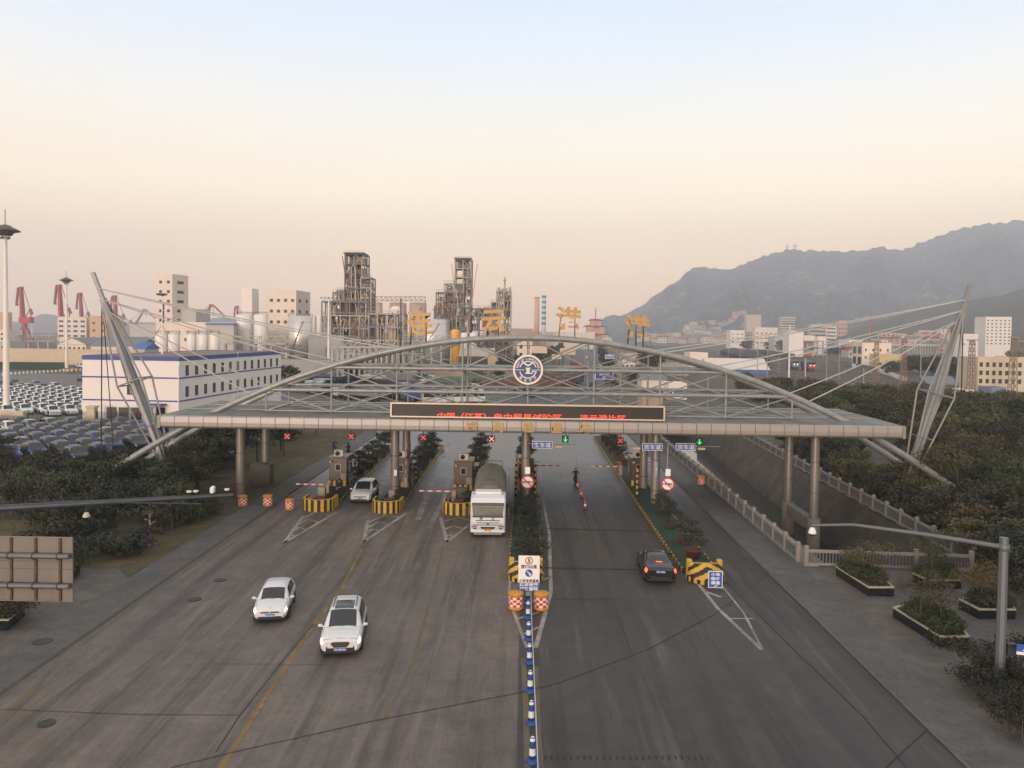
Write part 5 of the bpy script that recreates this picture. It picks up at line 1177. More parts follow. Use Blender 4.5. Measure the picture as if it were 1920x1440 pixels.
planter(gp((-30, 1168), (-30, 1182), (16, 1182), (47, 1154), (46, 1150), (5, 1150)), 'black marble planter under the back of the sign board, left edge', 'brown', (1, 4), 1.2)
planter(gp((100, 1096), (128, 1092), (150, 1076), (130, 1072), (104, 1080)), 'black marble planter hidden behind the sign board, left lawn edge', 'dark', (0, 3), 1.0)
# bonsai in pots on the islands
POT = mat('terracotta_pot', lin((98, 54, 46)), .8, 0, .2, 4); POTD = mat('dark_pot', lin((58, 50, 46)), .8, 0, .2, 4)
_bon = []
def bonsai_proto(seed):
    rnd = random.Random(seed); t = thing('potted_bonsai', '', 'potted plant', (0, 0, 0), 0, 'potted bonsai on the toll islands')
    p = MB().lathe([(.3, 0), (.36, .05), (.45, .42), (.5, .44), (.5, .5), (.43, .5), (.42, .44), (.01, .44)], (0, 0, 0), 4 if seed % 2 else 18, 0, seed % 2 == 0); p.build('pot', POT if seed % 3 else POTD, t)
    tr = MB(); pts = [(0, 0, .44), (.1, .04, .75), (-.08, -.02, 1.05), (.05, 0, 1.4)]; tr.path(pts, [.07, .055, .045, .03], 6); cl = []
    for i, (z, a) in enumerate(((.85, .5), (.95, 3.4), (1.15, 1.8), (1.25, 5.0), (1.5, 0))):
        r = .45 if i < 4 else .05; e = V((math.cos(a + seed) * r, math.sin(a + seed) * r, z + .05)); tr.path([(pts[2][0], 0, z - .1), e], [.03, .015], 5); cl.append((e, rnd.uniform(.34, .46), .45))
    tr.build('trunk', BARK, t); vs, fs = leaves(cl, 900, .06, rnd, .5); MB().add(vs, fs).build('crown', LF['blue'] if seed % 2 else LF['dark'], t); return t
for i in range(4): _bon.append(bonsai_proto(i))
_used = set(); 
def bonsai(x, y, lab, s=1.):
    i = random.randrange(4)
    if i not in _used: t = _bon[i]; _used.add(i); t.location = (x, y, .22); t['label'] = lab; t.scale = (s,) * 3
    else: dup(_bon[i], (x, y, .22), random.random() * 6, lab, None, s)
for i, y in enumerate((49.3, 52.6, 56.8, 61.2)): bonsai(11.1 + .1 * (i % 2), y, f'potted bonsai on the right island, {ordw(i)} from the chevron nose', 1.15)
for cx, nm in ((-16.3, 'leftmost island behind its booth'), (-10.7, 'second island behind its booth'), (-4.9, 'island behind the booth by the tanker')):
    for i, y in enumerate((76, 79.5, 83, 87, 91)): bonsai(cx + .2 * (i % 2), y, f'potted bonsai on the {nm}, {ordw(i)} one back', 1.45)
for i, y in enumerate((63.6, 63.2, 63.0)): bonsai((-15.9, -10.2, -4.6)[i], y + .3, ('small potted plant beside the guard on the leftmost island', 'small potted plant in front of the second column', 'small potted plant before the booth beside the tanker')[i], .7)
for i, y in enumerate((82, 87, 92)): bonsai(.4, y, f'potted bonsai on the middle island behind its booth, {ordw(i)} back', 1.4)
for i in range(5): bonsai(11.0, 84 + i * 4.5, f'potted bonsai on the far part of the right island, {ordw(i)} one back', 1.4)
# shrubs on the middle island
for i, y in enumerate((48.0, 50.3, 52.4, 54.6, 56.6, 58.8, 60.8)):
    tree('mshrub' + str(i % 3), 'blue' if i % 2 else 'dark', (.3 + .15 * (-1) ** i, y, .22), f'dark shrub on the middle island, {ordw(i)} back from the tall sign', 'dark shrubs on the middle island', (1.3, 1.5, 1.2)[i % 3], 1.9, 'shrub', 'shrub', i * 1.3, n=1500, leaf=.07, stems=3, trunk_h=.1)
# ------------------------------------------------------------------ left verge: dense evergreen mass, each shrub or tree its own
def scatter(poly_px, n, seed, mind, z=.11):
    rnd = random.Random(seed); P = [G(x, y, z) for x, y in poly_px]; xs = [p.x for p in P]; ys = [p.y for p in P]; out = []; tries = 0
    def inside(x, y):
        c = False; j = len(P) - 1
        for i in range(len(P)):
            if (P[i].y > y) != (P[j].y > y) and x < (P[j].x - P[i].x) * (y - P[i].y) / (P[j].y - P[i].y) + P[i].x: c = not c
            j = i
        return c
    while len(out) < n and tries < 6000:
        tries += 1; x, y = rnd.uniform(min(xs), max(xs)), rnd.uniform(min(ys), max(ys))
        if inside(x, y) and all((x - a) ** 2 + (y - b) ** 2 > mind ** 2 for a, b in out): out.append((x, y))
    return sorted(out, key=lambda q: q[1])
def ranked(pts, rows):
    """order points into depth rows, left to right, so that each can be named by row and place"""
    k = math.ceil(len(pts) / rows); res = []
    for r in range(rows):
        for i, p in enumerate(sorted(pts[r * k:(r + 1) * k])): res.append((p, r, i))
    return res
def belt(pts, rows, where, kinds, group, hs, seed, z=.11, **kw):
    rnd = random.Random(seed)
    for (x, y), r, i in ranked(pts, rows):
        k = rnd.choice(kinds); h, w = rnd.choice(hs); adj = {'dark': 'dark evergreen', 'mid': 'green leafy', 'blue': 'bluish dark green', 'olive': 'olive green', 'brown': 'brownish autumn', 'rust': 'rusty red leaved', 'yellow': 'yellowing'}[k]
        small = h < 2.3
        tree(f'b{h}', k, (x, y, z), f"{adj} {'shrub' if small else 'tree'}, {ordw(i)} from left in {'nearest' if r == 0 else ordw(r)} row {where}", group, h, w, 'shrub' if small else 'tree', 'shrub' if small else 'tree', rnd.random() * 6, rnd.uniform(.85, 1.15), **kw)
kw = dict(n=2000, leaf=.11, stems=3, trunk_h=.12)
belt(scatter([(-40, 1010), (140, 1062), (300, 1000), (420, 955), (330, 918), (100, 925), (-40, 945)], 26, 3, 1.5), 4, 'of the left verge', ['dark', 'dark', 'mid', 'blue'], 'shrubs and trees on the left verge', ((2.2, 3.2), (2.9, 3.4), (1.6, 2.6)), 5, **kw)
belt(scatter([(-60, 905), (120, 925), (330, 915), (430, 930), (440, 880), (300, 868), (150, 892), (-60, 880)], 24, 4, 1.7), 3, 'behind the dark camera arm', ['dark', 'mid', 'dark', 'olive'], 'trees between the road and the car park', ((3.0, 3.2), (3.8, 3.4), (2.2, 3.0)), 6, **kw)
belt(scatter([(360, 880), (440, 885), (500, 868), (600, 838), (660, 815), (600, 812), (420, 820), (350, 840)], 20, 9, 2.2), 3, 'under the left canopy end', ['dark', 'dark', 'blue', 'mid'], 'dark trees behind the left canopy columns', ((4.6, 4.2), (3.6, 3.6), (5.2, 4.4)), 8, n=1900, leaf=.15, trunk_h=.28)
# low clipped bushes and a bare sapling on the lawn
for i, (px, py, s) in enumerate(((328, 992, 1.2), (352, 983, 1.1), (372, 975, 1.0), (395, 966, .9))): p = G(px, py); tree('clip', 'mid', (p.x, p.y, .11), f'low rounded green bush on the left lawn, {ordw(i)} from left', 'rounded bushes on the left lawn', 1.1, 1.9, 'bush', 'bush', i, s, n=1500, leaf=.07, stems=4, trunk_h=.1)
p = G(281, 1024); tree('sap', 'rust', (p.x, p.y, .11), 'bare pale stemmed sapling with a few red leaves on the left lawn', None, 2.5, 1.1, 'sapling', 'tree', 0, 1, n=110, leaf=.06, trunk_h=.5, bark=PALEBARK)
p = G(352, 968); tree('sap2', 'dark', (p.x, p.y, .11), 'staked young tree with a wrapped trunk on the left lawn', None, 2.6, 1.8, 'sapling', 'tree', 0, 1, n=700, leaf=.09, trunk_h=.45)
for i, (px, py) in enumerate(((180, 1040), (220, 1050), (255, 1038), (150, 1062))): p = G(px, py); tree('low', 'blue', (p.x, p.y, .11), f'low dark juniper at the front of the left verge, {ordw(i)} one', 'low junipers at the verge front', 1.2, 2.4, 'juniper', 'shrub', i, 1, n=1500, leaf=.08, stems=4, trunk_h=.1)
# ------------------------------------------------------------------ right bank: autumn shrubs and trees beyond the canal
kw = dict(n=1900, leaf=.13, stems=3, trunk_h=.15)
belt(scatter([(1830, 1080), (1925, 1120), (1990, 1060), (1900, 1000), (1800, 990), (1740, 960), (1700, 935), (1680, 945), (1790, 1030)], 20, 12, 1.5, 0), 4, 'by the canal edge', ['brown', 'olive', 'brown', 'olive', 'dark'], 'autumn shrubs along the far side of the canal', ((2.6, 3.0), (2.0, 2.8), (3.2, 3.2)), 13, 0, **kw)
belt(scatter([(1460, 835), (1600, 900), (1700, 930), (1760, 920), (1640, 858), (1520, 825), (1450, 812)], 20, 14, 2.2, 0), 3, 'beyond the right canopy columns', ['dark', 'olive', 'mid', 'brown'], 'shrubs behind the right canopy columns', ((2.6, 3.2), (2.0, 3.0)), 15, 0, **kw)
belt(scatter([(1740, 950), (1990, 1050), (2020, 930), (1920, 870), (1760, 850), (1700, 880)], 30, 16, 2.3, 0), 4, 'in front of the right pylon', ['brown', 'olive', 'dark', 'mid', 'dark', 'yellow', 'mid', 'dark', 'olive'], 'mixed autumn trees in front of the right pylon', ((3.6, 4.0), (4.6, 4.6), (2.8, 3.4)), 17, 0, **kw)
belt(scatter([(1500, 800), (1700, 858), (1920, 868), (2000, 850), (2000, 790), (1840, 775), (1660, 760), (1500, 760)], 66, 18, 2.7, 0), 5, 'between pylon and railway', ['dark', 'mid', 'olive', 'brown', 'olive', 'mid', 'mid'], 'trees between the right pylon and the railway', ((4.6, 4.4), (5.4, 5.0), (3.4, 3.8)), 19, 0, n=1700, leaf=.2, trunk_h=.25)
belt(scatter([(1400, 765), (1520, 790), (1640, 770), (1560, 740), (1440, 728), (1380, 735)], 26, 20, 3.2, 0), 3, 'behind the right arch end', ['dark', 'mid', 'mid', 'olive'], 'leafy trees behind the right end of the arch', ((4.4, 4.8), (3.6, 4.2)), 21, 0, n=1700, leaf=.2, trunk_h=.25)
belt(scatter([(1800, 1330), (1930, 1400), (1990, 1330), (1960, 1270), (1840, 1265)], 7, 22, 1.2, .14), 2, 'round the foot of the grey pole', ['box', 'dark'][1:] + ['dark'], 'dark bushes round the foot of the grey pole', ((1.7, 2.2), (1.4, 2.0)), 23, .14, n=2600, leaf=.06, stems=4, trunk_h=.1)
belt(scatter([(1850, 1100), (1920, 1150), (1990, 1160), (1990, 1090), (1920, 1060)], 9, 24, 1.3, .0), 2, 'behind the marble planters at right', ['dark', 'blue'], 'dark shrubs behind the marble planters', ((3.0, 2.8), (2.4, 2.6)), 25, 0, n=2200, leaf=.08, stems=3, trunk_h=.15)

belt([(30.6 + .045 * (y - 50) + (i % 2) * 1.5, y) for i, y in enumerate(range(52, 96, 2))], 2, 'against the far canal balustrade', ['dark', 'brown', 'olive', 'dark'], 'shrubs against the far canal balustrade', ((2.0, 3.0), (2.6, 3.2)), 31, 0, n=1900, leaf=.13, stems=3, trunk_h=.15)
# ------------------------------------------------------------------ street furniture in the foreground
DKPOLE = mat('dark_pole', lin((62, 66, 72)), .5, .3, .12, 1); GPOLE = mat('grey_pole', lin((104, 108, 112)), .5, .3, .1, 1); CREAM = mat('camera_cream', lin((206, 196, 176)), .45, 0, .05)
def camera_arm():
    a, b = A(2, 953, 40), A(438, 928, 42.5); base = V((a.x - 3.2, 39.8, 0)); t = thing('camera_pole', 'long dark cantilever arm carrying floodlights and cameras across the left verge', 'camera pole', base)
    p = MB().path([V((0, 0, 0)), V((0, 0, a.z - .05))], [.2, .16], 12); p.build('pole', DKPOLE, t)
    st = V((0, 0, a.z - .1)); L = [st, a - base, (a - base).lerp(b - base, .5), b - base]; MB().path(L, [.2, .19, .15, .1], 12).build('arm', DKPOLE, t)
    for f, nm in ((.80, 'floodlight'), (.83, 'floodlight'), (.97, 'floodlight')):
        q = a.lerp(b, f) - base; MB().box((q.x, q.y, q.z + .33), (.26, .2, .12), 0, 0, .03).build(nm, CREAM, t); MB().tube(q + V((0, 0, .05)), q + V((0, 0, .3)), .025).build('bracket', BLACK, t)
    q = a.lerp(b, .905) - base; MB().box((q.x, q.y, q.z + .36), (.22, .5, .36), 0, .2, .05).build('box_camera', mat('camera_white', (.75, .75, .74), .4), t)
    r = A(162, 950, 40.9); MB().bb(r.x - base.x - 1.9, r.x - base.x + 6.2, 41.0 - base.y, 41.08 - base.y, r.z + .2, r.z + .25).build('cable_tray', BLACK, t)
    d = A(162, 968, 40.9) - base; c = MB().lathe([(.02, .22), (.1, .2), (.19, .02), (.19, -.04), (.15, -.05)], d, 18); o = c.build('dome_camera', CREAM, t); MB().lathe([(.14, -.05), (.12, -.14), (.01, -.19)], d, 14).build('dome_glass', BLACK, o); MB().tube(d + V((0, 0, .2)), d + V((0, 0, .5)), .03).build('stem', DKPOLE, t)
camera_arm()
def board_back():
    Y = 33.0; x0, x1 = A(-130, 1060, Y).x, A(137, 1060, Y).x; zt, zb = A(60, 1006, Y).z, A(60, 1127, Y).z; xc = (x0 + x1) / 2
    t = thing('sign_board', 'back of a large pale aluminium road sign with rusty brackets at the left edge', 'sign', (xc, Y, 0)); w = x1 - x0
    AL = mat('weathered_aluminium', lin((118, 113, 107)), .55, .3, .16, 1.2, stretch=(1, 1, .4)); RUST = mat('rusty_channel', lin((92, 68, 48)), .8, .1, .35, 5)
    MB().bb(-w / 2, w / 2, .0, .03, zb, zt).build('panel', AL, t)
    f = MB(); f.bb(-w / 2, w / 2, -.04, .0, zt - .05, zt); f.bb(-w / 2, w / 2, -.04, .0, zb, zb + .05); f.bb(w / 2 - .05, w / 2, -.04, 0, zb + .05, zt - .05); f.bb(-w / 2, -w / 2 + .05, -.04, 0, zb + .05, zt - .05); f.build('edge_frame', AL, t)
    for fz in (.72, .26):
        z = zb + (zt - zb) * fz; MB().tube((-w / 2, -.19, z), (w / 2 - .06, -.19, z), .12, n=14).build('cross_tube', GPOLE, t)
    for i in range(6):
        x = -w / 2 + .35 + i * (w - .9) / 5; MB().bb(x - .05, x + .05, -.065, -.042, zb + .03, zt - .03).build('channel', RUST, t)
        for fz in (.72, .26):
            z = zb + (zt - zb) * fz; P = [(x, -.07, z - .16), (x, -.19, z - .16), (x, -.32, z - .08), (x, -.33, z + .08), (x, -.19, z + .15), (x, -.07, z + .15)]; MB().path(P, .018, 5).build('clamp', RUST, t)
    for zz in (.5, .62): MB().bb(-w / 2 + .05, w / 2 - .05, -.012, -.001, zb + (zt - zb) * zz, zb + (zt - zb) * zz + .012).build('panel_seam', RUST, t)
    for x in (-1.9,): MB().tube((x, .17, 0), (x, .17, zt - .2), .15, n=14).build('post', GPOLE, t)
board_back()
def right_arm():
    p = G(1873, 1306, .14); t = thing('camera_pole', 'grey octagonal pole at right with long thin arm and a hanging dome camera', 'camera pole', p)
    zt = A(1882, 1008, p.y).z - .14; MB().path([(0, 0, 0), (0, 0, zt)], [.2, .17], 8, sm=False).build('pole', GPOLE, t); MB().lathe([(.32, 0), (.32, .03), (.01, .03)], (0, 0, 0), 12).build('base_plate', GPOLE, t)
    z0 = A(1876, 1026, p.y).z - .14; e = A(1522, 985, p.y + 1.0) - p; m = A(1600, 984, p.y + .8) - p; MB().path([(0, 0, z0), V((0, 0, z0)).lerp(m, .5) + V((0, 0, .04)), m, e], [.1, .085, .06, .05], 10).build('arm', GPOLE, t)
    MB().lathe([(.2, z0 - .12), (.22, z0 - .1), (.22, z0 + .1), (.2, z0 + .12)], (0, 0, 0), 10).build('clamp', GPOLE, t)
    d = e + V((.03, 0, -.32)); o = MB().lathe([(.02, .24), (.09, .22), (.16, .04), (.16, -.02), (.13, -.03)], d, 18).build('dome_camera', mat('camera_white', (.75, .75, .74), .4), t); MB().lathe([(.12, -.03), (.1, -.1), (.01, -.15)], d, 14).build('dome_glass', BLACK, o); MB().tube(d + V((0, 0, .22)), e, .025).build('stem', GPOLE, t)
    MB().box((.35, -.1, A(1892, 1215, p.y).z - .14), (.34, .25, .5), 0, 0, .03).build('control_box', DKPOLE, t)
right_arm()
def street_sign():
    p = G(1922, 1330, .14); t = thing('street_sign', 'blue and white pedestrian street name sign cut by the right edge', 'sign', (p.x, p.y, .14), R(-18)); z = A(1912, 1222, p.y).z - .14
    MB().bb(-.35, 1.25, -.02, .02, z - .02, z + .26).build('board', SIGNBLUE, t); MB().bb(-.35, 1.25, -.021, .021, z - .14, z - .02).build('lower_strip', SIGNWHITE, t)
    text_mesh('lettering', '人行', .22, SIGNWHITE, t, .003, T(.05, -.025, z + .12), bold=.004); text_mesh('lettering', '大港路', .22, SIGNWHITE, t, .003, T(.75, -.025, z + .12), bold=.004)
    MB().tube((1.0, .06, 0), (1.0, .06, z + .3), .04, n=8).build('pole', GPOLE, t)
street_sign()
# stone balustrades round the canal
BST = mat('balustrade_stone', lin((132, 126, 118)), .8, 0, .16, 2.5); BSTL = mat('balustrade_slats', lin((92, 93, 95)), .8, 0, .14, 2)
_balm = {}
def balustrade(pts, label, h=1.05, z=.1, skip=()):
    t = thing('balustrade', label, 'balustrade', (pts[0][0], pts[0][1], z), 0, 'stone balustrades round the canal'); o = V((pts[0][0], pts[0][1], 0))
    def shared(key, bld, loc, rz, m):
        if key not in _balm: x = bld().build(key[0], m, t); _balm[key] = x.data
        else: x = bpy.data.objects.new(key[0], _balm[key]); COL.objects.link(x); x.parent = t
        x.location = loc; x.rotation_euler = (0, 0, rz)
    for i, p in enumerate(pts):
        q = V((p[0], p[1], 0)) - o
        shared(('post', h), lambda: MB().box((0, 0, (h + .25) / 2), (.27, .27, h + .25), 0, 0, .03).box((0, 0, h + .12), (.2, .2, .1)), q, math.atan2(pts[min(i + 1, len(pts) - 1)][1] - pts[max(i - 1, 0)][1], pts[min(i + 1, len(pts) - 1)][0] - pts[max(i - 1, 0)][0]), BST)
        if i == len(pts) - 1: break
        n = V((pts[i + 1][0], pts[i + 1][1], 0)) - o; d = n - q; L = round(d.length - .27, 2); a = math.atan2(d.y, d.x)
        def rail():
            b = MB(); b.bb(0, L, -.09, .09, h - .16, h); b.bb(0, L, -.08, .08, .1, .24); b.prism([(0, -.08), (L * .2, -.08), (L * .2, .08), (0, .08)], 0, .1); b.prism([(L * .8, -.08), (L, -.08), (L, .08), (L * .8, .08)], 0, .1); return b
        def slats():
            b = MB(); k = max(3, int(L / .19))
            for j in range(k): x = (j + .5) * L / k; b.bb(x - .045, x + .045, -.05, .05, .24, h - .16)
            return b
        loc = q + d.normalized() * .135
        shared(('rail', L), rail, loc, a, BST); shared(('slats', L), slats, loc, a, BSTL)
n = 40; balustrade([(17.75 + .0088 * (i * 2.45), 49.2 + i * 2.45) for i in range(n)], 'stone balustrade along the right pavement above the canal')
balustrade([(17.95, 48.3), (21.2, 48.1), (24.6, 47.9), (27.9, 47.7)], 'pale stone balustrade across the near end of the canal')
balustrade([(28.75 + .045 * (i * 2.6), 48.9 + i * 2.6) for i in range(38)], 'stone balustrade on the far bank of the canal below dark shrubs')
# ------------------------------------------------------------------ left: fence, car parks, office block, lamp masts
WALLC = mat('cream_render', lin((196, 180, 156)), .85, 0, .1, .8); WHITEW = mat('white_render', lin((226, 218, 212)), .85, 0, .05, .25); BLUEB = mat('blue_band', lin((66, 84, 140)), .7, 0, .1); IRON = mat('fence_iron', (.02, .02, .022), .6, .2, .2)
_win = {}
def win(t, loc, rz, w, h, frame=True, glass=WINDOW, fm=None):
    k = (round(w, 2), round(h, 2), frame, glass.name, fm.name if fm else '')
    if k not in _win:
        f = MB().bb(-w / 2, w / 2, -.04, .02, -h / 2, h / 2).build('window', fm or WHITE if frame else glass, t); _win[k] = [f.data, None]
        if frame: g = MB(); g.bb(-w / 2 + .07, -.03, -.06, -.04, -h / 2 + .07, h / 2 - .07); g.bb(.03, w / 2 - .07, -.06, -.04, -h / 2 + .07, h / 2 - .07); p = g.build('pane', glass, f); _win[k][1] = p.data
    else:
        f = bpy.data.objects.new('window', _win[k][0]); COL.objects.link(f); f.parent = t
        if frame: p = bpy.data.objects.new('pane', _win[k][1]); COL.objects.link(p); p.parent = f
    f.location = loc; f.rotation_euler = (0, 0, rz); return f
def building(name, label, cat, loc, rz, w, d, h, wall, wins=(), roof='flat', roofm=None, group=None, parapet=.5, frame=False, glass=WINDOW, bands=(), extra=None):
    """box building; local origin at the middle of the front (-Y) face; wins: (face, cols, rows, ww, wh, z0, dz, margin)"""
    t = thing(name, label, cat, loc, rz, group); roofm = roofm or mat('flat_roof', lin((128, 112, 98)), .9, 0, .15, .3)
    MB().bb(-w / 2, w / 2, 0, d, -.6, h).build('wall', wall, t)
    if roof == 'flat':
        MB().bb(-w / 2 + .25, w / 2 - .25, .25, d - .25, h, h + .04).build('roof', roofm, t)
        if parapet:
            b = MB(); pz = h + parapet; b.bb(-w / 2, w / 2, 0, .24, h, pz); b.bb(-w / 2, w / 2, d - .24, d, h, pz); b.bb(-w / 2, -w / 2 + .24, .24, d - .24, h, pz); b.bb(w / 2 - .24, w / 2, .24, d - .24, h, pz); b.build('parapet', bands[0][1] if bands and bands[0][0] == 'p' else wall, t)
    elif roof == 'gable':     # ridge along local Y
        rh = w * .22; o = .4; P = [(-w / 2 - o, -o, h - .1), (w / 2 + o, -o, h - .1), (0, -o, h + rh), (-w / 2 - o, d + o, h - .1), (w / 2 + o, d + o, h - .1), (0, d + o, h + rh)]
        MB().add(P, [[0, 2, 5, 3], [2, 1, 4, 5], [0, 3, 4, 1]]).build('roof', roofm, t); MB().add([(-w / 2, .0, h), (w / 2, .0, h), (0, .0, h + rh * .92)], [[0, 1, 2]]).build('gable', wall, t)
    elif roof == 'ridge':     # ridge along local X
        rh = d * .2; o = .4; P = [(-w / 2 - o, -o, h - .1), (-w / 2 - o, d + o, h - .1), (-w / 2 - o, d / 2, h + rh), (w / 2 + o, -o, h - .1), (w / 2 + o, d + o, h - .1), (w / 2 + o, d / 2, h + rh)]
        MB().add(P, [[0, 3, 5, 2], [2, 5, 4, 1], [0, 2, 1], [3, 4, 5]]).build('roof', roofm, t)
    for wv in wins:
        f, nc, nr, ww, wh, z0, dz, mg = wv; L = w if f in 'fb' else d
        for i in range(nc):
            u = mg + (L - 2 * mg) * (i + .5) / nc
            for j in range(nr):
                z = z0 + j * dz
                if f == 'f': win(t, (-w / 2 + u, -.0, z), 0, ww, wh, frame, glass)
                elif f == 'r': win(t, (w / 2, u, z), PI / 2, ww, wh, frame, glass)
                elif f == 'l': win(t, (-w / 2, u, z), -PI / 2, ww, wh, frame, glass)
    for bz in bands:
        if bz[0] == 'p': continue
        z0, m, hh = bz; b = MB(); b.bb(-w / 2 - .04, w / 2 + .04, -.04, .0, z0, z0 + hh); b.bb(w / 2, w / 2 + .04, .0, d, z0, z0 + hh); b.bb(-w / 2 - .04, -w / 2, 0, d, z0, z0 + hh); b.build('band', m, t)
    return t
ofl = building('office_block', 'white three storey office block with blue bands behind the left pylon', 'building', (-59.6, 115.6, 0), R(-4), 15.4, 40, 10.2, WHITEW, [('r', 13, 2, 1.1, 1.75, 4.9, 3.25, .8), ('f', 1, 1, 1.2, 1.7, 5.2, 1, 10.5)], 'flat', None, None, .12, True, bands=[('p', BLUEB), (9.65, BLUEB, .6), (3.45, BLUEB, .22), (6.95, BLUEB, .22)])
MB().bb(2.3, 5.7, -1.6, 0, 3.0, 3.2).build('porch_roof', BLUEB, ofl); MB().bb(4.1, 5.5, -.05, .0, 0, 2.6).build('door', GLASS, ofl); MB().bb(-7.7, 7.7, -.05, 0, 0, .5).build('blue_base', BLUEB, ofl)
for x in (7.72,): MB().tube((x, 20, 0), (x, 20, 10.5), .08).build('downpipe', WHITE, ofl); MB().tube((7.65, -.1, 0), (7.65, -.1, 9), .08).build('downpipe', WHITE, ofl)
def mast(p, h, r, lab, kind='disc'):
    t = thing('lamp_mast', lab, 'lamp mast', p, 0, 'tall lamp masts of the port')
    MB().path([(0, 0, 0), (0, 0, h)], [h * .017, h * .009], 14).build('pole', mat('mast_white', lin((226, 218, 208)), .5, 0, .06, .5), t)
    if kind == 'disc':
        MB().lathe([(.05 * r, h + .5 * r), (.35 * r, h + .42 * r), (.5 * r, h + .3 * r), (r, h + .05 * r), (r, h), (.55 * r, h - .12 * r), (.45 * r, h - .32 * r), (.05, h - .34 * r)], (0, 0, 0), 28).build('lamp_disc', mat('disc_grey', lin((96, 86, 82)), .4, .3, .15), t); MB().tube((0, 0, h + .5 * r), (0, 0, h + 1.6 * r), .06, n=5).build('lightning_rod', DSTEEL, t)
        for a in range(4): MB().box((.3 * r * math.cos(a * 1.57), .3 * r * math.sin(a * 1.57), h - .5 * r), (.25, .25, .4)).build('lamp', DSTEEL, t)
    else:
        b = MB(); b.beam((-r, 0, h - .4), (r, 0, h - .4), .12); b.beam((0, -r, h - .4), (0, r, h - .4), .12); b.beam((-r * .6, 0, h), (r * .6, 0, h), .1); b.build('crossarm', STEEL, t)
        for i in range(5): MB().box((-r + r * i / 2, -.2, h - .2), (.5, .4, .3)).build('lamp', DSTEEL, t)
    return t
mast(G(12, 777), 30.2, 2.2, 'nearest white lamp mast with a saucer shaped head at the left edge'); mast(G(125, 694), 30.4, 2.2, 'white lamp mast with a saucer head left of the office block')
q = A(60, 640, 860); mast((q.x, 860, 0), 30, 2.4, 'small far white lamp mast beside the leftmost red crane'); q = A(616, 640, 250); mast((q.x, 250, 0), 25.5, 2.4, 'white lamp mast with crossarms in front of the big steel tower', 'arm')
q = A(277, 640, 123); t = mast((q.x, 128, 10.25), 10.2, .6, 'white telecom mast standing on the office block roof', 'arm'); 
for z in (5.2, 6.2, 7.4): MB().tube((.3, -.2, z), (.3, -.2, z + 1.1), .12, n=6).build('aerial', DSTEEL, t)
for i in range(2): MB().tube((0, 0, 5), ((-2.5, 3.0)[i], -1.5, 0), .03, n=4).build('guy_wire', DSTEEL, t)
# beige wall, iron fence and pillars between car park and street
def fence_run(a, b, lab, h=2.1):
    t = thing('iron_fence', lab, 'fence', (a.x, a.y, 0)); d = b - a; n = int(d.length / .22); f = MB()
    for i in range(n + 1): p = d * (i / n); f.bb(p.x - .018, p.x + .018, p.y - .018, p.y + .018, .15, h)
    for z in (.35, 1.0, h - .25): f.beam((0, 0, z), (d.x, d.y, z), .05)
    f.build('bars', IRON, t)
    for i in range(0, int(d.length / 3) + 1): p = d * (i * 3 / d.length); MB().bb(p.x - .05, p.x + .05, p.y - .06, p.y + .06, 0, h + .1).build('post', IRON, t)
fa, fb, fc, fd = V((-73.5, 112.8, 0)), V((-66.3, 112.8, 0)), V((-55.5, 112.8, 0)), V((-36, 112.8, 0))
fence_run(fa, V((-64.6, 112.8, 0)), 'black iron fence left of the first cream gate pillar'); fence_run(V((-63.2, 112.8, 0)), V((-56.4, 112.8, 0)), 'black iron fence between the two cream gate pillars'); fence_run(V((-54.9, 112.8, 0)), V((-37, 112.8, 0)), 'black iron fence right of the second cream gate pillar')
def pillar(x, lab):
    t = thing('gate_pillar', lab, 'pillar', (x, 112.8, 0), 0, 'cream gate pillars by the car park'); MB().bb(-.6, .6, -.5, .5, 0, 2.7).build('shaft', WALLC, t); MB().bb(-.72, .72, -.62, .62, 2.7, 2.95).build('cap', WALLC, t)
pillar(-63.9, 'left cream gate pillar in the iron fence'); pillar(-55.6, 'right cream gate pillar in the iron fence near the office door')
def plainwall(name, lab, a, b, h, th, m, cap=None):
    d = b - a; t = thing(name, lab, 'wall', (a.x, a.y, 0), math.atan2(d.y, d.x)); L = d.length
    MB().bb(0, L, -th / 2, th / 2, 0, h).build('wall', m, t); MB().bb(-.05, L + .05, -th / 2 - .06, th / 2 + .06, h, h + .12).build('coping', cap or m, t)
    return t
plainwall('boundary_wall', 'cream end wall at the left edge beside the iron fence', V((-88, 112.8)), V((-74, 112.8)), 1.9, .8, WALLC); plainwall('boundary_wall', 'long low cream wall beyond the car park below the port sheds', V((-300, 300)), V((-116, 296)), 6.0, .5, WALLC)
NB = mat('notice_board', lin((66, 58, 54)), .6, 0, .1)
for i, x in enumerate((-61.4, -59.6, -57.7)): t = thing('notice_board', f'dark notice board behind the iron fence, {ordw(i)} from left', 'notice board', (x, 113.6, 0), 0, 'dark notice boards behind the iron fence'); MB().bb(-.75, .75, -.05, .05, .9, 2.7).build('board', NB, t); MB().bb(-.7, -.6, -.03, .03, 0, .9).build('leg', WHITE, t); MB().bb(.6, .7, -.03, .03, 0, .9).build('leg', WHITE, t)
plainwall('hedge_fence', 'long dark green netting fence at the back of the car park', V((-235, 250)), V((-158, 262)), 2.4, .15, mat('green_net', lin((40, 66, 48)), .9, 0, .15, 1))
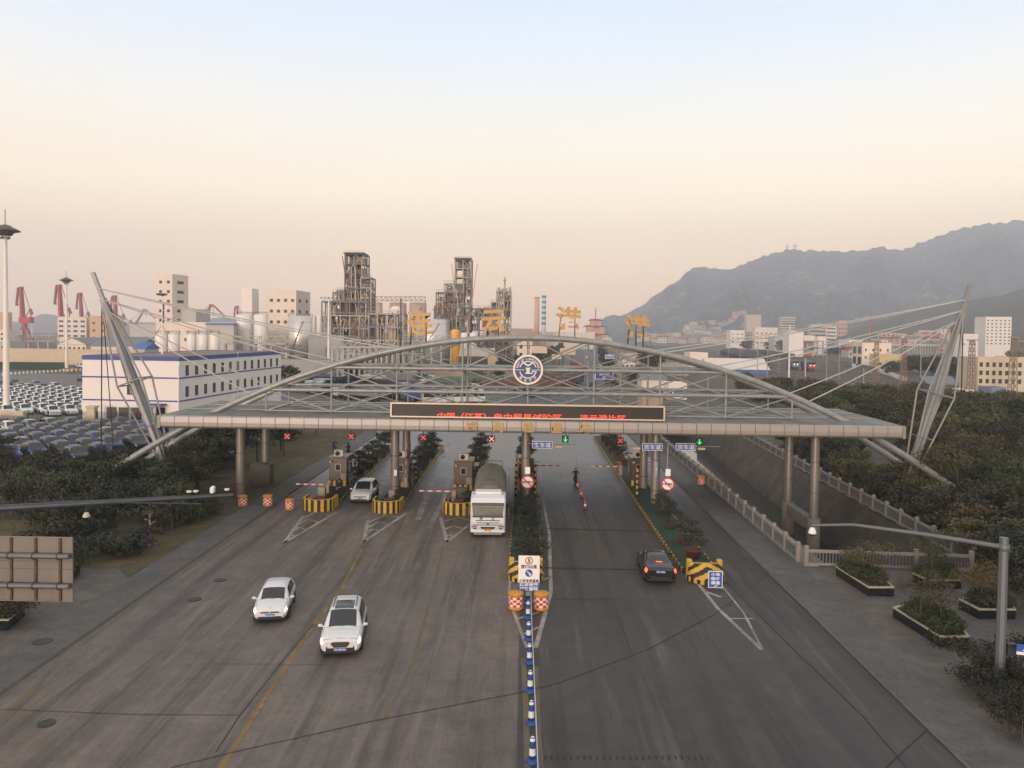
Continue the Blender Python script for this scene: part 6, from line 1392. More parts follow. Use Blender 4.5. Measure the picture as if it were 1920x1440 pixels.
# white bollards across the car park
for i in range(22): p = G(6 + i * 7.6, 705 - i * .42); b = MB().lathe([(.3, 0), (.3, .5), (.24, .95), (.02, 1.0)], (0, 0, 0), 8); tag(b.build('traffic_bollard', WHITE, None, (p.x, p.y, .03)), f'small white marker post on the car park, {ordw(i)} from left', 'bollard', 'white marker posts across the car park')
p = G(131, 697); t = thing('crash_wall', 'yellow and black banded guard wall round the second lamp mast', 'barrier', (p.x, p.y, 0)); b = MB(); 
for i in range(24): a0, a1 = 2 * PI * i / 24, 2 * PI * (i + 1) / 24; b.add([(2.4 * math.cos(a0), 2.4 * math.sin(a0), 0), (2.4 * math.cos(a1), 2.4 * math.sin(a1), 0), (2.4 * math.cos(a1), 2.4 * math.sin(a1), 1.1), (2.4 * math.cos(a0), 2.4 * math.sin(a0), 1.1)], [[0, 1, 2, 3]], i % 2)
b.build('wall', [PAINTY, PAINTK], t)
# parked cars: low detail copies that share their meshes
def parked_proto(paint, i):
    B = Body(SUV_T); t = thing('parked_car', '', 'parked car', (0, -500, 0)); B.shell(22, 6).build('body', paint, t)
    B.across(.40, 1.16, .775, .02).build('windscreen', CARGLASS, t); B.across(-2.16, -1.76, .78, .02).build('rear_window', CARGLASS, t)
    w = B.patch([(-1.85, .52), (.9, .52), (.35, .72), (-1.65, .72)], .02); w.build_split('side_window', CARGLASS, t)
    B.patch([(2.04, .36), (2.26, .34), (2.24, .47), (2.0, .5)], .015).build_split('headlight', HEADOFF, t)
    for yy in (-1.38, 1.4):
        for s in (-1, 1): o = MB().lathe([(.2, -.1), (.36, -.1), (.36, .1), (.2, .1), (.01, .08)], (0, 0, 0), 12).build('wheel', RUBBER, t); o.matrix_local = Matrix.Translation((s * .86, yy, .36)) @ Matrix.Rotation(s * PI / 2, 4, 'Y')
    return t
PARK = {'dark blue': mat('lot_dkblue', lin((24, 38, 80)), .32, 0, .1), 'black': mat('lot_black', (.014, .016, .026), .32, 0, .1), 'bright blue': mat('lot_brblue', lin((30, 62, 140)), .32, 0, .1), 'grey blue': paint_m('gyblue', lin((92, 108, 124))), 'white': paint_m('pwhite', (.74, .74, .75)), 'silver': paint_m('psilver', (.4, .41, .42)), 'maroon': paint_m('pmaroon', lin((62, 34, 36)))}
_pk = {}
def parked(col, loc, rz, lab, group):
    if col not in _pk: t = parked_proto(PARK[col], 0); _pk[col] = t; t.location = loc; t.rotation_euler.z = rz; t['label'] = lab; t['group'] = group; return
    dup(_pk[col], loc, rz, lab, group)
rnd = random.Random(41); al = R(226); e1 = V((-math.sin(al), math.cos(al))); e2 = V((math.cos(al), math.sin(al)))
rows = {}
for i in range(-14, 15):
    for j in range(-18, 19):
        p = V((-56, 97)) + e1 * (i * 4.9 + (j % 3) * .5) + e2 * (j * 2.6)
        px = 982 + p.x / p.y * F
        if 82 < p.y < 110.5 and -30 < px < 292 and p.x < -35.5 and not (p.y < 90 and px > 215): rows.setdefault(j, []).append((p.x, p.y))
for rj, j in enumerate(sorted(rows)):
    for i, (x, y) in enumerate(sorted(rows[j])):
        c = rnd.choice(['dark blue', 'black', 'dark blue', 'bright blue', 'black', 'grey blue', 'dark blue', 'maroon', 'dark blue'])
        if rj == len(rows) // 2 + 2 and i == 2: c = 'white'
        parked(c, (x + rnd.uniform(-.1, .1), y + rnd.uniform(-.1, .1), .03), al + R(rnd.uniform(-1.5, 1.5)) + 0, f'{c} parked SUV, {ordw(i)} from left in {ordw(rj)} diagonal row of the near car park', 'dark cars in the near car park')
k = 0; al = R(226); e1 = V((-math.sin(al), math.cos(al))); e2 = V((math.cos(al), math.sin(al))); rows = {}
for i in range(-14, 15):
    for j in range(-22, 23):
        p = V((-92, 146)) + e1 * (i * 5.0 + (j % 3) * .4) + e2 * (j * 2.6); px = 982 + p.x / p.y * F
        if 124 < p.y < 170 and -14 < px < 166: rows.setdefault(j, []).append((p.x, p.y))
for rj, j in enumerate(sorted(rows)):
    for i, (x, y) in enumerate(sorted(rows[j])): parked('white', (x, y, .03), al, f'white parked car, {ordw(i)} from left in {ordw(rj)} diagonal row of the white car block', 'white cars in the far car park')
for i, (px, py, c) in enumerate(((4, 741, 'dark blue'), (24, 738, 'dark blue'), (4, 727, 'black'), (27, 724, 'black'), (38, 732, 'grey blue'), (55, 733, 'silver'), (67, 727, 'grey blue'), (80, 733, 'dark blue'), (104, 731, 'white'), (152, 690, 'white'), (157, 716, 'black'))):
    p = G(px, py); parked(c, (p.x, p.y, .03), R(230), f'{c} car, {ordw(i)} from left in the loose group beyond the white cars' if i < 9 else f'lone {c} car on the open car park left of the office', 'loose cars beyond the white block')
# ------------------------------------------------------------------ port cranes
CRED = mat('crane_red', lin((172, 58, 54)), .6, 0, .12, .2); CREDD = mat('crane_dark_red', lin((140, 52, 54)), .6, 0, .12, .2)
def crane(px, pytop, Y, k, lab, flip=1, spread=0.):
    s = Y / F; p = A(px, 640, Y); H0 = A(px, pytop, Y).z; t = thing('port_crane', lab, 'crane', (p.x, Y, 0), 0, 'red slewing port cranes'); h = H0
    f = flip
    b = MB(); 
    for x in (-5, 5):
        for y in (-5, 5): b.beam((x, y, 0), (x * .35, y * .35, h * .26), 1.4)
    b.bb(-5.5, 5.5, -5.5, -4.3, 3, 4.2); b.bb(-5.5, 5.5, 4.3, 5.5, 3, 4.2); b.build('portal', CRED, t)
    MB().tube((0, 0, h * .24), (0, 0, h * .36), 2.4, 2.2, n=12).build('slew_column', CRED, t); MB().bb(-3.6, 7.0 if f > 0 else 3.6, -3, 3, h * .36, h * .47).build('machine_house', CRED, t) if f > 0 else MB().bb(-7, 3.6, -3, 3, h * .36, h * .47).build('machine_house', CRED, t)
    MB().box((-f * 4.5, 0, h * .38), (2.2, 2.2, 2.6)).build('cab', CREAM, t)
    tip = V((-f * (3 + spread), 0, h)); b = MB(); 
    for y in (-1, 1): b.beam((-f * 1.5, y * 2.0, h * .45), (tip.x, y * .7, h), 1.8, 2.0)
    for i in range(1, 6): q = i / 6; b.beam(V((-f * 1.5, -2, h * .45)).lerp(V((tip.x, -.7, h)), q), V((-f * 1.5, 2, h * .45)).lerp(V((tip.x, .7, h)), q), .6)
    b.build('jib', CRED, t)
    b = MB(); b.beam((tip.x + f * 2.2, 0, h + .5), (tip.x - f * 2.6, 0, h + .2), 1.2, 1.6); b.beam((tip.x - f * 2.6, 0, h), (tip.x - f * (4.2 + spread), 0, h * .70), 1.5, 1.7); b.beam((tip.x - f * 2.2, 0, h * .98), (tip.x - f * 3.2, 0, h * .70), .5); b.box((tip.x - f * (3.9 + spread), 0, h * .69), (2.0, 1.6, 1.6)); b.build('fly_jib', CREDD, t)
    a = V((f * 5.2, 0, h * .62)); b = MB(); b.beam((f * 2, -1.2, h * .46), a, .7); b.beam((f * 6.2, 0, h * .46), a, .7); b.beam(a, (f * 7, 0, h * .52), 1.6, 2.2); b.build('back_frame', CREDD, t)
    MB().tube((tip.x + f * 2, 0, h), a, .3, n=5).build('tie_rod', CREDD, t)
for a in ((46, 540, 700, 1, 'leftmost red port crane, jib folded upward by the far left lamp mast'), (118, 536, 680, 1, 'red port crane just left of the second lamp mast, tallest of the group'), (156, 551, 820, 1, 'red port crane between the second lamp mast and the left pylon'), (221, 556, 760, 1, 'red port crane seen behind the left pylon and tower block', 1),
          (372, 572, 900, 1, 'far red port crane with spread jib right of the tall white tower', -1, 12), (449, 575, 1000, 1, 'small far red crane top left of the white silo block', 1), (482, 573, 1000, 1, 'small far red crane top between white silo block and white mill', 1), (252, 580, 1300, 1, 'faint far crane with slanted jib left of the white tower block', -1, 14)): crane(*a)
# ------------------------------------------------------------------ plant buildings (pixels + distance give position and true size)
CREAMW = mat('cream_wall', lin((222, 208, 194)), .85, 0, .08, .2); ORANGEW = mat('peach_wall', lin((204, 168, 136)), .85, 0, .08, .2); PALEG = mat('pale_grey_wall', lin((182, 178, 172)), .8, 0, .08, .2); GREYW = mat('grey_wall', lin((150, 148, 146)), .8, 0, .1, .2); BLUER = mat('blue_sheet_roof', lin((62, 100, 160)), .6, 0, .1, .2); GREYR = mat('grey_sheet_roof', lin((112, 116, 124)), .6, .1, .1, .2); REDR = mat('red_tile_roof', lin((140, 72, 56)), .8, 0, .15, .5); TAN = mat('tan_wall', lin((178, 154, 130)), .85, 0, .1, .3); PINKW = mat('pink_wall', lin((200, 160, 142)), .85, 0, .08, .2)
def bpx(label, x0, x1, ytop, Y, d, wall, name='building', cat='building', rz=0., wins=(), **kw):
    s = Y / F; xl, xr = A(x0, 640, Y).x, A(x1, 640, Y).x; h = A((x0 + x1) / 2, ytop, Y).z - kw.get('parapet', .5); w = xr - xl
    W2 = []
    for (f, nc, nr, wf, hf, zt, zb) in wins:    # sizes as fractions: wf of the bay, hf of the storey, rows between zb and zt (fractions of height)
        L = w if f == 'f' else d; dz = h * (zt - zb) / nr; W2.append((f, nc, nr, L / nc * wf, dz * hf, h * zb + dz * .5, dz, 0))
    return building(name, label, cat, ((xl + xr) / 2, Y, 0), rz, w, d, h, wall, W2, **kw)
bpx('tall white tower block with small square windows behind the left pylon', 291, 326, 514, 300, 9, CREAMW, 'tower_block', 'building', R(-16), [('f', 2, 5, .35, .3, .98, .45), ('r', 1, 5, .4, .3, .98, .45)])
bpx('white annex stepping down at the right of the tall white tower block', 330, 368, 579, 303, 12, PALEG, 'annex', 'building', R(-4), [('f', 3, 1, .4, .2, .7, .4)]); bpx('long low white mill with a row of windows right of the tower block', 292, 436, 604, 296, 22, CREAMW, 'mill', 'building', 0, [('f', 9, 1, .35, .2, .8, .45)])
bpx('low blue roofed hall right of the white mill', 386, 438, 606, 292, 3, PALEG, 'hall', 'building', 0, [], roof='ridge', roofm=BLUER)
bpx('tall white silo block without windows above the white silos', 452, 473, 541, 330, 6, WHITEW, 'silo_block', 'building', R(-8)); bpx('white mill building with three rows of windows left of the steel tower', 501, 556, 544, 335, 16, CREAMW, 'mill', 'building', R(-6), [('f', 4, 3, .45, .28, .95, .5), ('r', 2, 3, .3, .3, .95, .5)])
bpx('large grey windowless shed beside the shiny tank', 577, 645, 629, 262, 18, GREYW, 'shed', 'shed', R(-3)); bpx('cream port mill with pillars and galleries behind the gable warehouse', 108, 162, 594, 560, 25, CREAMW, 'port_mill', 'building', 0, [('f', 4, 4, .6, .4, .95, .3)]); bpx('peach coloured port store at the left pylon', 168, 200, 592, 555, 25, ORANGEW, 'port_store', 'building', 0, [('f', 2, 3, .3, .3, .9, .2)])
bpx('cream gable fronted warehouse with a row of windows left of the pylon', 107, 163, 643, 330, 30, CREAMW, 'warehouse', 'warehouse', R(-6), [('f', 6, 2, .45, .45, .95, .1)], roof='gable', roofm=GREYR); bpx('long low cream shed with grey roof right of the gable warehouse', 170, 262, 647, 322, 20, CREAMW, 'shed', 'shed', 0, [], roof='ridge', roofm=GREYR)
bpx('peach silo tower cut by the left edge', -12, 6, 585, 560, 10, ORANGEW, 'silo_tower', 'building'); bpx('cream office with balconies cut by the left edge below the crane', -30, 12, 618, 420, 14, CREAMW, 'office', 'building', 0, [('f', 3, 4, .5, .4, .95, .1)]); bpx('small cream house near the far wall at the left edge', 0, 18, 640, 330, 10, PALEG, 'house', 'house', 0, [('f', 2, 2, .4, .4, .9, .1)])
bpx('pale storage hall with red stripe between the pylon and small tanks', 243, 292, 608, 420, 30, PALEG, 'storage_hall', 'building'); bpx('low blue roofed shed behind the office roof', 250, 272, 650, 210, 8, PALEG, 'shed', 'shed', 0, [], roof='ridge', roofm=BLUER)
bpx('cream low factory hall under the twin chimneys', 965, 1115, 622, 760, 40, CREAMW, 'factory_hall', 'factory', 0, [('f', 12, 1, .4, .3, .7, .3)]); bpx('tan flat factory hall left of the chimneys', 958, 1000, 616, 720, 30, TAN, 'factory_hall', 'factory'); bpx('white upper block behind the chimneys', 970, 988, 603, 800, 16, WHITEW, 'factory_block', 'factory')
bpx('cream office with dark windows above the round emblem', 970, 998, 640, 330, 12, CREAMW, 'office', 'building', 0, [('f', 2, 3, .4, .4, .95, .1)]); bpx('pale factory block behind the lower right of the steel towers', 905, 962, 622, 520, 20, PALEG, 'factory_block', 'factory')
# tanks and silos
def tank(px0, px1, pytop, Y, m, lab, name='tank', cat='tank', bands=4, dome=.1, rail=True, zb=0., group=None):
    xl, xr = A(px0, 640, Y).x, A(px1, 640, Y).x; r = (xr - xl) / 2; h = A(px0, pytop, Y).z - zb; t = thing(name, lab, cat, ((xl + xr) / 2, Y + r, zb), 0, group)
    MB().lathe([(r, 0), (r, h * (1 - dome * .5)), (r * .96, h * (1 - dome * .4)), (r * .6, h * (1 - dome * .12)), (.02, h)], (0, 0, 0), 36).build('shell', m, t)
    b = MB()
    for i in range(bands): z = h * (i + .8) / (bands + .6); b.lathe([(r, z), (r + .06, z + .02), (r + .06, z + .12), (r, z + .14)], (0, 0, 0), 36).cut()
    if bands: b.build_split('ring_seam', m, t)
    if rail:
        n = 20; hz = h * (1 - dome * .5); b = MB()
        for i in range(n): a = 2 * PI * i / n; b.tube((r * math.cos(a), r * math.sin(a), hz), (r * math.cos(a), r * math.sin(a), hz + 1.1), .05, n=4)
        b.path([(r * math.cos(2 * PI * i / n), r * math.sin(2 * PI * i / n), hz + 1.1) for i in range(n + 1)], .05, 4); b.build('handrail', mat('rusty_rail', lin((140, 104, 68)), .7, 0, .2), t)
    b = MB(); k = 18 if r > 3.5 else 0
    for i in range(k): a0 = -2.6 + 1.5 * i / k; b.beam(((r + .35) * math.cos(a0), (r + .35) * math.sin(a0), h * .9 * i / k), ((r + .35) * math.cos(a0 + 1.5 / k), (r + .35) * math.sin(a0 + 1.5 / k), h * .9 * (i + 1) / k), .5, .15)
    if k: b.build('stair', mat('stair_brown', lin((108, 84, 66)), .7, 0, .15), t)
    return t
TW = mat('tank_white', lin((226, 220, 214)), .45, .0, .07, .15, stretch=(1, 1, .3)); TS = mat('tank_silver', lin((206, 202, 198)), .34, .55, .08, .12, stretch=(1, 1, .25)); TB = mat('silo_beige', lin((188, 164, 144)), .8, 0, .08, .15); TY = mat('vessel_yellow', lin((224, 160, 34)), .4, 0, .06, .3)
for i, (a, b_) in enumerate(((286, 309), (311, 332), (347, 364), (368, 386), (390, 408))): tank(a, b_, 623, 235, TW, f'small white tank behind the office roof, {ordw(i)} from left', bands=0, group='row of small white tanks')
for i, (a, b_) in enumerate(((439, 467), (472, 498))): tank(a, b_, 588, 300, TW, ('left' if i == 0 else 'right') + ' of the two tall white silos with rusty catwalk', 'silo', 'silo', 2, .04, True, 0, 'tall white silos')
tank(535, 579, 591, 275, TS, 'big shiny metal tank with a curved stair right of the white silos', bands=6, dome=.05); tank(776, 840, 596, 330, TS, 'big silver banded tank behind the leftmost gold character', bands=6, dome=.06, rail=False)
for i, (a, b_) in enumerate(((698, 715), (727, 759), (765, 797))): tank(a, b_, 566, 480, TB, f'huge beige grain silo behind the steel tower, {ordw(i)} from left', 'silo', 'silo', 0, .03, False, 0, 'beige grain silos')
for i, (a, b_) in enumerate(((580, 591), (592, 604), (863, 876), (880, 894))): tank(a, b_, 590 if i < 2 else 623, 325, TW, ('narrow white vessel left of the steel tower, ' if i < 2 else 'narrow white vessel right of the yellow vessel, ') + ('left one' if i % 2 == 0 else 'right one'), 'vessel', 'vessel', 1, .08, False, 0, 'narrow white vessels')
tank(728, 752, 573, 420, WHITEW, 'white domed bin in front of the beige silos', 'bin', 'silo', 0, .15, False)
tank(844, 861, 617, 300, TY, 'tall yellow vessel with rounded top in front of the steel towers', 'vessel', 'vessel', 5, .1, False); tank(904, 911, 575, 345, TY, 'small high yellow vessel left of the second gold character', 'vessel', 'vessel', 0, .2, False, 34.0 - 17)
tank(706, 711, 559, 310, mat('dark_stack', lin((84, 70, 66)), .6, 0, .1), 'thin dark exhaust stack right of the big steel tower', 'stack', 'chimney', 0, .01, False) if False else None
def chimney(px, w, pytop, Y, lab, cols, n=1):
    p = A(px, 640, Y); r = w * Y / F / 2; h = A(px, pytop, Y).z; t = thing('chimney', lab, 'chimney', (p.x, Y, 0)); k = n * 2
    z = [h * i / k for i in range(k + 1)] if n > 1 else [0, h]
    if n > 1: z = [0] + [h * .45 + h * .55 * i / (k - 1) for i in range(k)]
    MB().lathe([(r * (1.15 - .2 * q / h), q) for q in z] + [(r * .7, h)], (0, 0, 0), 18, 0, True, [i % len(cols) for i in range(len(z))]).build('shaft', cols, t)
    MB().lathe([(r * 1.05, h * .985), (r * 1.15, h * .985), (r * 1.15, h), (r * 1.0, h)], (0, 0, 0), 18).build('rim', GREYW, t); return t
chimney(1006, 9, 557, 700, 'pale cylindrical chimney with side ladder left of the striped one', [PINKW]); chimney(1019, 8, 554, 740, 'blue and white banded chimney rising behind the arch', [mat('chimney_white', lin((220, 214, 208)), .7), mat('chimney_blue', lin((70, 138, 176)), .7)], 6)
chimney(1630, 4.6, 597, 420, 'slender brown brick chimney beyond the railway', [mat('chimney_brick', lin((140, 112, 92)), .85, 0, .1)]); chimney(751, 3, 559, 310, 'thin dark exhaust stack right of the big steel tower', [mat('dark_stack', lin((84, 70, 66)), .6)])
# conveyor gallery over the beige silos, pipe racks
def gallery(px0, px1, py, Y, h, lab, legs=(), m=DSTEEL, name='conveyor_gallery', cat='conveyor', py1=None):
    a, b = A(px0, py, Y), A(px1, py1 or py, Y); t = thing(name, lab, cat, (a.x, Y, 0)); d = b - a; n = max(3, int(d.length / (h * 1.1))); f = MB(); w = h * .8
    for y in (0, w):
        for z in (0, h): f.beam((0, y, a.z + z), (d.x, y, b.z + z), h * .1)
        for i in range(n):
            u, v = i / n, (i + 1) / n; f.beam((d.x * u, y, a.z + d.z * u), (d.x * v, y, a.z + d.z * v + h), h * .06); f.beam((d.x * v, y, a.z + d.z * v), (d.x * v, y, a.z + d.z * v + h), h * .07)
    f.build('truss', m, t); MB().beam((0, w / 2, a.z + .1), (d.x, w / 2, b.z + .1), w, .15).build('deck', m, t)
    for q in legs: MB().beam((d.x * q, w / 2, 0), (d.x * q, w / 2, a.z + d.z * q), h * .25).build('leg', m, t)
    return t
TRB = mat('truss_brown', lin((150, 126, 108)), .7, 0, .1); PIPEG = mat('rack_grey', lin((150, 148, 144)), .5, .2, .12, .5)
gallery(697, 797, 564, 478, 2.6, 'long conveyor truss running across the tops of the beige silos', (0, 1), TRB); gallery(15, 106, 640, 430, 3.2, 'long grey conveyor gallery on legs under the left cranes', (0, .2, .4, .6, .8, 1), PIPEG); gallery(488, 575, 660, 240, 2.0, 'dark pipe rack left of the grey shed', (.1, .4, .7), DSTEEL, 'pipe_rack', 'pipe rack'); gallery(421, 535, 645, 255, 2.6, 'pipe rack running behind the office roof below the white silos', (0, .25, .5, .75, 1), PIPEG, 'pipe_rack', 'pipe rack')
gallery(622, 745, 652, 205, 2.0, 'nearest pale pipe rack on many legs below the steel tower', [i / 12 for i in range(13)], PIPEG, 'pipe_rack', 'pipe rack'); gallery(640, 790, 664, 225, 2.2, 'second pale pipe rack on many legs behind the arch', [i / 14 for i in range(15)], PIPEG, 'pipe_rack', 'pipe rack'); gallery(870, 1000, 648, 330, 2.4, 'pipe rack between yellow vessel and emblem', [i / 6 for i in range(7)], DSTEEL, 'pipe_rack', 'pipe rack'); gallery(755, 845, 640, 290, 2.2, 'pipe rack in front of the silver tank', [i / 5 for i in range(6)], PIPEG, 'pipe_rack', 'pipe rack')
# ------------------------------------------------------------------ steel process towers
FR = mat('frame_grey', lin((104, 102, 100)), .6, .2, .15, .3); FRL = mat('frame_pale', lin((150, 144, 136)), .55, .2, .12, .3); VES = [mat('vessel_cream', lin((186, 162, 136)), .5, .2, .12, .3), mat('vessel_rust', lin((122, 88, 66)), .7, .1, .2, .4), mat('vessel_steel', lin((150, 150, 150)), .3, .7, .1, .3), mat('vessel_dark', lin((62, 60, 60)), .6, .2, .2, .4)]
def frame_part(t, x0, x1, ytop, ybot, Y, depth, nx, nz, rnd, vessels=3, ny=1, top=None):
    """one open steel frame: columns, floor beams, decks, braces and the vessels standing in it"""
    vessels = int(vessels * 1.6)
    xl, xr = A(x0, 640, Y).x - t.location.x, A(x1, 640, Y).x - t.location.x; zt, zb = A((x0 + x1) / 2, ytop, Y).z, max(0, A((x0 + x1) / 2, ybot, Y).z); c = MB(); dk = MB(); br = MB(); hr = MB()
    wc = .5; zs = [zb + (zt - zb) * i / nz for i in range(nz + 1)]; xs = [xl + (xr - xl) * i / nx for i in range(nx + 1)]; ysl = [depth * i / ny for i in range(ny + 1)]
    for x in xs:
        for y in ysl: c.beam((x, y, zb), (x, y, zt), wc)
    for k, z in enumerate(zs[1:]):
        for y in ysl: c.beam((xl, y, z), (xr, y, z), .34, .5)
        for x in xs: c.beam((x, 0, z), (x, depth, z), .34, .5)
        if k < nz - 1 or top != 'open': dk.bb(xl + (rnd.random() * .4 * (xr - xl) if k % 2 else 0), xr - (rnd.random() * .35 * (xr - xl) if k % 3 == 1 else 0), .2, depth, z + .26, z + .36)
        hr.beam((xl, 0, z + 1.4), (xr, 0, z + 1.4), .12); hr.beam((xl, 0, z + .9), (xr, 0, z + .9), .09)
        for i in range(nx * 3 + 1): xx = xl + (xr - xl) * i / (nx * 3); hr.beam((xx, 0, z + .3), (xx, 0, z + 1.4), .09)
    for k in range(nz):
        for i in range(nx):
            if rnd.random() < .5:
                y = ysl[0] if rnd.random() < .6 else ysl[-1]; a, b = (xs[i], xs[i + 1]) if rnd.random() < .5 else (xs[i + 1], xs[i]); br.beam((a, y, zs[k]), (b, y, zs[k + 1]), .26)
                if rnd.random() < .5: br.beam((b, y, zs[k]), (a, y, zs[k + 1]), .26)
    eq = MB(); ed = MB()
    for k in range(nz):
        for i in range(nx):
            for q in range(2):
                if rnd.random() < .55:
                    bw = (xs[i + 1] - xs[i]) * rnd.uniform(.25, .6); bh = (zs[k + 1] - zs[k]) * rnd.uniform(.25, .6); bx = rnd.uniform(xs[i] + bw / 2, xs[i + 1] - bw / 2); by = rnd.uniform(.8, depth * .9)
                    (eq if rnd.random() < .4 else ed).box((bx, by, zs[k] + .4 + bh / 2), (bw, min(2, depth * .3), bh), 0, 0, .1).cut()
    if eq.f: eq.build_split('equipment', VES[rnd.choice((0, 1, 1))], t)
    if ed.f: ed.build_split('equipment', VES[3], t)
    c.build('frame', FR if rnd.random() < .6 else FRL, t); dk.build('deck', FR, t); hr.build('handrail', FRL, t)
    if br.f: br.build('brace', FRL, t)
    for k in range(vessels):
        f = rnd.randrange(nz); z0 = zs[f] + .4; hh = (zs[f + 1] - zs[f]) * rnd.choice((.7, 1.5, .85, 2.2)); hh = min(hh, zt - z0); r = min(rnd.uniform(.9, 2.0), (xr - xl) / nx * .45); x = rnd.uniform(xl + r, xr - r); y = rnd.uniform(1.2, max(1.3, depth - 1.5)); m = rnd.choice(VES)
        MB().lathe([(.2, z0), (r, z0 + .3 * r), (r, z0 + hh - .5 * r), (r * .6, z0 + hh - .12 * r), (.1, z0 + hh)], (x, y, 0), 14).build('vessel', m, t)
        if rnd.random() < .6:
            xa = min(max(x + rnd.uniform(-6, 6), xl), xr); MB().path([(x, y, z0 + hh - .1), (x, y - .5, z0 + hh + .6), (xa, y - .8, z0 + hh + .6), (xa, y - .8, max(zb, z0 - 4))], .22, 6).build('pipe', rnd.choice(VES[:3]), t)
    for k in range(vessels // 2 + 1):
        x = rnd.uniform(xl, xr); MB().path([(x, -.5, zb), (x, -.5, zb + (zt - zb) * rnd.uniform(.4, .95)), (x + rnd.uniform(-3, 3), .6, zb + (zt - zb) * .96)], .2, 6).build('pipe', rnd.choice(VES[:3]), t)
    # a stair flight zigzagging up one side
    st = MB()
    for k in range(nz): a, b = (xr + .3, xr + 1.8) if k % 2 else (xr + 1.8, xr + .3); st.beam((a - 1.9, depth * .5, zs[k]), (b - 1.9, depth * .9, zs[k + 1]), .4, .14)
    st.build('stair', FR, t)
    return xl, xr, zt
def ptower(lab, px, Y, parts, seed, roofs=()):
    rnd = random.Random(seed); p = A(px, 640, Y); t = thing('process_tower', lab, 'process tower', (p.x, Y, 0), 0, 'steel process towers of the chemical plant')
    for a in parts: frame_part(t, *a[:4], Y + a[4], a[5], a[6], a[7], rnd, a[8], a[9] if len(a) > 9 else 1) if False else frame_local(t, Y, a, rnd)
    for (x0, x1, y, dy, m, slope) in roofs:
        xl, xr = A(x0, 640, Y).x - p.x, A(x1, 640, Y).x - p.x; z = A((x0 + x1) / 2, y, Y).z; MB().add([(xl, -1, z + slope), (xr, -1, z - slope), (xr, dy, z - slope), (xl, dy, z + slope), (xl, -1, z + slope + .3), (xr, -1, z - slope + .3), (xr, dy, z - slope + .3), (xl, dy, z + slope + .3)], [[3, 2, 1, 0], [4, 5, 6, 7], [0, 1, 5, 4], [1, 2, 6, 5], [2, 3, 7, 6], [3, 0, 4, 7]]).build('roof', m, t)
    return t
def frame_local(t, Y, a, rnd):
    x0, x1, yt, yb, oy, dep, nx, nz, nv = a[:9]; n0 = set(t.children); frame_part(t, x0, x1, yt, yb, Y, dep, nx, nz, rnd, nv, 2 if dep > 8 else 1)
    for c in t.children:
        if c not in n0: c.location.y += oy
ptower('tallest steel process tower with open frame, left of the gold characters', 650, 320, [(644, 681, 476, 566, 2, 9, 2, 5, 7), (675, 694, 521, 690, 1, 9, 1, 9, 7), (628, 648, 545, 566, 3, 7, 2, 2, 3), (620, 690, 548, 590, 3.5, 8, 4, 2, 5), (603, 690, 566, 592, 0, 12, 5, 1, 6), (603, 692, 592, 690, -.5, 13, 5, 4, 14), (692, 756, 589, 690, -.2, 10, 4, 4, 10)], 5,
       [(643, 682, 475, 9, FR, 0), (679, 695, 518, 10, FR, 1.0), (646, 674, 541, 6, mat('blue_canopy', lin((84, 110, 140)), .6), .3), (680, 742, 613, 2, mat('blue_pipe_roof', lin((62, 96, 160)), .6), 1.2)])
ptower('second steel process tower, tall and slim, between two gold characters', 866, 340, [(851, 881, 486, 690, 2, 9, 2, 12, 7), (832, 868, 532, 560, .5, 8, 2, 2, 5), (817, 868, 549, 590, .2, 8, 3, 3, 8), (814, 880, 576, 690, -.2, 11, 4, 5, 12), (880, 928, 579, 640, 3, 6, 3, 3, 3), (880, 960, 640, 690, 2, 8, 5, 3, 9)], 8, [(850, 882, 485, 9, FR, 0)])
ptower('smaller steel process tower at right of the second gold character', 943, 345, [(930, 957, 546, 690, 1, 8, 2, 8, 9), (920, 934, 567, 690, .5, 7, 1, 6, 5)], 9)
t = thing('steel_column', 'slender vented column crowning the smaller steel tower', 'vessel', (A(945, 640, 348).x, 349, A(945, 548, 348).z)); MB().lathe([(1.2, 0), (1.2, 1.6), (.4, 2), (.35, 5), (.7, 5.2), (.5, 5.8), (.05, 7.5)], (0, 0, 0), 10).build('column', VES[0], t); MB().tube((-2.6, 0, 0), (-2.6, 0, 2.2), .5).build('side_vent', VES[2], t); MB().tube((2.4, 0, 0), (2.4, 0, 2.6), .5).build('side_vent', VES[2], t)
gallery(608, 620, 575, 500, 2, 'faint far frame gallery left of the big steel tower', (0, 1), FRL) if False else None
# ------------------------------------------------------------------ mountains: real height fields
def interp(tab, x):
    if x <= tab[0][0]: return tab[0][1]
    for (a, b), (c, d) in zip(tab, tab[1:]):
        if x <= c: t = (x - a) / (c - a); return b + (d - b) * t
    return tab[-1][1]
def vnoise(x, y):
    xi, yi = math.floor(x), math.floor(y); fx, fy = x - xi, y - yi; fx = fx * fx * (3 - 2 * fx); fy = fy * fy * (3 - 2 * fy)
    def h(i, j): v = math.sin(i * 127.1 + j * 311.7) * 43758.5453; return v - math.floor(v)
    return (h(xi, yi) * (1 - fx) + h(xi + 1, yi) * fx) * (1 - fy) + (h(xi, yi + 1) * (1 - fx) + h(xi + 1, yi + 1) * fx) * fy
RIDGE = [(1095, 634), (1108, 616), (1122, 604), (1135, 598), (1165, 592), (1185, 584), (1200, 576), (1230, 553), (1255, 538), (1272, 526), (1283, 510), (1297, 503), (1312, 500), (1340, 505), (1368, 507), (1400, 492), (1440, 476), (1470, 468), (1500, 470), (1560, 471), (1610, 471), (1640, 463), (1680, 468), (1700, 465), (1725, 452), (1760, 440), (1810, 425), (1860, 418), (1920, 413), (2000, 410), (2150, 420), (2300, 450), (2500, 520)]
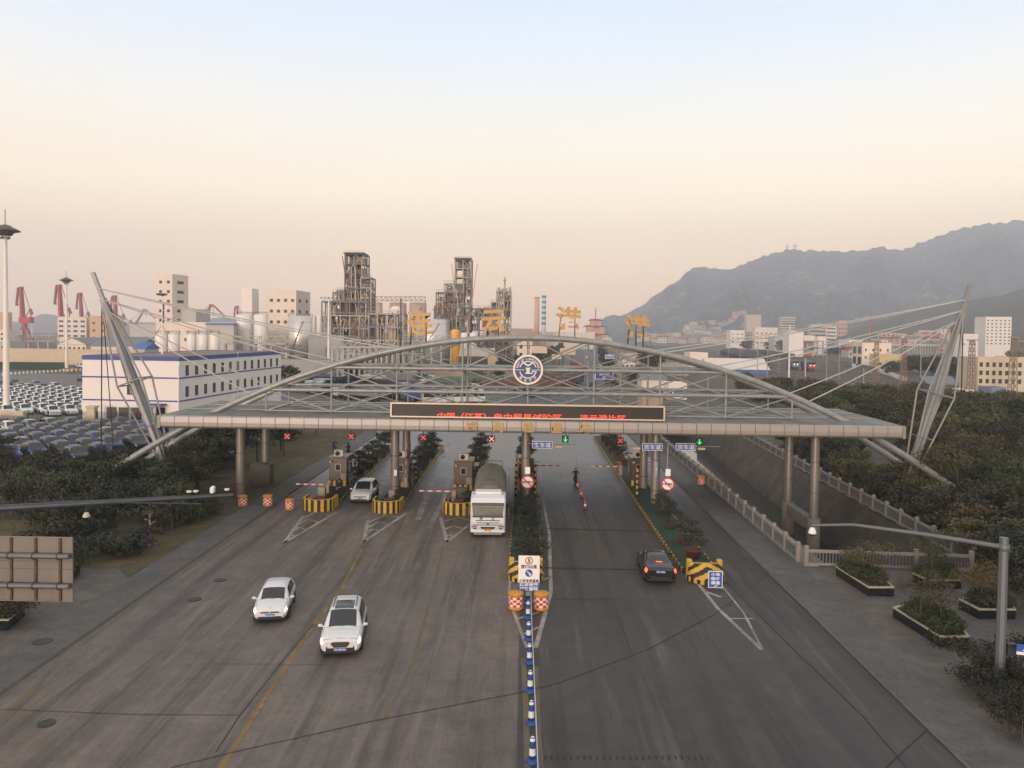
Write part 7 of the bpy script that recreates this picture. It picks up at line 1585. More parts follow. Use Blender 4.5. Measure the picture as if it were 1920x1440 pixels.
HILL2 = [(1480, 642), (1540, 632), (1600, 616), (1660, 598), (1710, 585), (1760, 572), (1800, 566), (1830, 560), (1865, 556), (1890, 549), (1920, 540), (1960, 526), (2050, 505), (2200, 490), (2400, 520)]
def hill_fn(tab, Y0, Y1, rough):
    r0 = rough
    def f(px, t):
        """px: bearing of the slope as seen from the footbridge, t 0 foot .. 1 ridge"""
        Y = Y0 + (Y1 - Y0) * t; top = A(px, interp(tab, px), Y1); k = t ** 1.15; rough = r0 * min(1, max(0, top.z) / 180)
        z = max(0, top.z) * k
        z += rough * (vnoise(px / 60, t * 3) - .5) * 4 * t * (1 - t) + rough * .3 * (vnoise(px / 22, t * 7) - .5) * 4 * t * (1 - t) + rough * .12 * (vnoise(px / 7, t * 20) - .5) * (1 if t > .05 else 0)
        return V((XA(px, Y), Y, max(-1, z)))
    return f
MTN = hill_fn(RIDGE, 1350, 3100, 115); HIL = hill_fn(HILL2, 700, 1300, 26)
def rockmat(name, c0, c1, c2, sc1):
    m = ground_mat(name, c0, c1, sc1, sc1 * 14, 1., patch=(sc1 * 3, c2, .60, .8)); return m
def hill_mesh(f, px0, px1, nx, nt, m, name):
    b = MB(); P = [f(px0 + (px1 - px0) * i / nx, j / nt) for i in range(nx + 1) for j in range(nt + 1)]; w = nt + 1
    b.add(P, [[i * w + j, (i + 1) * w + j, (i + 1) * w + j + 1, i * w + j + 1] for i in range(nx) for j in range(nt)], 0, True)
    R_ = [f(px0 + (px1 - px0) * i / nx, 1.0) for i in range(nx + 1)]; Bk = [V((p.x * 1.12, p.y * 1.12, -1)) for p in R_]; n = nx + 1
    b.add(R_ + Bk, [[i, i + 1, n + i + 1, n + i] for i in range(nx)], 0, True); o = b.build(name, m); o['kind'] = 'structure'; return o
hill_mesh(MTN, 1090, 2080, 240, 60, rockmat('mountain_rock', lin((56, 62, 66)), lin((82, 82, 86)), lin((150, 136, 130)), .006), 'mountain')
hill_mesh(HIL, 1470, 2300, 130, 26, rockmat('wooded_hill', lin((52, 56, 44)), lin((66, 66, 50)), lin((100, 90, 74)), .012), 'hill')
FARL = [(-300, 612), (-100, 600), (40, 603), (62, 596), (72, 590), (86, 588), (100, 590), (130, 600), (170, 602), (260, 604), (330, 606), (390, 598), (420, 594), (450, 599), (560, 606), (590, 594), (603, 590), (640, 600), (700, 618)]
hill_mesh(hill_fn(FARL, 2300, 3000, 12), -60, 700, 90, 8, rockmat('far_hill', lin((84, 82, 78)), lin((92, 90, 86)), lin((100, 96, 92)), .004), 'distant_hill')
for i, (px, lb) in enumerate(((1472, 'left radar dome on the mountain ridge'), (1486, 'right radar dome on the mountain ridge'))):
    p = MTN(px, 1.0); t = thing('radar_dome', lb, 'radar dome', (p.x, p.y, p.z), 0, 'radar domes on the mountain ridge'); MB().tube((0, 0, -4), (0, 0, 6), 5).build('base', WHITE, t); MB().ball((0, 0, 12), 8.5, 14).build('dome', WHITE, t)
# ------------------------------------------------------------------ hillside town: houses in rows up the slope
HW = [mat('house_white', lin((214, 206, 196)), .85, 0, .08, .3), mat('house_cream', lin((204, 184, 156)), .85, 0, .08, .3), mat('house_pink', lin((196, 160, 146)), .85, 0, .08, .3), mat('house_grey', lin((164, 160, 158)), .85, 0, .08, .3)]; HR = [mat('house_roof_red', lin((132, 74, 60)), .85, 0, .15, .4), mat('house_roof_grey', lin((110, 108, 108)), .85, 0, .12, .4), mat('house_roof_pale', lin((168, 156, 146)), .85, 0, .1, .4)]
HWN = ['white', 'cream', 'pink', 'grey']; HRN = ['red', 'grey', 'pale']; _hp = {}
def house(loc, rz, wi, ri, size, lab, group):
    k = (wi, ri)
    if k not in _hp:
        w, d, h = 11, 9, 7; t = thing('hillside_house', lab, 'house', loc, rz, group); t.scale = (size,) * 3
        MB().bb(-w / 2, w / 2, 0, d, -6, h).build('wall', HW[wi], t)
        if ri < 2: MB().add([(-w / 2 - .5, -.5, h - .1), (w / 2 + .5, -.5, h - .1), (w / 2 + .5, d / 2, h + 2.2), (-w / 2 - .5, d / 2, h + 2.2), (w / 2 + .5, d + .5, h - .1), (-w / 2 - .5, d + .5, h - .1)], [[0, 1, 2, 3], [3, 2, 4, 5], [1, 4, 2], [0, 3, 5]]).build('roof', HR[ri], t)
        else: MB().bb(-w / 2 - .2, w / 2 + .2, -.2, d + .2, h, h + .6).build('roof', HR[ri], t)
        for j in range(2):
            for i in range(3): win(t, (-w / 2 + 2 + i * 3.5, 0, 2.2 + j * 3.1), 0, 1.4, 1.4, False)
        _hp[k] = t; return t
    return dup(_hp[k], loc, rz, lab, group, size)
rnd = random.Random(77)
def town(f, rowspec, where, seed):
    rnd = random.Random(seed)
    for ri, (t, x0, x1, n) in enumerate(rowspec):
        for i in range(n):
            px = x0 + (x1 - x0) * (i + rnd.uniform(.2, .8)) / n; p = f(px, t + rnd.uniform(-.008, .008)); wi = rnd.choice((0, 0, 1, 1, 2, 3)); r = rnd.choice((0, 1, 2, 2))
            house((p.x, p.y, p.z), rnd.uniform(-.5, .3), wi, r, rnd.uniform(.85, 1.5), f'{HWN[wi]} house with {HRN[r]} roof, {ordw(i)} from left in {ordw(ri)} row up {where}', f'houses on {where}')
town(MTN, [(.015, 1195, 1440, 20), (.04, 1205, 1430, 20), (.065, 1215, 1400, 17), (.09, 1228, 1385, 15), (.12, 1245, 1370, 12), (.15, 1270, 1350, 9), (.2, 1330, 1400, 6)], 'the mountain foot', 3)
town(HIL, [(.03, 1560, 1770, 12), (.1, 1600, 1760, 9), (.2, 1640, 1780, 7), (.32, 1660, 1800, 6)], 'the wooded hill', 9)
# ------------------------------------------------------------------ town and railway buildings on the right
bpx('beige tower with a recessed centre below the mountain, left of the striped office tower', 1399, 1426, 590, 1200, 20, mat('tower_beige', lin((196, 176, 160)), .8, 0, .08, .2), 'tower_block', 'building', R(-6), [('f', 1, 1, .4, .5, .7, .3)]); bpx('striped pale office tower with many floors left of the brick chimney', 1463, 1490, 594, 1100, 18, PALEG, 'office_tower', 'building', R(-10), [('f', 1, 7, .96, .4, .98, .4), ('r', 4, 7, .5, .4, .98, .4)])
bpx('white six storey works block left of the crossarm mast', 1370, 1396, 619, 900, 26, WHITEW, 'works_block', 'building', R(-4), [('f', 3, 3, .4, .3, .9, .3)]); bpx('cream flat roofed works block with three rows of windows beside the railway', 1416, 1457, 614, 880, 29, CREAMW, 'works_block', 'building', R(-6), [('f', 5, 3, .35, .35, .85, .2)]); bpx('grey narrow block joining two works blocks', 1397, 1415, 622, 900, 24, GREYW, 'works_block', 'building', 0, [('f', 2, 3, .4, .3, .9, .3)])
bpx('white hall with a stepped roof right of the crossarm mast', 1480, 1506, 621, 565, 18, WHITEW, 'hall', 'building', R(-4)); bpx('low cream hall right of the stepped white hall', 1507, 1527, 629, 590, 19, CREAMW, 'hall', 'building', 0, [('f', 3, 1, .3, .3, .7, .4)]); bpx('pale blue grey workshop left of the stepped white hall', 1452, 1480, 630, 760, 21, PALEG, 'workshop', 'building', 0, [('f', 6, 1, .4, .3, .8, .5)]); bpx('small white block with chimney pots behind the railway canopy', 1533, 1550, 631, 640, 14, WHITEW, 'block', 'building')
bpx('banded office building with long window strips below the hill', 1520, 1548, 608, 1050, 18, PALEG, 'office', 'building', R(-8), [('f', 1, 4, .95, .45, .95, .3)]); bpx('cream rounded office annex with window strips below the hill', 1549, 1568, 610, 1050, 16, CREAMW, 'office', 'building', 0, [('f', 1, 4, .85, .4, .95, .3)]); bpx('pink apartment block below the hill', 1572, 1588, 601, 1150, 14, PINKW, 'apartment_block', 'building', 0, [('f', 4, 4, .5, .5, .95, .3)])
bpx('white long depot with vents left of the brick chimney', 1592, 1628, 637, 760, 25, WHITEW, 'depot', 'building', 0, [('f', 5, 1, .2, .3, .7, .4)]); bpx('cream railway office with glazed stair and roof vents beside the lattice masts', 1618, 1671, 643, 367, 14, CREAMW, 'railway_office', 'building', R(-5), [('f', 4, 2, .22, .35, .9, .3), ('l', 2, 2, .7, .7, .95, .1)]); bpx('low yellow railway annex with wide windows', 1646, 1692, 664, 356, 9, mat('yellow_render', lin((204, 178, 126)), .85, 0, .08, .3), 'railway_annex', 'building', R(-5), [('f', 4, 1, .6, .35, .6, .2)])
bpx('small grey house with red roof beside the railway office', 1592, 1616, 655, 560, 13, PALEG, 'house', 'house', 0, [('f', 3, 1, .4, .5, .8, .2)], roof='ridge', roofm=REDR); bpx('low shed with blue roof beyond the railway yard', 1554, 1582, 654, 650, 13, PALEG, 'shed', 'shed', 0, [('f', 4, 1, .4, .5, .9, .2)], roof='ridge', roofm=mat('pale_blue_roof', lin((128, 150, 172)), .7))
bpx('white high rise apartment block at right below the dark hill', 1849, 1894, 594, 640, 21, WHITEW, 'apartment_block', 'building', R(-8), [('f', 6, 8, .4, .4, .96, .3)]); bpx('white cube building left of the high rise apartment block', 1803, 1834, 626, 620, 16, WHITEW, 'block', 'building', 0, [('f', 3, 1, .25, .25, .7, .45)])
DEPOT = bpx('long cream three storey railway dormitory with tall windows at the right edge', 1838, 1990, 671, 215, 12, mat('dorm_cream', lin((196, 184, 160)), .85, 0, .08, .3), 'dormitory', 'building', R(-4), [('f', 13, 3, .5, .55, .96, .2)]); bpx('small grey shed with blue panels in front of the dormitory', 1862, 1890, 726, 165, 5, mat('bluish_panel', lin((120, 130, 142)), .6), 'shed', 'shed'); bpx('small cream hut beside the right pylon', 1813, 1830, 731, 160, 5, CREAMW, 'hut', 'shed'); bpx('dark low shed behind the right pylon', 1745, 1800, 716, 178, 8, mat('dark_shed', lin((92, 92, 96)), .8), 'shed', 'shed', 0, [], roof='ridge', roofm=GREYR)
bpx('cream windowless box building right of the arch top', 1294, 1328, 661, 330, 12, CREAMW, 'box_building', 'building'); bpx('long white roofed shed with blue wall base beyond the arch', 1330, 1442, 690, 300, 20, mat('blue_base_wall', lin((70, 110, 170)), .7, 0, .1), 'market_shed', 'shed', R(-4), [], roof='ridge', roofm=mat('white_sheet_roof', lin((212, 200, 188)), .6, 0, .08, .2)); bpx('grey shed with open bays left of the white roofed shed', 1242, 1292, 682, 280, 16, GREYW, 'shed', 'shed', 0, [('f', 7, 1, .6, .5, .6, .1)])
t = thing('railway_viaduct', 'long pale concrete viaduct on many legs right of the railway office', 'viaduct', (XA(1672, 700), 700, 0)); w = XA(1762, 700) - XA(1672, 700); zt = A(1700, 646, 700).z; MB().bb(0, w, 0, 6, zt - 1.4, zt).build('deck', PALEG, t)
for i in range(19): MB().bb(i * w / 18 - .35, i * w / 18 + .35, 1, 5, 0, zt - 1.4).build('leg', PALEG, t)
t = thing('loading_canopy', 'dark railway loading canopy on grey posts with an orange wagon beside it', 'canopy', (XA(1503, 580), 580, 0)); w = XA(1545, 580) - XA(1503, 580); MB().bb(0, w, 0, 10, 11.2, 12).build('roof', GREYW, t); MB().bb(0, w, 0, 10, 6.2, 6.8).build('beam', DSTEEL, t)
for i in range(5): MB().bb(i * w / 4 - .4, i * w / 4 + .4, 1, 2, 0, 11.2).build('post', GREYW, t)
for px, py, Y, c, lab in ((1098, 628, 900, 'r', 'pagoda roofed station tower between the third and fourth gold characters'),):
    s = Y / F; p = A(1117, 640, Y); t = thing('pagoda_tower', lab, 'tower', (p.x, Y, 0)); z = 0
    for w, h in ((28, 14), (20, 8), (12, 6)):
        MB().bb(-w / 2, w / 2, 0, w, z, z + h).build('storey', PINKW, t); MB().lathe([(w * .78, z + h), (w * .5, z + h + 2.2), (.1, z + h + 2.6)], (0, w / 2, 0), 4).build('roof', REDR, t); z += h + 1.2
    MB().tube((0, 6, z + 1), (0, 6, z + 14), .5).build('spire', REDR, t)
bpx('cream gabled building right of the pagoda roofed tower', 1129, 1148, 634, 860, 14, CREAMW, 'gabled_building', 'building', 0, [('f', 2, 2, .3, .4, .9, .2)], roof='gable', roofm=HR[2]); bpx('cream terrace of low town blocks left of the pagoda tower', 1080, 1106, 627, 920, 14, CREAMW, 'terrace', 'building', 0, [('f', 6, 2, .4, .4, .95, .2)])
# ------------------------------------------------------------------ railway yard
flat('railway_yard', [[(72, 128), (150, 128), (420, 1200), (170, 1200), (62, 150)]], BALLAST, .02)
RAIL = mat('rail_steel', lin((142, 126, 112)), .4, .6, .15, 1); SLP = mat('sleepers', lin((78, 70, 64)), .95, 0, .2, 1)
dirv = V((.171, 1)).normalized(); nrm = V((dirv.y, -dirv.x))
for k in range(11):
    o = V((76, 150)) + nrm * (k * 5.4); b = MB(); p = o - dirv * 14; q = o + dirv * 850; b.strip([p, q], 2.6, .05, 1)
    for s in (-.72, .72): b.beam((p.x + nrm.x * s, p.y + nrm.y * s, .14), (q.x + nrm.x * s, q.y + nrm.y * s, .14), .12, .16, 0)
    struct(b.build('railway_track', [RAIL, SLP]))
WAG = {'black coal': mat('wagon_black', lin((48, 46, 48)), .8, 0, .15, .5), 'dark grey': mat('wagon_grey', lin((74, 76, 80)), .7, 0, .15, .5), 'rust brown': mat('wagon_rust', lin((104, 66, 52)), .8, 0, .2, .5), 'orange': mat('wagon_orange', lin((180, 92, 58)), .7, 0, .15, .5)}; _wg = {}
ryaw = math.atan2(dirv.y, dirv.x) - PI / 2
def wagon(c, p, lab, group):
    if c in _wg: return dup(_wg[c], (p.x, p.y, .2), ryaw, lab, group)
    t = thing('freight_wagon', lab, 'wagon', (p.x, p.y, .2), ryaw, group); b = MB(); b.bb(-1.55, 1.55, -6.3, 6.3, 1.1, 3.3)
    for i in range(9): y = -6 + i * 1.5; b.bb(-1.64, -1.55, y - .08, y + .08, 1.1, 3.3); b.bb(1.55, 1.64, y - .08, y + .08, 1.1, 3.3)
    b.build('body', WAG[c], t); MB().bb(-1.4, 1.4, -6.1, 6.1, 3.3, 3.42).build('load', WAG['black coal'], t)
    for y in (-4.4, 4.4): MB().bb(-1.2, 1.2, y - 1.3, y + 1.3, 0, 1.05).build('bogie', BLACK, t)
    _wg[c] = t
for ti, (k, s0, n, c) in enumerate(((0, 380, 16, 'black coal'), (1, 400, 18, 'black coal'), (2, 460, 16, 'dark grey'), (4, 560, 14, 'rust brown'), (7, 520, 12, 'dark grey'))):
    for i in range(n):
        o = V((76, 150)) + nrm * (k * 5.4) + dirv * (s0 - 150 + i * 13.6); wagon(c, o, f'{c} freight wagon, {ordw(i)} from the near end of {ordw(ti)} rake from left', 'freight wagons in the railway yard')
wagon('orange', V((XA(1516, 560), 560)), 'orange wagon under the loading canopy', 'freight wagons in the railway yard')
def loco(px, py, lab, body, stripe):
    p = G(px, py); t = thing('locomotive', lab, 'locomotive', (p.x, p.y, .2), ryaw); b = MB(); b.bb(-1.5, 1.5, -1.0, 15, 1.2, 4.0, 0, .2); b.build('body', body, t)
    MB().bb(-1.45, 1.45, -2.0, -1.0, 1.2, 2.9, 0, .15).build('nose', stripe, t); MB().bb(-1.2, 1.2, -1.06, -1.0, 2.95, 3.7).build('windscreen', GLASS, t)
    for s in (-1, 1): MB().ball((s * .7, -2.02, 2.5), .16, 8).build('headlight', HEADLAMP, t)
    for y in (1.5, 12): MB().bb(-1.3, 1.3, y - 1.8, y + 1.8, 0, 1.15).build('bogie', BLACK, t)
LB = mat('loco_blue', lin((52, 70, 104)), .5, 0, .1, .5); loco(1521, 697, 'blue electric locomotive with a lit red nose on the near railway track', LB, RED); loco(1491, 694, 'blue grey locomotive with a flat pale end left of the red nosed one', mat('loco_grey', lin((70, 86, 104)), .5, 0, .1, .5), mat('loco_pale', lin((120, 132, 144)), .5)); loco(1633, 688, 'dark red locomotive with a cream front by the railway office, left one', CREDD, CREAMW); loco(1656, 692, 'dark red locomotive with a cream front by the railway office, right one', CREDD, CREAMW)
PM = mat('catenary_grey', lin((150, 140, 132)), .6, .1, .1, .5); LATT = mat('lattice_rust', lin((136, 116, 100)), .7, .1, .15, .5)
def lattice(px, pytop, pyb, lab, wb=1.6):
    p = G(px, pyb); h = A(px, pytop, p.y).z; t = thing('lattice_mast', lab, 'lattice mast', p, 0, 'lattice masts along the railway'); b = MB(); n = max(5, int(h / 1.6)); C = [(-1, -1), (1, -1), (1, 1), (-1, 1)]
    def P(c, f): k = wb / 2 * (1 - .45 * f); return V((c[0] * k, c[1] * k, h * f))
    for c in C: b.beam(P(c, 0), P(c, 1), .13)
    for i in range(n):
        for j in range(4): b.beam(P(C[j], i / n), P(C[(j + 1) % 4], (i + 1) / n), .07); b.beam(P(C[(j + 1) % 4], i / n), P(C[j], (i + 1) / n), .07)
    b.build('lattice', LATT, t); MB().bb(-wb * .9, wb * .9, -.3, .3, h - .2, h + .1).build('head', PM, t)
for a in ((1642, 640, 716, 'lattice mast in front of the cream railway office'), (1693, 634, 722, 'lattice mast right of the yellow railway annex'), (1820, 637, 738, 'lattice mast beside the right pylon cables'), (1898, 632, 742, 'lattice mast in front of the dormitory at right'), (1915, 640, 730, 'lattice mast at the right edge before the dormitory')): lattice(*a)
def pole(px, pytop, pyb, lab, r=.16, arm=2.4, m=PM):
    p = G(px, pyb); h = A(px, pytop, p.y).z; t = thing('catenary_pole', lab, 'pole', p, 0, 'poles along the railway'); MB().tube((0, 0, 0), (0, 0, h), r, r * .7, 7).build('pole', m, t)
    if arm: b = MB(); b.beam((0, 0, h * .84), (arm, 0, h * .84), .1); b.beam((0, 0, h * .95), (arm, 0, h * .84), .07); b.build('arm', m, t)
for i, (px, a, b_) in enumerate(((1250, 626, 662), (1264, 628, 660), (1281, 622, 654), (1300, 620, 650), (1315, 622, 652), (1338, 620, 655), (1356, 613, 648), (1345, 648, 690), (1365, 655, 690), (1387, 650, 692), (1420, 640, 702), (1438, 655, 710), (1460, 640, 700), (1508, 655, 700), (1549, 640, 715), (1573, 652, 712), (1618, 690, 745), (1640, 720, 748), (1725, 655, 735), (1548, 620, 668), (1590, 620, 662), (1622, 615, 655))): pole(px, a, b_, f'slim catenary pole of the railway, {ordw(sorted([1250,1264,1281,1300,1315,1338,1356,1345,1365,1387,1420,1438,1460,1508,1549,1573,1618,1640,1725,1548.,1590,1622]).index(px))} from left')
q = G(1479, 708); mast(q, A(1480, 606, q.y).z, 2.0, 'tall white crossarm lamp mast standing among the railway trees', 'arm'); q = G(1510, 713); mast(q, A(1510, 668, q.y).z, .8, 'thin pale lamp mast beside the blue locomotive', 'arm')
plainwall('yard_wall', 'white low railing wall along the railway beside the trees', V((G(1645, 697).x, G(1645, 697).y)), V((G(1700, 716).x, G(1700, 716).y)), 1.4, .3, WHITEW); plainwall('green_fence', 'green wire fence along the railway tracks', V((G(1575, 683).x, G(1575, 683).y)), V((G(1640, 697).x, G(1640, 697).y)), 2.0, .1, mat('green_wire', lin((86, 110, 96)), .8, 0, .1))
# dark evergreen trees between the railway and the town
kw = dict(n=900, leaf=.55, trunk_h=.2)
belt([(XA(px, Y), Y) for px, Y in ((1700, 330), (1712, 322), (1725, 318), (1738, 310), (1752, 305), (1674, 300), (1800, 280), (1815, 290), (1830, 300), (1845, 330), (1860, 350), (1880, 360), (1795, 265), (1568, 600), (1580, 590), (1556, 610))], 2, 'by the railway office', ['dark', 'mid', 'dark'], 'dark trees round the railway buildings', ((7, 9), (6, 8)), 41, 0, **kw)
belt([(XA(px, Y), Y) for px, Y in ((1395, 800), (1404, 790), (1440, 780), (1462, 700), (1470, 690), (1210, 300), (1220, 290), (1232, 300), (1205, 320), (1900, 400), (1912, 380))], 2, 'by the works blocks', ['dark', 'dark', 'mid'], 'dark trees round the works blocks', ((8, 8), (10, 9)), 43, 0, **kw)
# ------------------------------------------------------------------ the street and truck yard beyond the gate
TRC = {'white': mat('truck_white', (.62, .62, .62), .5), 'dark red': mat('truck_red', lin((84, 44, 42)), .6), 'blue': mat('truck_blue', lin((46, 84, 150)), .5), 'green': mat('truck_green', lin((70, 96, 68)), .7), 'grey': mat('truck_grey', lin((120, 120, 120)), .6), 'dark': mat('truck_dark', lin((62, 56, 58)), .6), 'red': mat('truck_bright_red', lin((140, 66, 54)), .6), 'pale': mat('truck_pale', lin((190, 182, 172)), .6)}
_tk = {}
def truck(cab, box, loc, rz, lab, low=False):
    k = (cab, box, low)
    if k in _tk: return dup(_tk[k], loc, rz, lab, None)
    t = thing('parked_truck', lab, 'truck', loc, rz, 'trucks in the yard beyond the gate'); c = MB().bb(-1.2, 1.2, 0, 2.0, .7, 3.0, 0, .12).build('cab', TRC[cab], t); MB().bb(-1.05, 1.05, 2.0, 2.02, 1.8, 2.7).build('windscreen', GLASS, t)
    if low: MB().bb(-1.25, 1.25, -11, -.6, 1.1, 2.2).build('trailer', TRC[box], t)
    else:
        b = MB(); b.bb(-1.25, 1.25, -11.5, -.5, 1.1, 3.5)
        for i in range(8): y = -11.2 + i * 1.5; b.bb(-1.3, -1.25, y, y + .15, 1.1, 3.5); b.bb(1.25, 1.3, y, y + .15, 1.1, 3.5)
        b.build('trailer', TRC[box], t)
    for y in (1.2, -2, -8.2, -9.5):
        for s in (-1, 1): o = MB().lathe([(.2, -.15), (.5, -.15), (.5, .15), (.2, .15)], (0, 0, 0), 12).build('wheel', RUBBER, t); o.matrix_local = Matrix.Translation((s * 1.05, y, .5)) @ Matrix.Rotation(PI / 2, 4, 'Y')
    _tk[k] = t; return t
rnd = random.Random(12)
# a row of white cabs facing the gate, then rows behind
for i in range(9): p = G(812 + i * 12, 764 - i * .3); truck('white' if i % 3 else 'pale', ('grey', 'dark', 'pale')[i % 3], (p.x - 1.5, p.y + 4, 0), PI + R(12), f'parked truck with a light cab, {ordw(i)} from left behind the canopy roof')
for i, (px, py, cb, bx, rz, lo) in enumerate(((590, 738, 'white', 'pale', 70, False), (612, 740, 'white', 'blue', 75, False), (640, 748, 'white', 'grey', 60, True), (668, 745, 'blue', 'dark', 65, True), (700, 738, 'dark', 'dark', 75, False), (640, 728, 'white', 'pale', 80, False), (680, 726, 'red', 'dark', 85, True), (700, 722, 'white', 'grey', 80, False), (755, 748, 'blue', 'blue', 20, False), (770, 742, 'pale', 'dark', 70, False), (800, 735, 'white', 'green', 82, False), (835, 732, 'white', 'green', 80, False), (868, 730, 'green', 'green', 84, False), (760, 720, 'white', 'green', 70, True),
                                                  (900, 736, 'dark red', 'dark red', 78, False), (935, 732, 'dark red', 'dark red', 80, False), (965, 738, 'white', 'dark red', 75, False), (930, 716, 'dark red', 'grey', 80, False), (1000, 728, 'red', 'dark red', 60, False), (1018, 722, 'white', 'dark', 70, False), (1048, 716, 'red', 'dark red', 30, False), (1062, 704, 'white', 'pale', 20, False), (600, 715, 'white', 'dark', 85, True), (745, 702, 'dark', 'dark', 85, True), (1075, 694, 'red', 'red', 10, False))):
    p = G(px, py); truck(cb, bx, (p.x, p.y, 0), R(rz), f'{cb} cab truck with {bx} {"flat bed" if lo else "box trailer"}, {ordw(i)} of the scattered yard trucks', lo)
# cars parked in dark rows at the yard edge
for i in range(14): p = G(716 + i * 7.5, 692 + i * 1.9); parked(('black', 'dark blue', 'white', 'silver', 'black')[i % 5], (p.x, p.y, .02), R(70), f'parked car, {ordw(i)} from left in the dark row at the truck yard edge', 'cars in the row at the truck yard edge')
# traffic on the street
for i, (px, py, c, lab) in enumerate(((996, 744, 'grey blue', 'blue grey car on the street just beyond the canopy, under the emblem'), (1112, 726, 'black', 'black car on the street below the lower blue road sign'), (1090, 705, 'white', 'white car on the far street left of the lower road sign'), (1101, 672, 'white', 'small white car on the far street above the trees'), (1108, 660, 'maroon', 'small maroon car far down the street'), (1122, 652, 'black', 'small black car far down the street, farthest right'), (1127, 688, 'silver', 'silver car on the far street behind the upper blue sign'), (1033, 735, 'white', 'white car right of the emblem on the street'))):
    p = G(px, py); parked(c, (p.x, p.y, .01), R(-5) if i % 2 else PI - R(5), lab, 'cars driving on the street beyond the gate')
p = G(722, 813); parked('silver', (p.x, p.y, .01), PI, 'silver car seen under the canopy in the far left lane', 'cars driving on the street beyond the gate'); p = G(800, 822); parked('grey blue', (p.x, p.y, .01), PI, 'grey car seen under the canopy behind the third red signal', 'cars driving on the street beyond the gate')
def road_sign(px0, px1, py0, py1, Y, lab, txt, pole_px, m):
    x0, x1 = XA(px0, Y), XA(px1, Y); z0, z1 = A(px0, py1, Y).z, A(px0, py0, Y).z; t = thing('direction_sign', lab, 'sign', ((x0 + x1) / 2, Y, 0), 0, 'blue direction signs over the far street'); w = x1 - x0
    MB().bb(-w / 2, w / 2, -.05, .05, z0, z1).build('border', SIGNWHITE, t); MB().bb(-w / 2 + .1, w / 2 - .1, -.08, -.05, z0 + .1, z1 - .1).build('board', m, t)
    for i, (tx, s) in enumerate(txt): text_mesh('lettering', tx, (z1 - z0) * s, SIGNWHITE, t, .01, T(0, -.1, z0 + (z1 - z0) * (.68 - .4 * i)), bold=.01)
    xp = XA(pole_px, Y) - (x0 + x1) / 2; b = MB(); b.tube((xp, .2, 0), (xp, .2, z1), .22, n=10); b.tube((xp, .2, (z0 + z1) / 2 + .4), (-w / 2, .2, (z0 + z1) / 2 + .4), .1, n=8); b.tube((xp, .2, (z0 + z1) / 2 - .6), (-w / 2, .2, (z0 + z1) / 2 - .6), .1, n=8); b.build('gantry', STEEL, t)
road_sign(1135, 1152, 665, 672, 210, 'light blue direction sign over the far street, upper one', [('新城区', .4)], 1160, mat('sign_light_blue', lin((60, 130, 190)), .5)) ; road_sign(1117, 1151, 697, 711, 150, 'deep blue direction sign over the street, lower one', [('前方路口', .34), ('出口', .26)], 1165, mat('sign_deep_blue', lin((40, 52, 140)), .5))
def billboard(px0, px1, py0, py1, Y, lab):
    x0, x1 = XA(px0, Y), XA(px1, Y); z0, z1 = A(px0, py1, Y).z, A(px0, py0, Y).z; t = thing('billboard', lab, 'billboard', ((x0 + x1) / 2, Y, 0), R(-8)); w = x1 - x0; MB().bb(-w / 2, w / 2, 0, .5, max(1, z0), z1).build('panel', mat('billboard_beige', lin((204, 180, 158)), .8, 0, .06, .2), t)
    for s in (-.3, .3): MB().tube((w * s, .3, 0), (w * s, .3, z0), .25).build('post', DSTEEL, t)
billboard(997, 1026, 649, 662, 300, 'large blank beige billboard just right of the emblem'); billboard(1050, 1079, 653, 665, 330, 'beige billboard beside the far street trees'); billboard(1035, 1053, 664, 673, 290, 'smaller beige billboard lower left of the street trees')
# street trees in two long rows along the far street
kw = dict(n=500, leaf=.5, trunk_h=.15, shape='cone')
for side, x in ((0, -12.5), (1, 15.5)):
    for i in range(18):
        y = 205 + i * 24; q = bend(x + (0 if side else -2), y); tree('street', 'dark', (q[0], q[1], 0), f"dark columnar tree, {ordw(i)} along the {'right' if side else 'left'} row of the far street", 'columnar trees along the far street', 7.5, 4.2, 'street_tree', 'tree', i, .8 + .3 * rnd.random(), **kw)
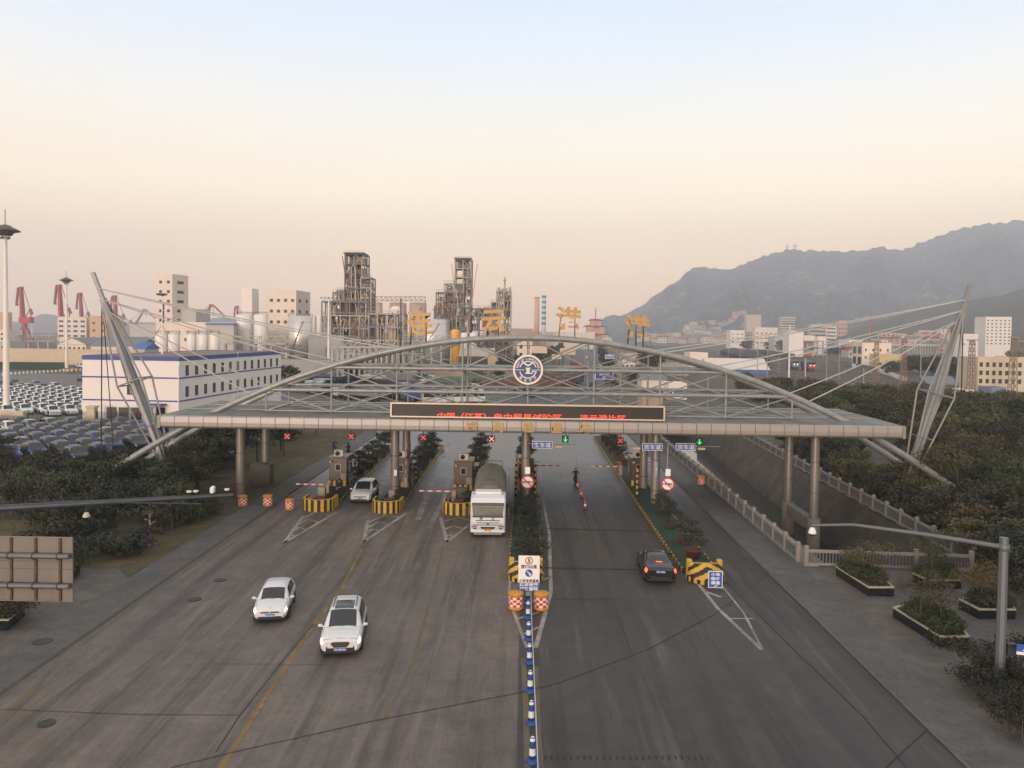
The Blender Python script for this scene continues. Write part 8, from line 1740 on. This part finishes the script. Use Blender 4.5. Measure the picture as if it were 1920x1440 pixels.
# small houses and sheds by the street, red awnings
bpx('low stall with a red awning and yellow railings right of the street', 1205, 1245, 742, 140, 5, TAN, 'market_stall', 'stall'); bpx('low white kiosk with blue sign right of the street', 1255, 1290, 718, 175, 6, WHITEW, 'kiosk', 'kiosk', 0, [('f', 4, 1, .5, .5, .7, .2)]); bpx('long low grey roofed row behind the stalls', 1205, 1250, 708, 200, 8, CREAMW, 'shop_row', 'shop', 0, [], roof='ridge', roofm=GREYR); bpx('cream shop row with pale roof beyond the street sign', 1165, 1230, 672, 300, 12, CREAMW, 'shop_row', 'shop', 0, [('f', 8, 1, .5, .5, .7, .2)], roof='ridge', roofm=HR[2])
bpx('low blue hoarding behind the left end of the arch', 586, 660, 706, 180, 1, mat('hoarding_blue', lin((44, 62, 140)), .6, 0, .1), 'hoarding', 'hoarding', parapet=0); bpx('green edged flyover wall behind the office block', 520, 620, 674, 240, 6, GREYW, 'ramp_wall', 'wall', parapet=0); bpx('low open frame shed with pale roof right of the yellow vessel', 862, 925, 665, 270, 14, mat('shed_dark', lin((78, 74, 72)), .8), 'open_shed', 'shed', 0, [('f', 7, 2, .8, .6, .9, .1)], roof='ridge', roofm=HR[2]); bpx('tan blank wall block right of the open frame shed', 915, 932, 664, 255, 10, TAN, 'block', 'building'); bpx('pale yard wall with a grey green base behind the truck yard', 790, 870, 692, 250, 2, TAN, 'yard_wall', 'wall', parapet=0); bpx('low blue roofed bus shelter right of the dark red trucks', 950, 985, 716, 195, 6, mat('teal_roof', lin((110, 140, 150)), .6), 'shelter', 'shed')
for i, (px, a, b_) in enumerate(((560, 650, 692), (610, 648, 700), (640, 640, 704), (725, 655, 702), (882, 640, 716), (1097, 642, 700), (1155, 640, 716), (1164, 655, 742))): pole(px, a, b_, f'thin lamp post beyond the canopy, {ordw(i)} from left', .14, 1.6)
belt([(XA(px, Y), Y) for px, Y in ((545, 185), (560, 180), (575, 186), (620, 170), (640, 166), (665, 172), (690, 168), (940, 250), (948, 255), (952, 246), (660, 215), (668, 218), (1190, 230), (1205, 226), (1218, 235))], 2, 'in the truck yard', ['dark', 'mid', 'dark'], 'trees round the truck yard', ((5, 6), (4, 5)), 51, 0, n=900, leaf=.32, trunk_h=.2)
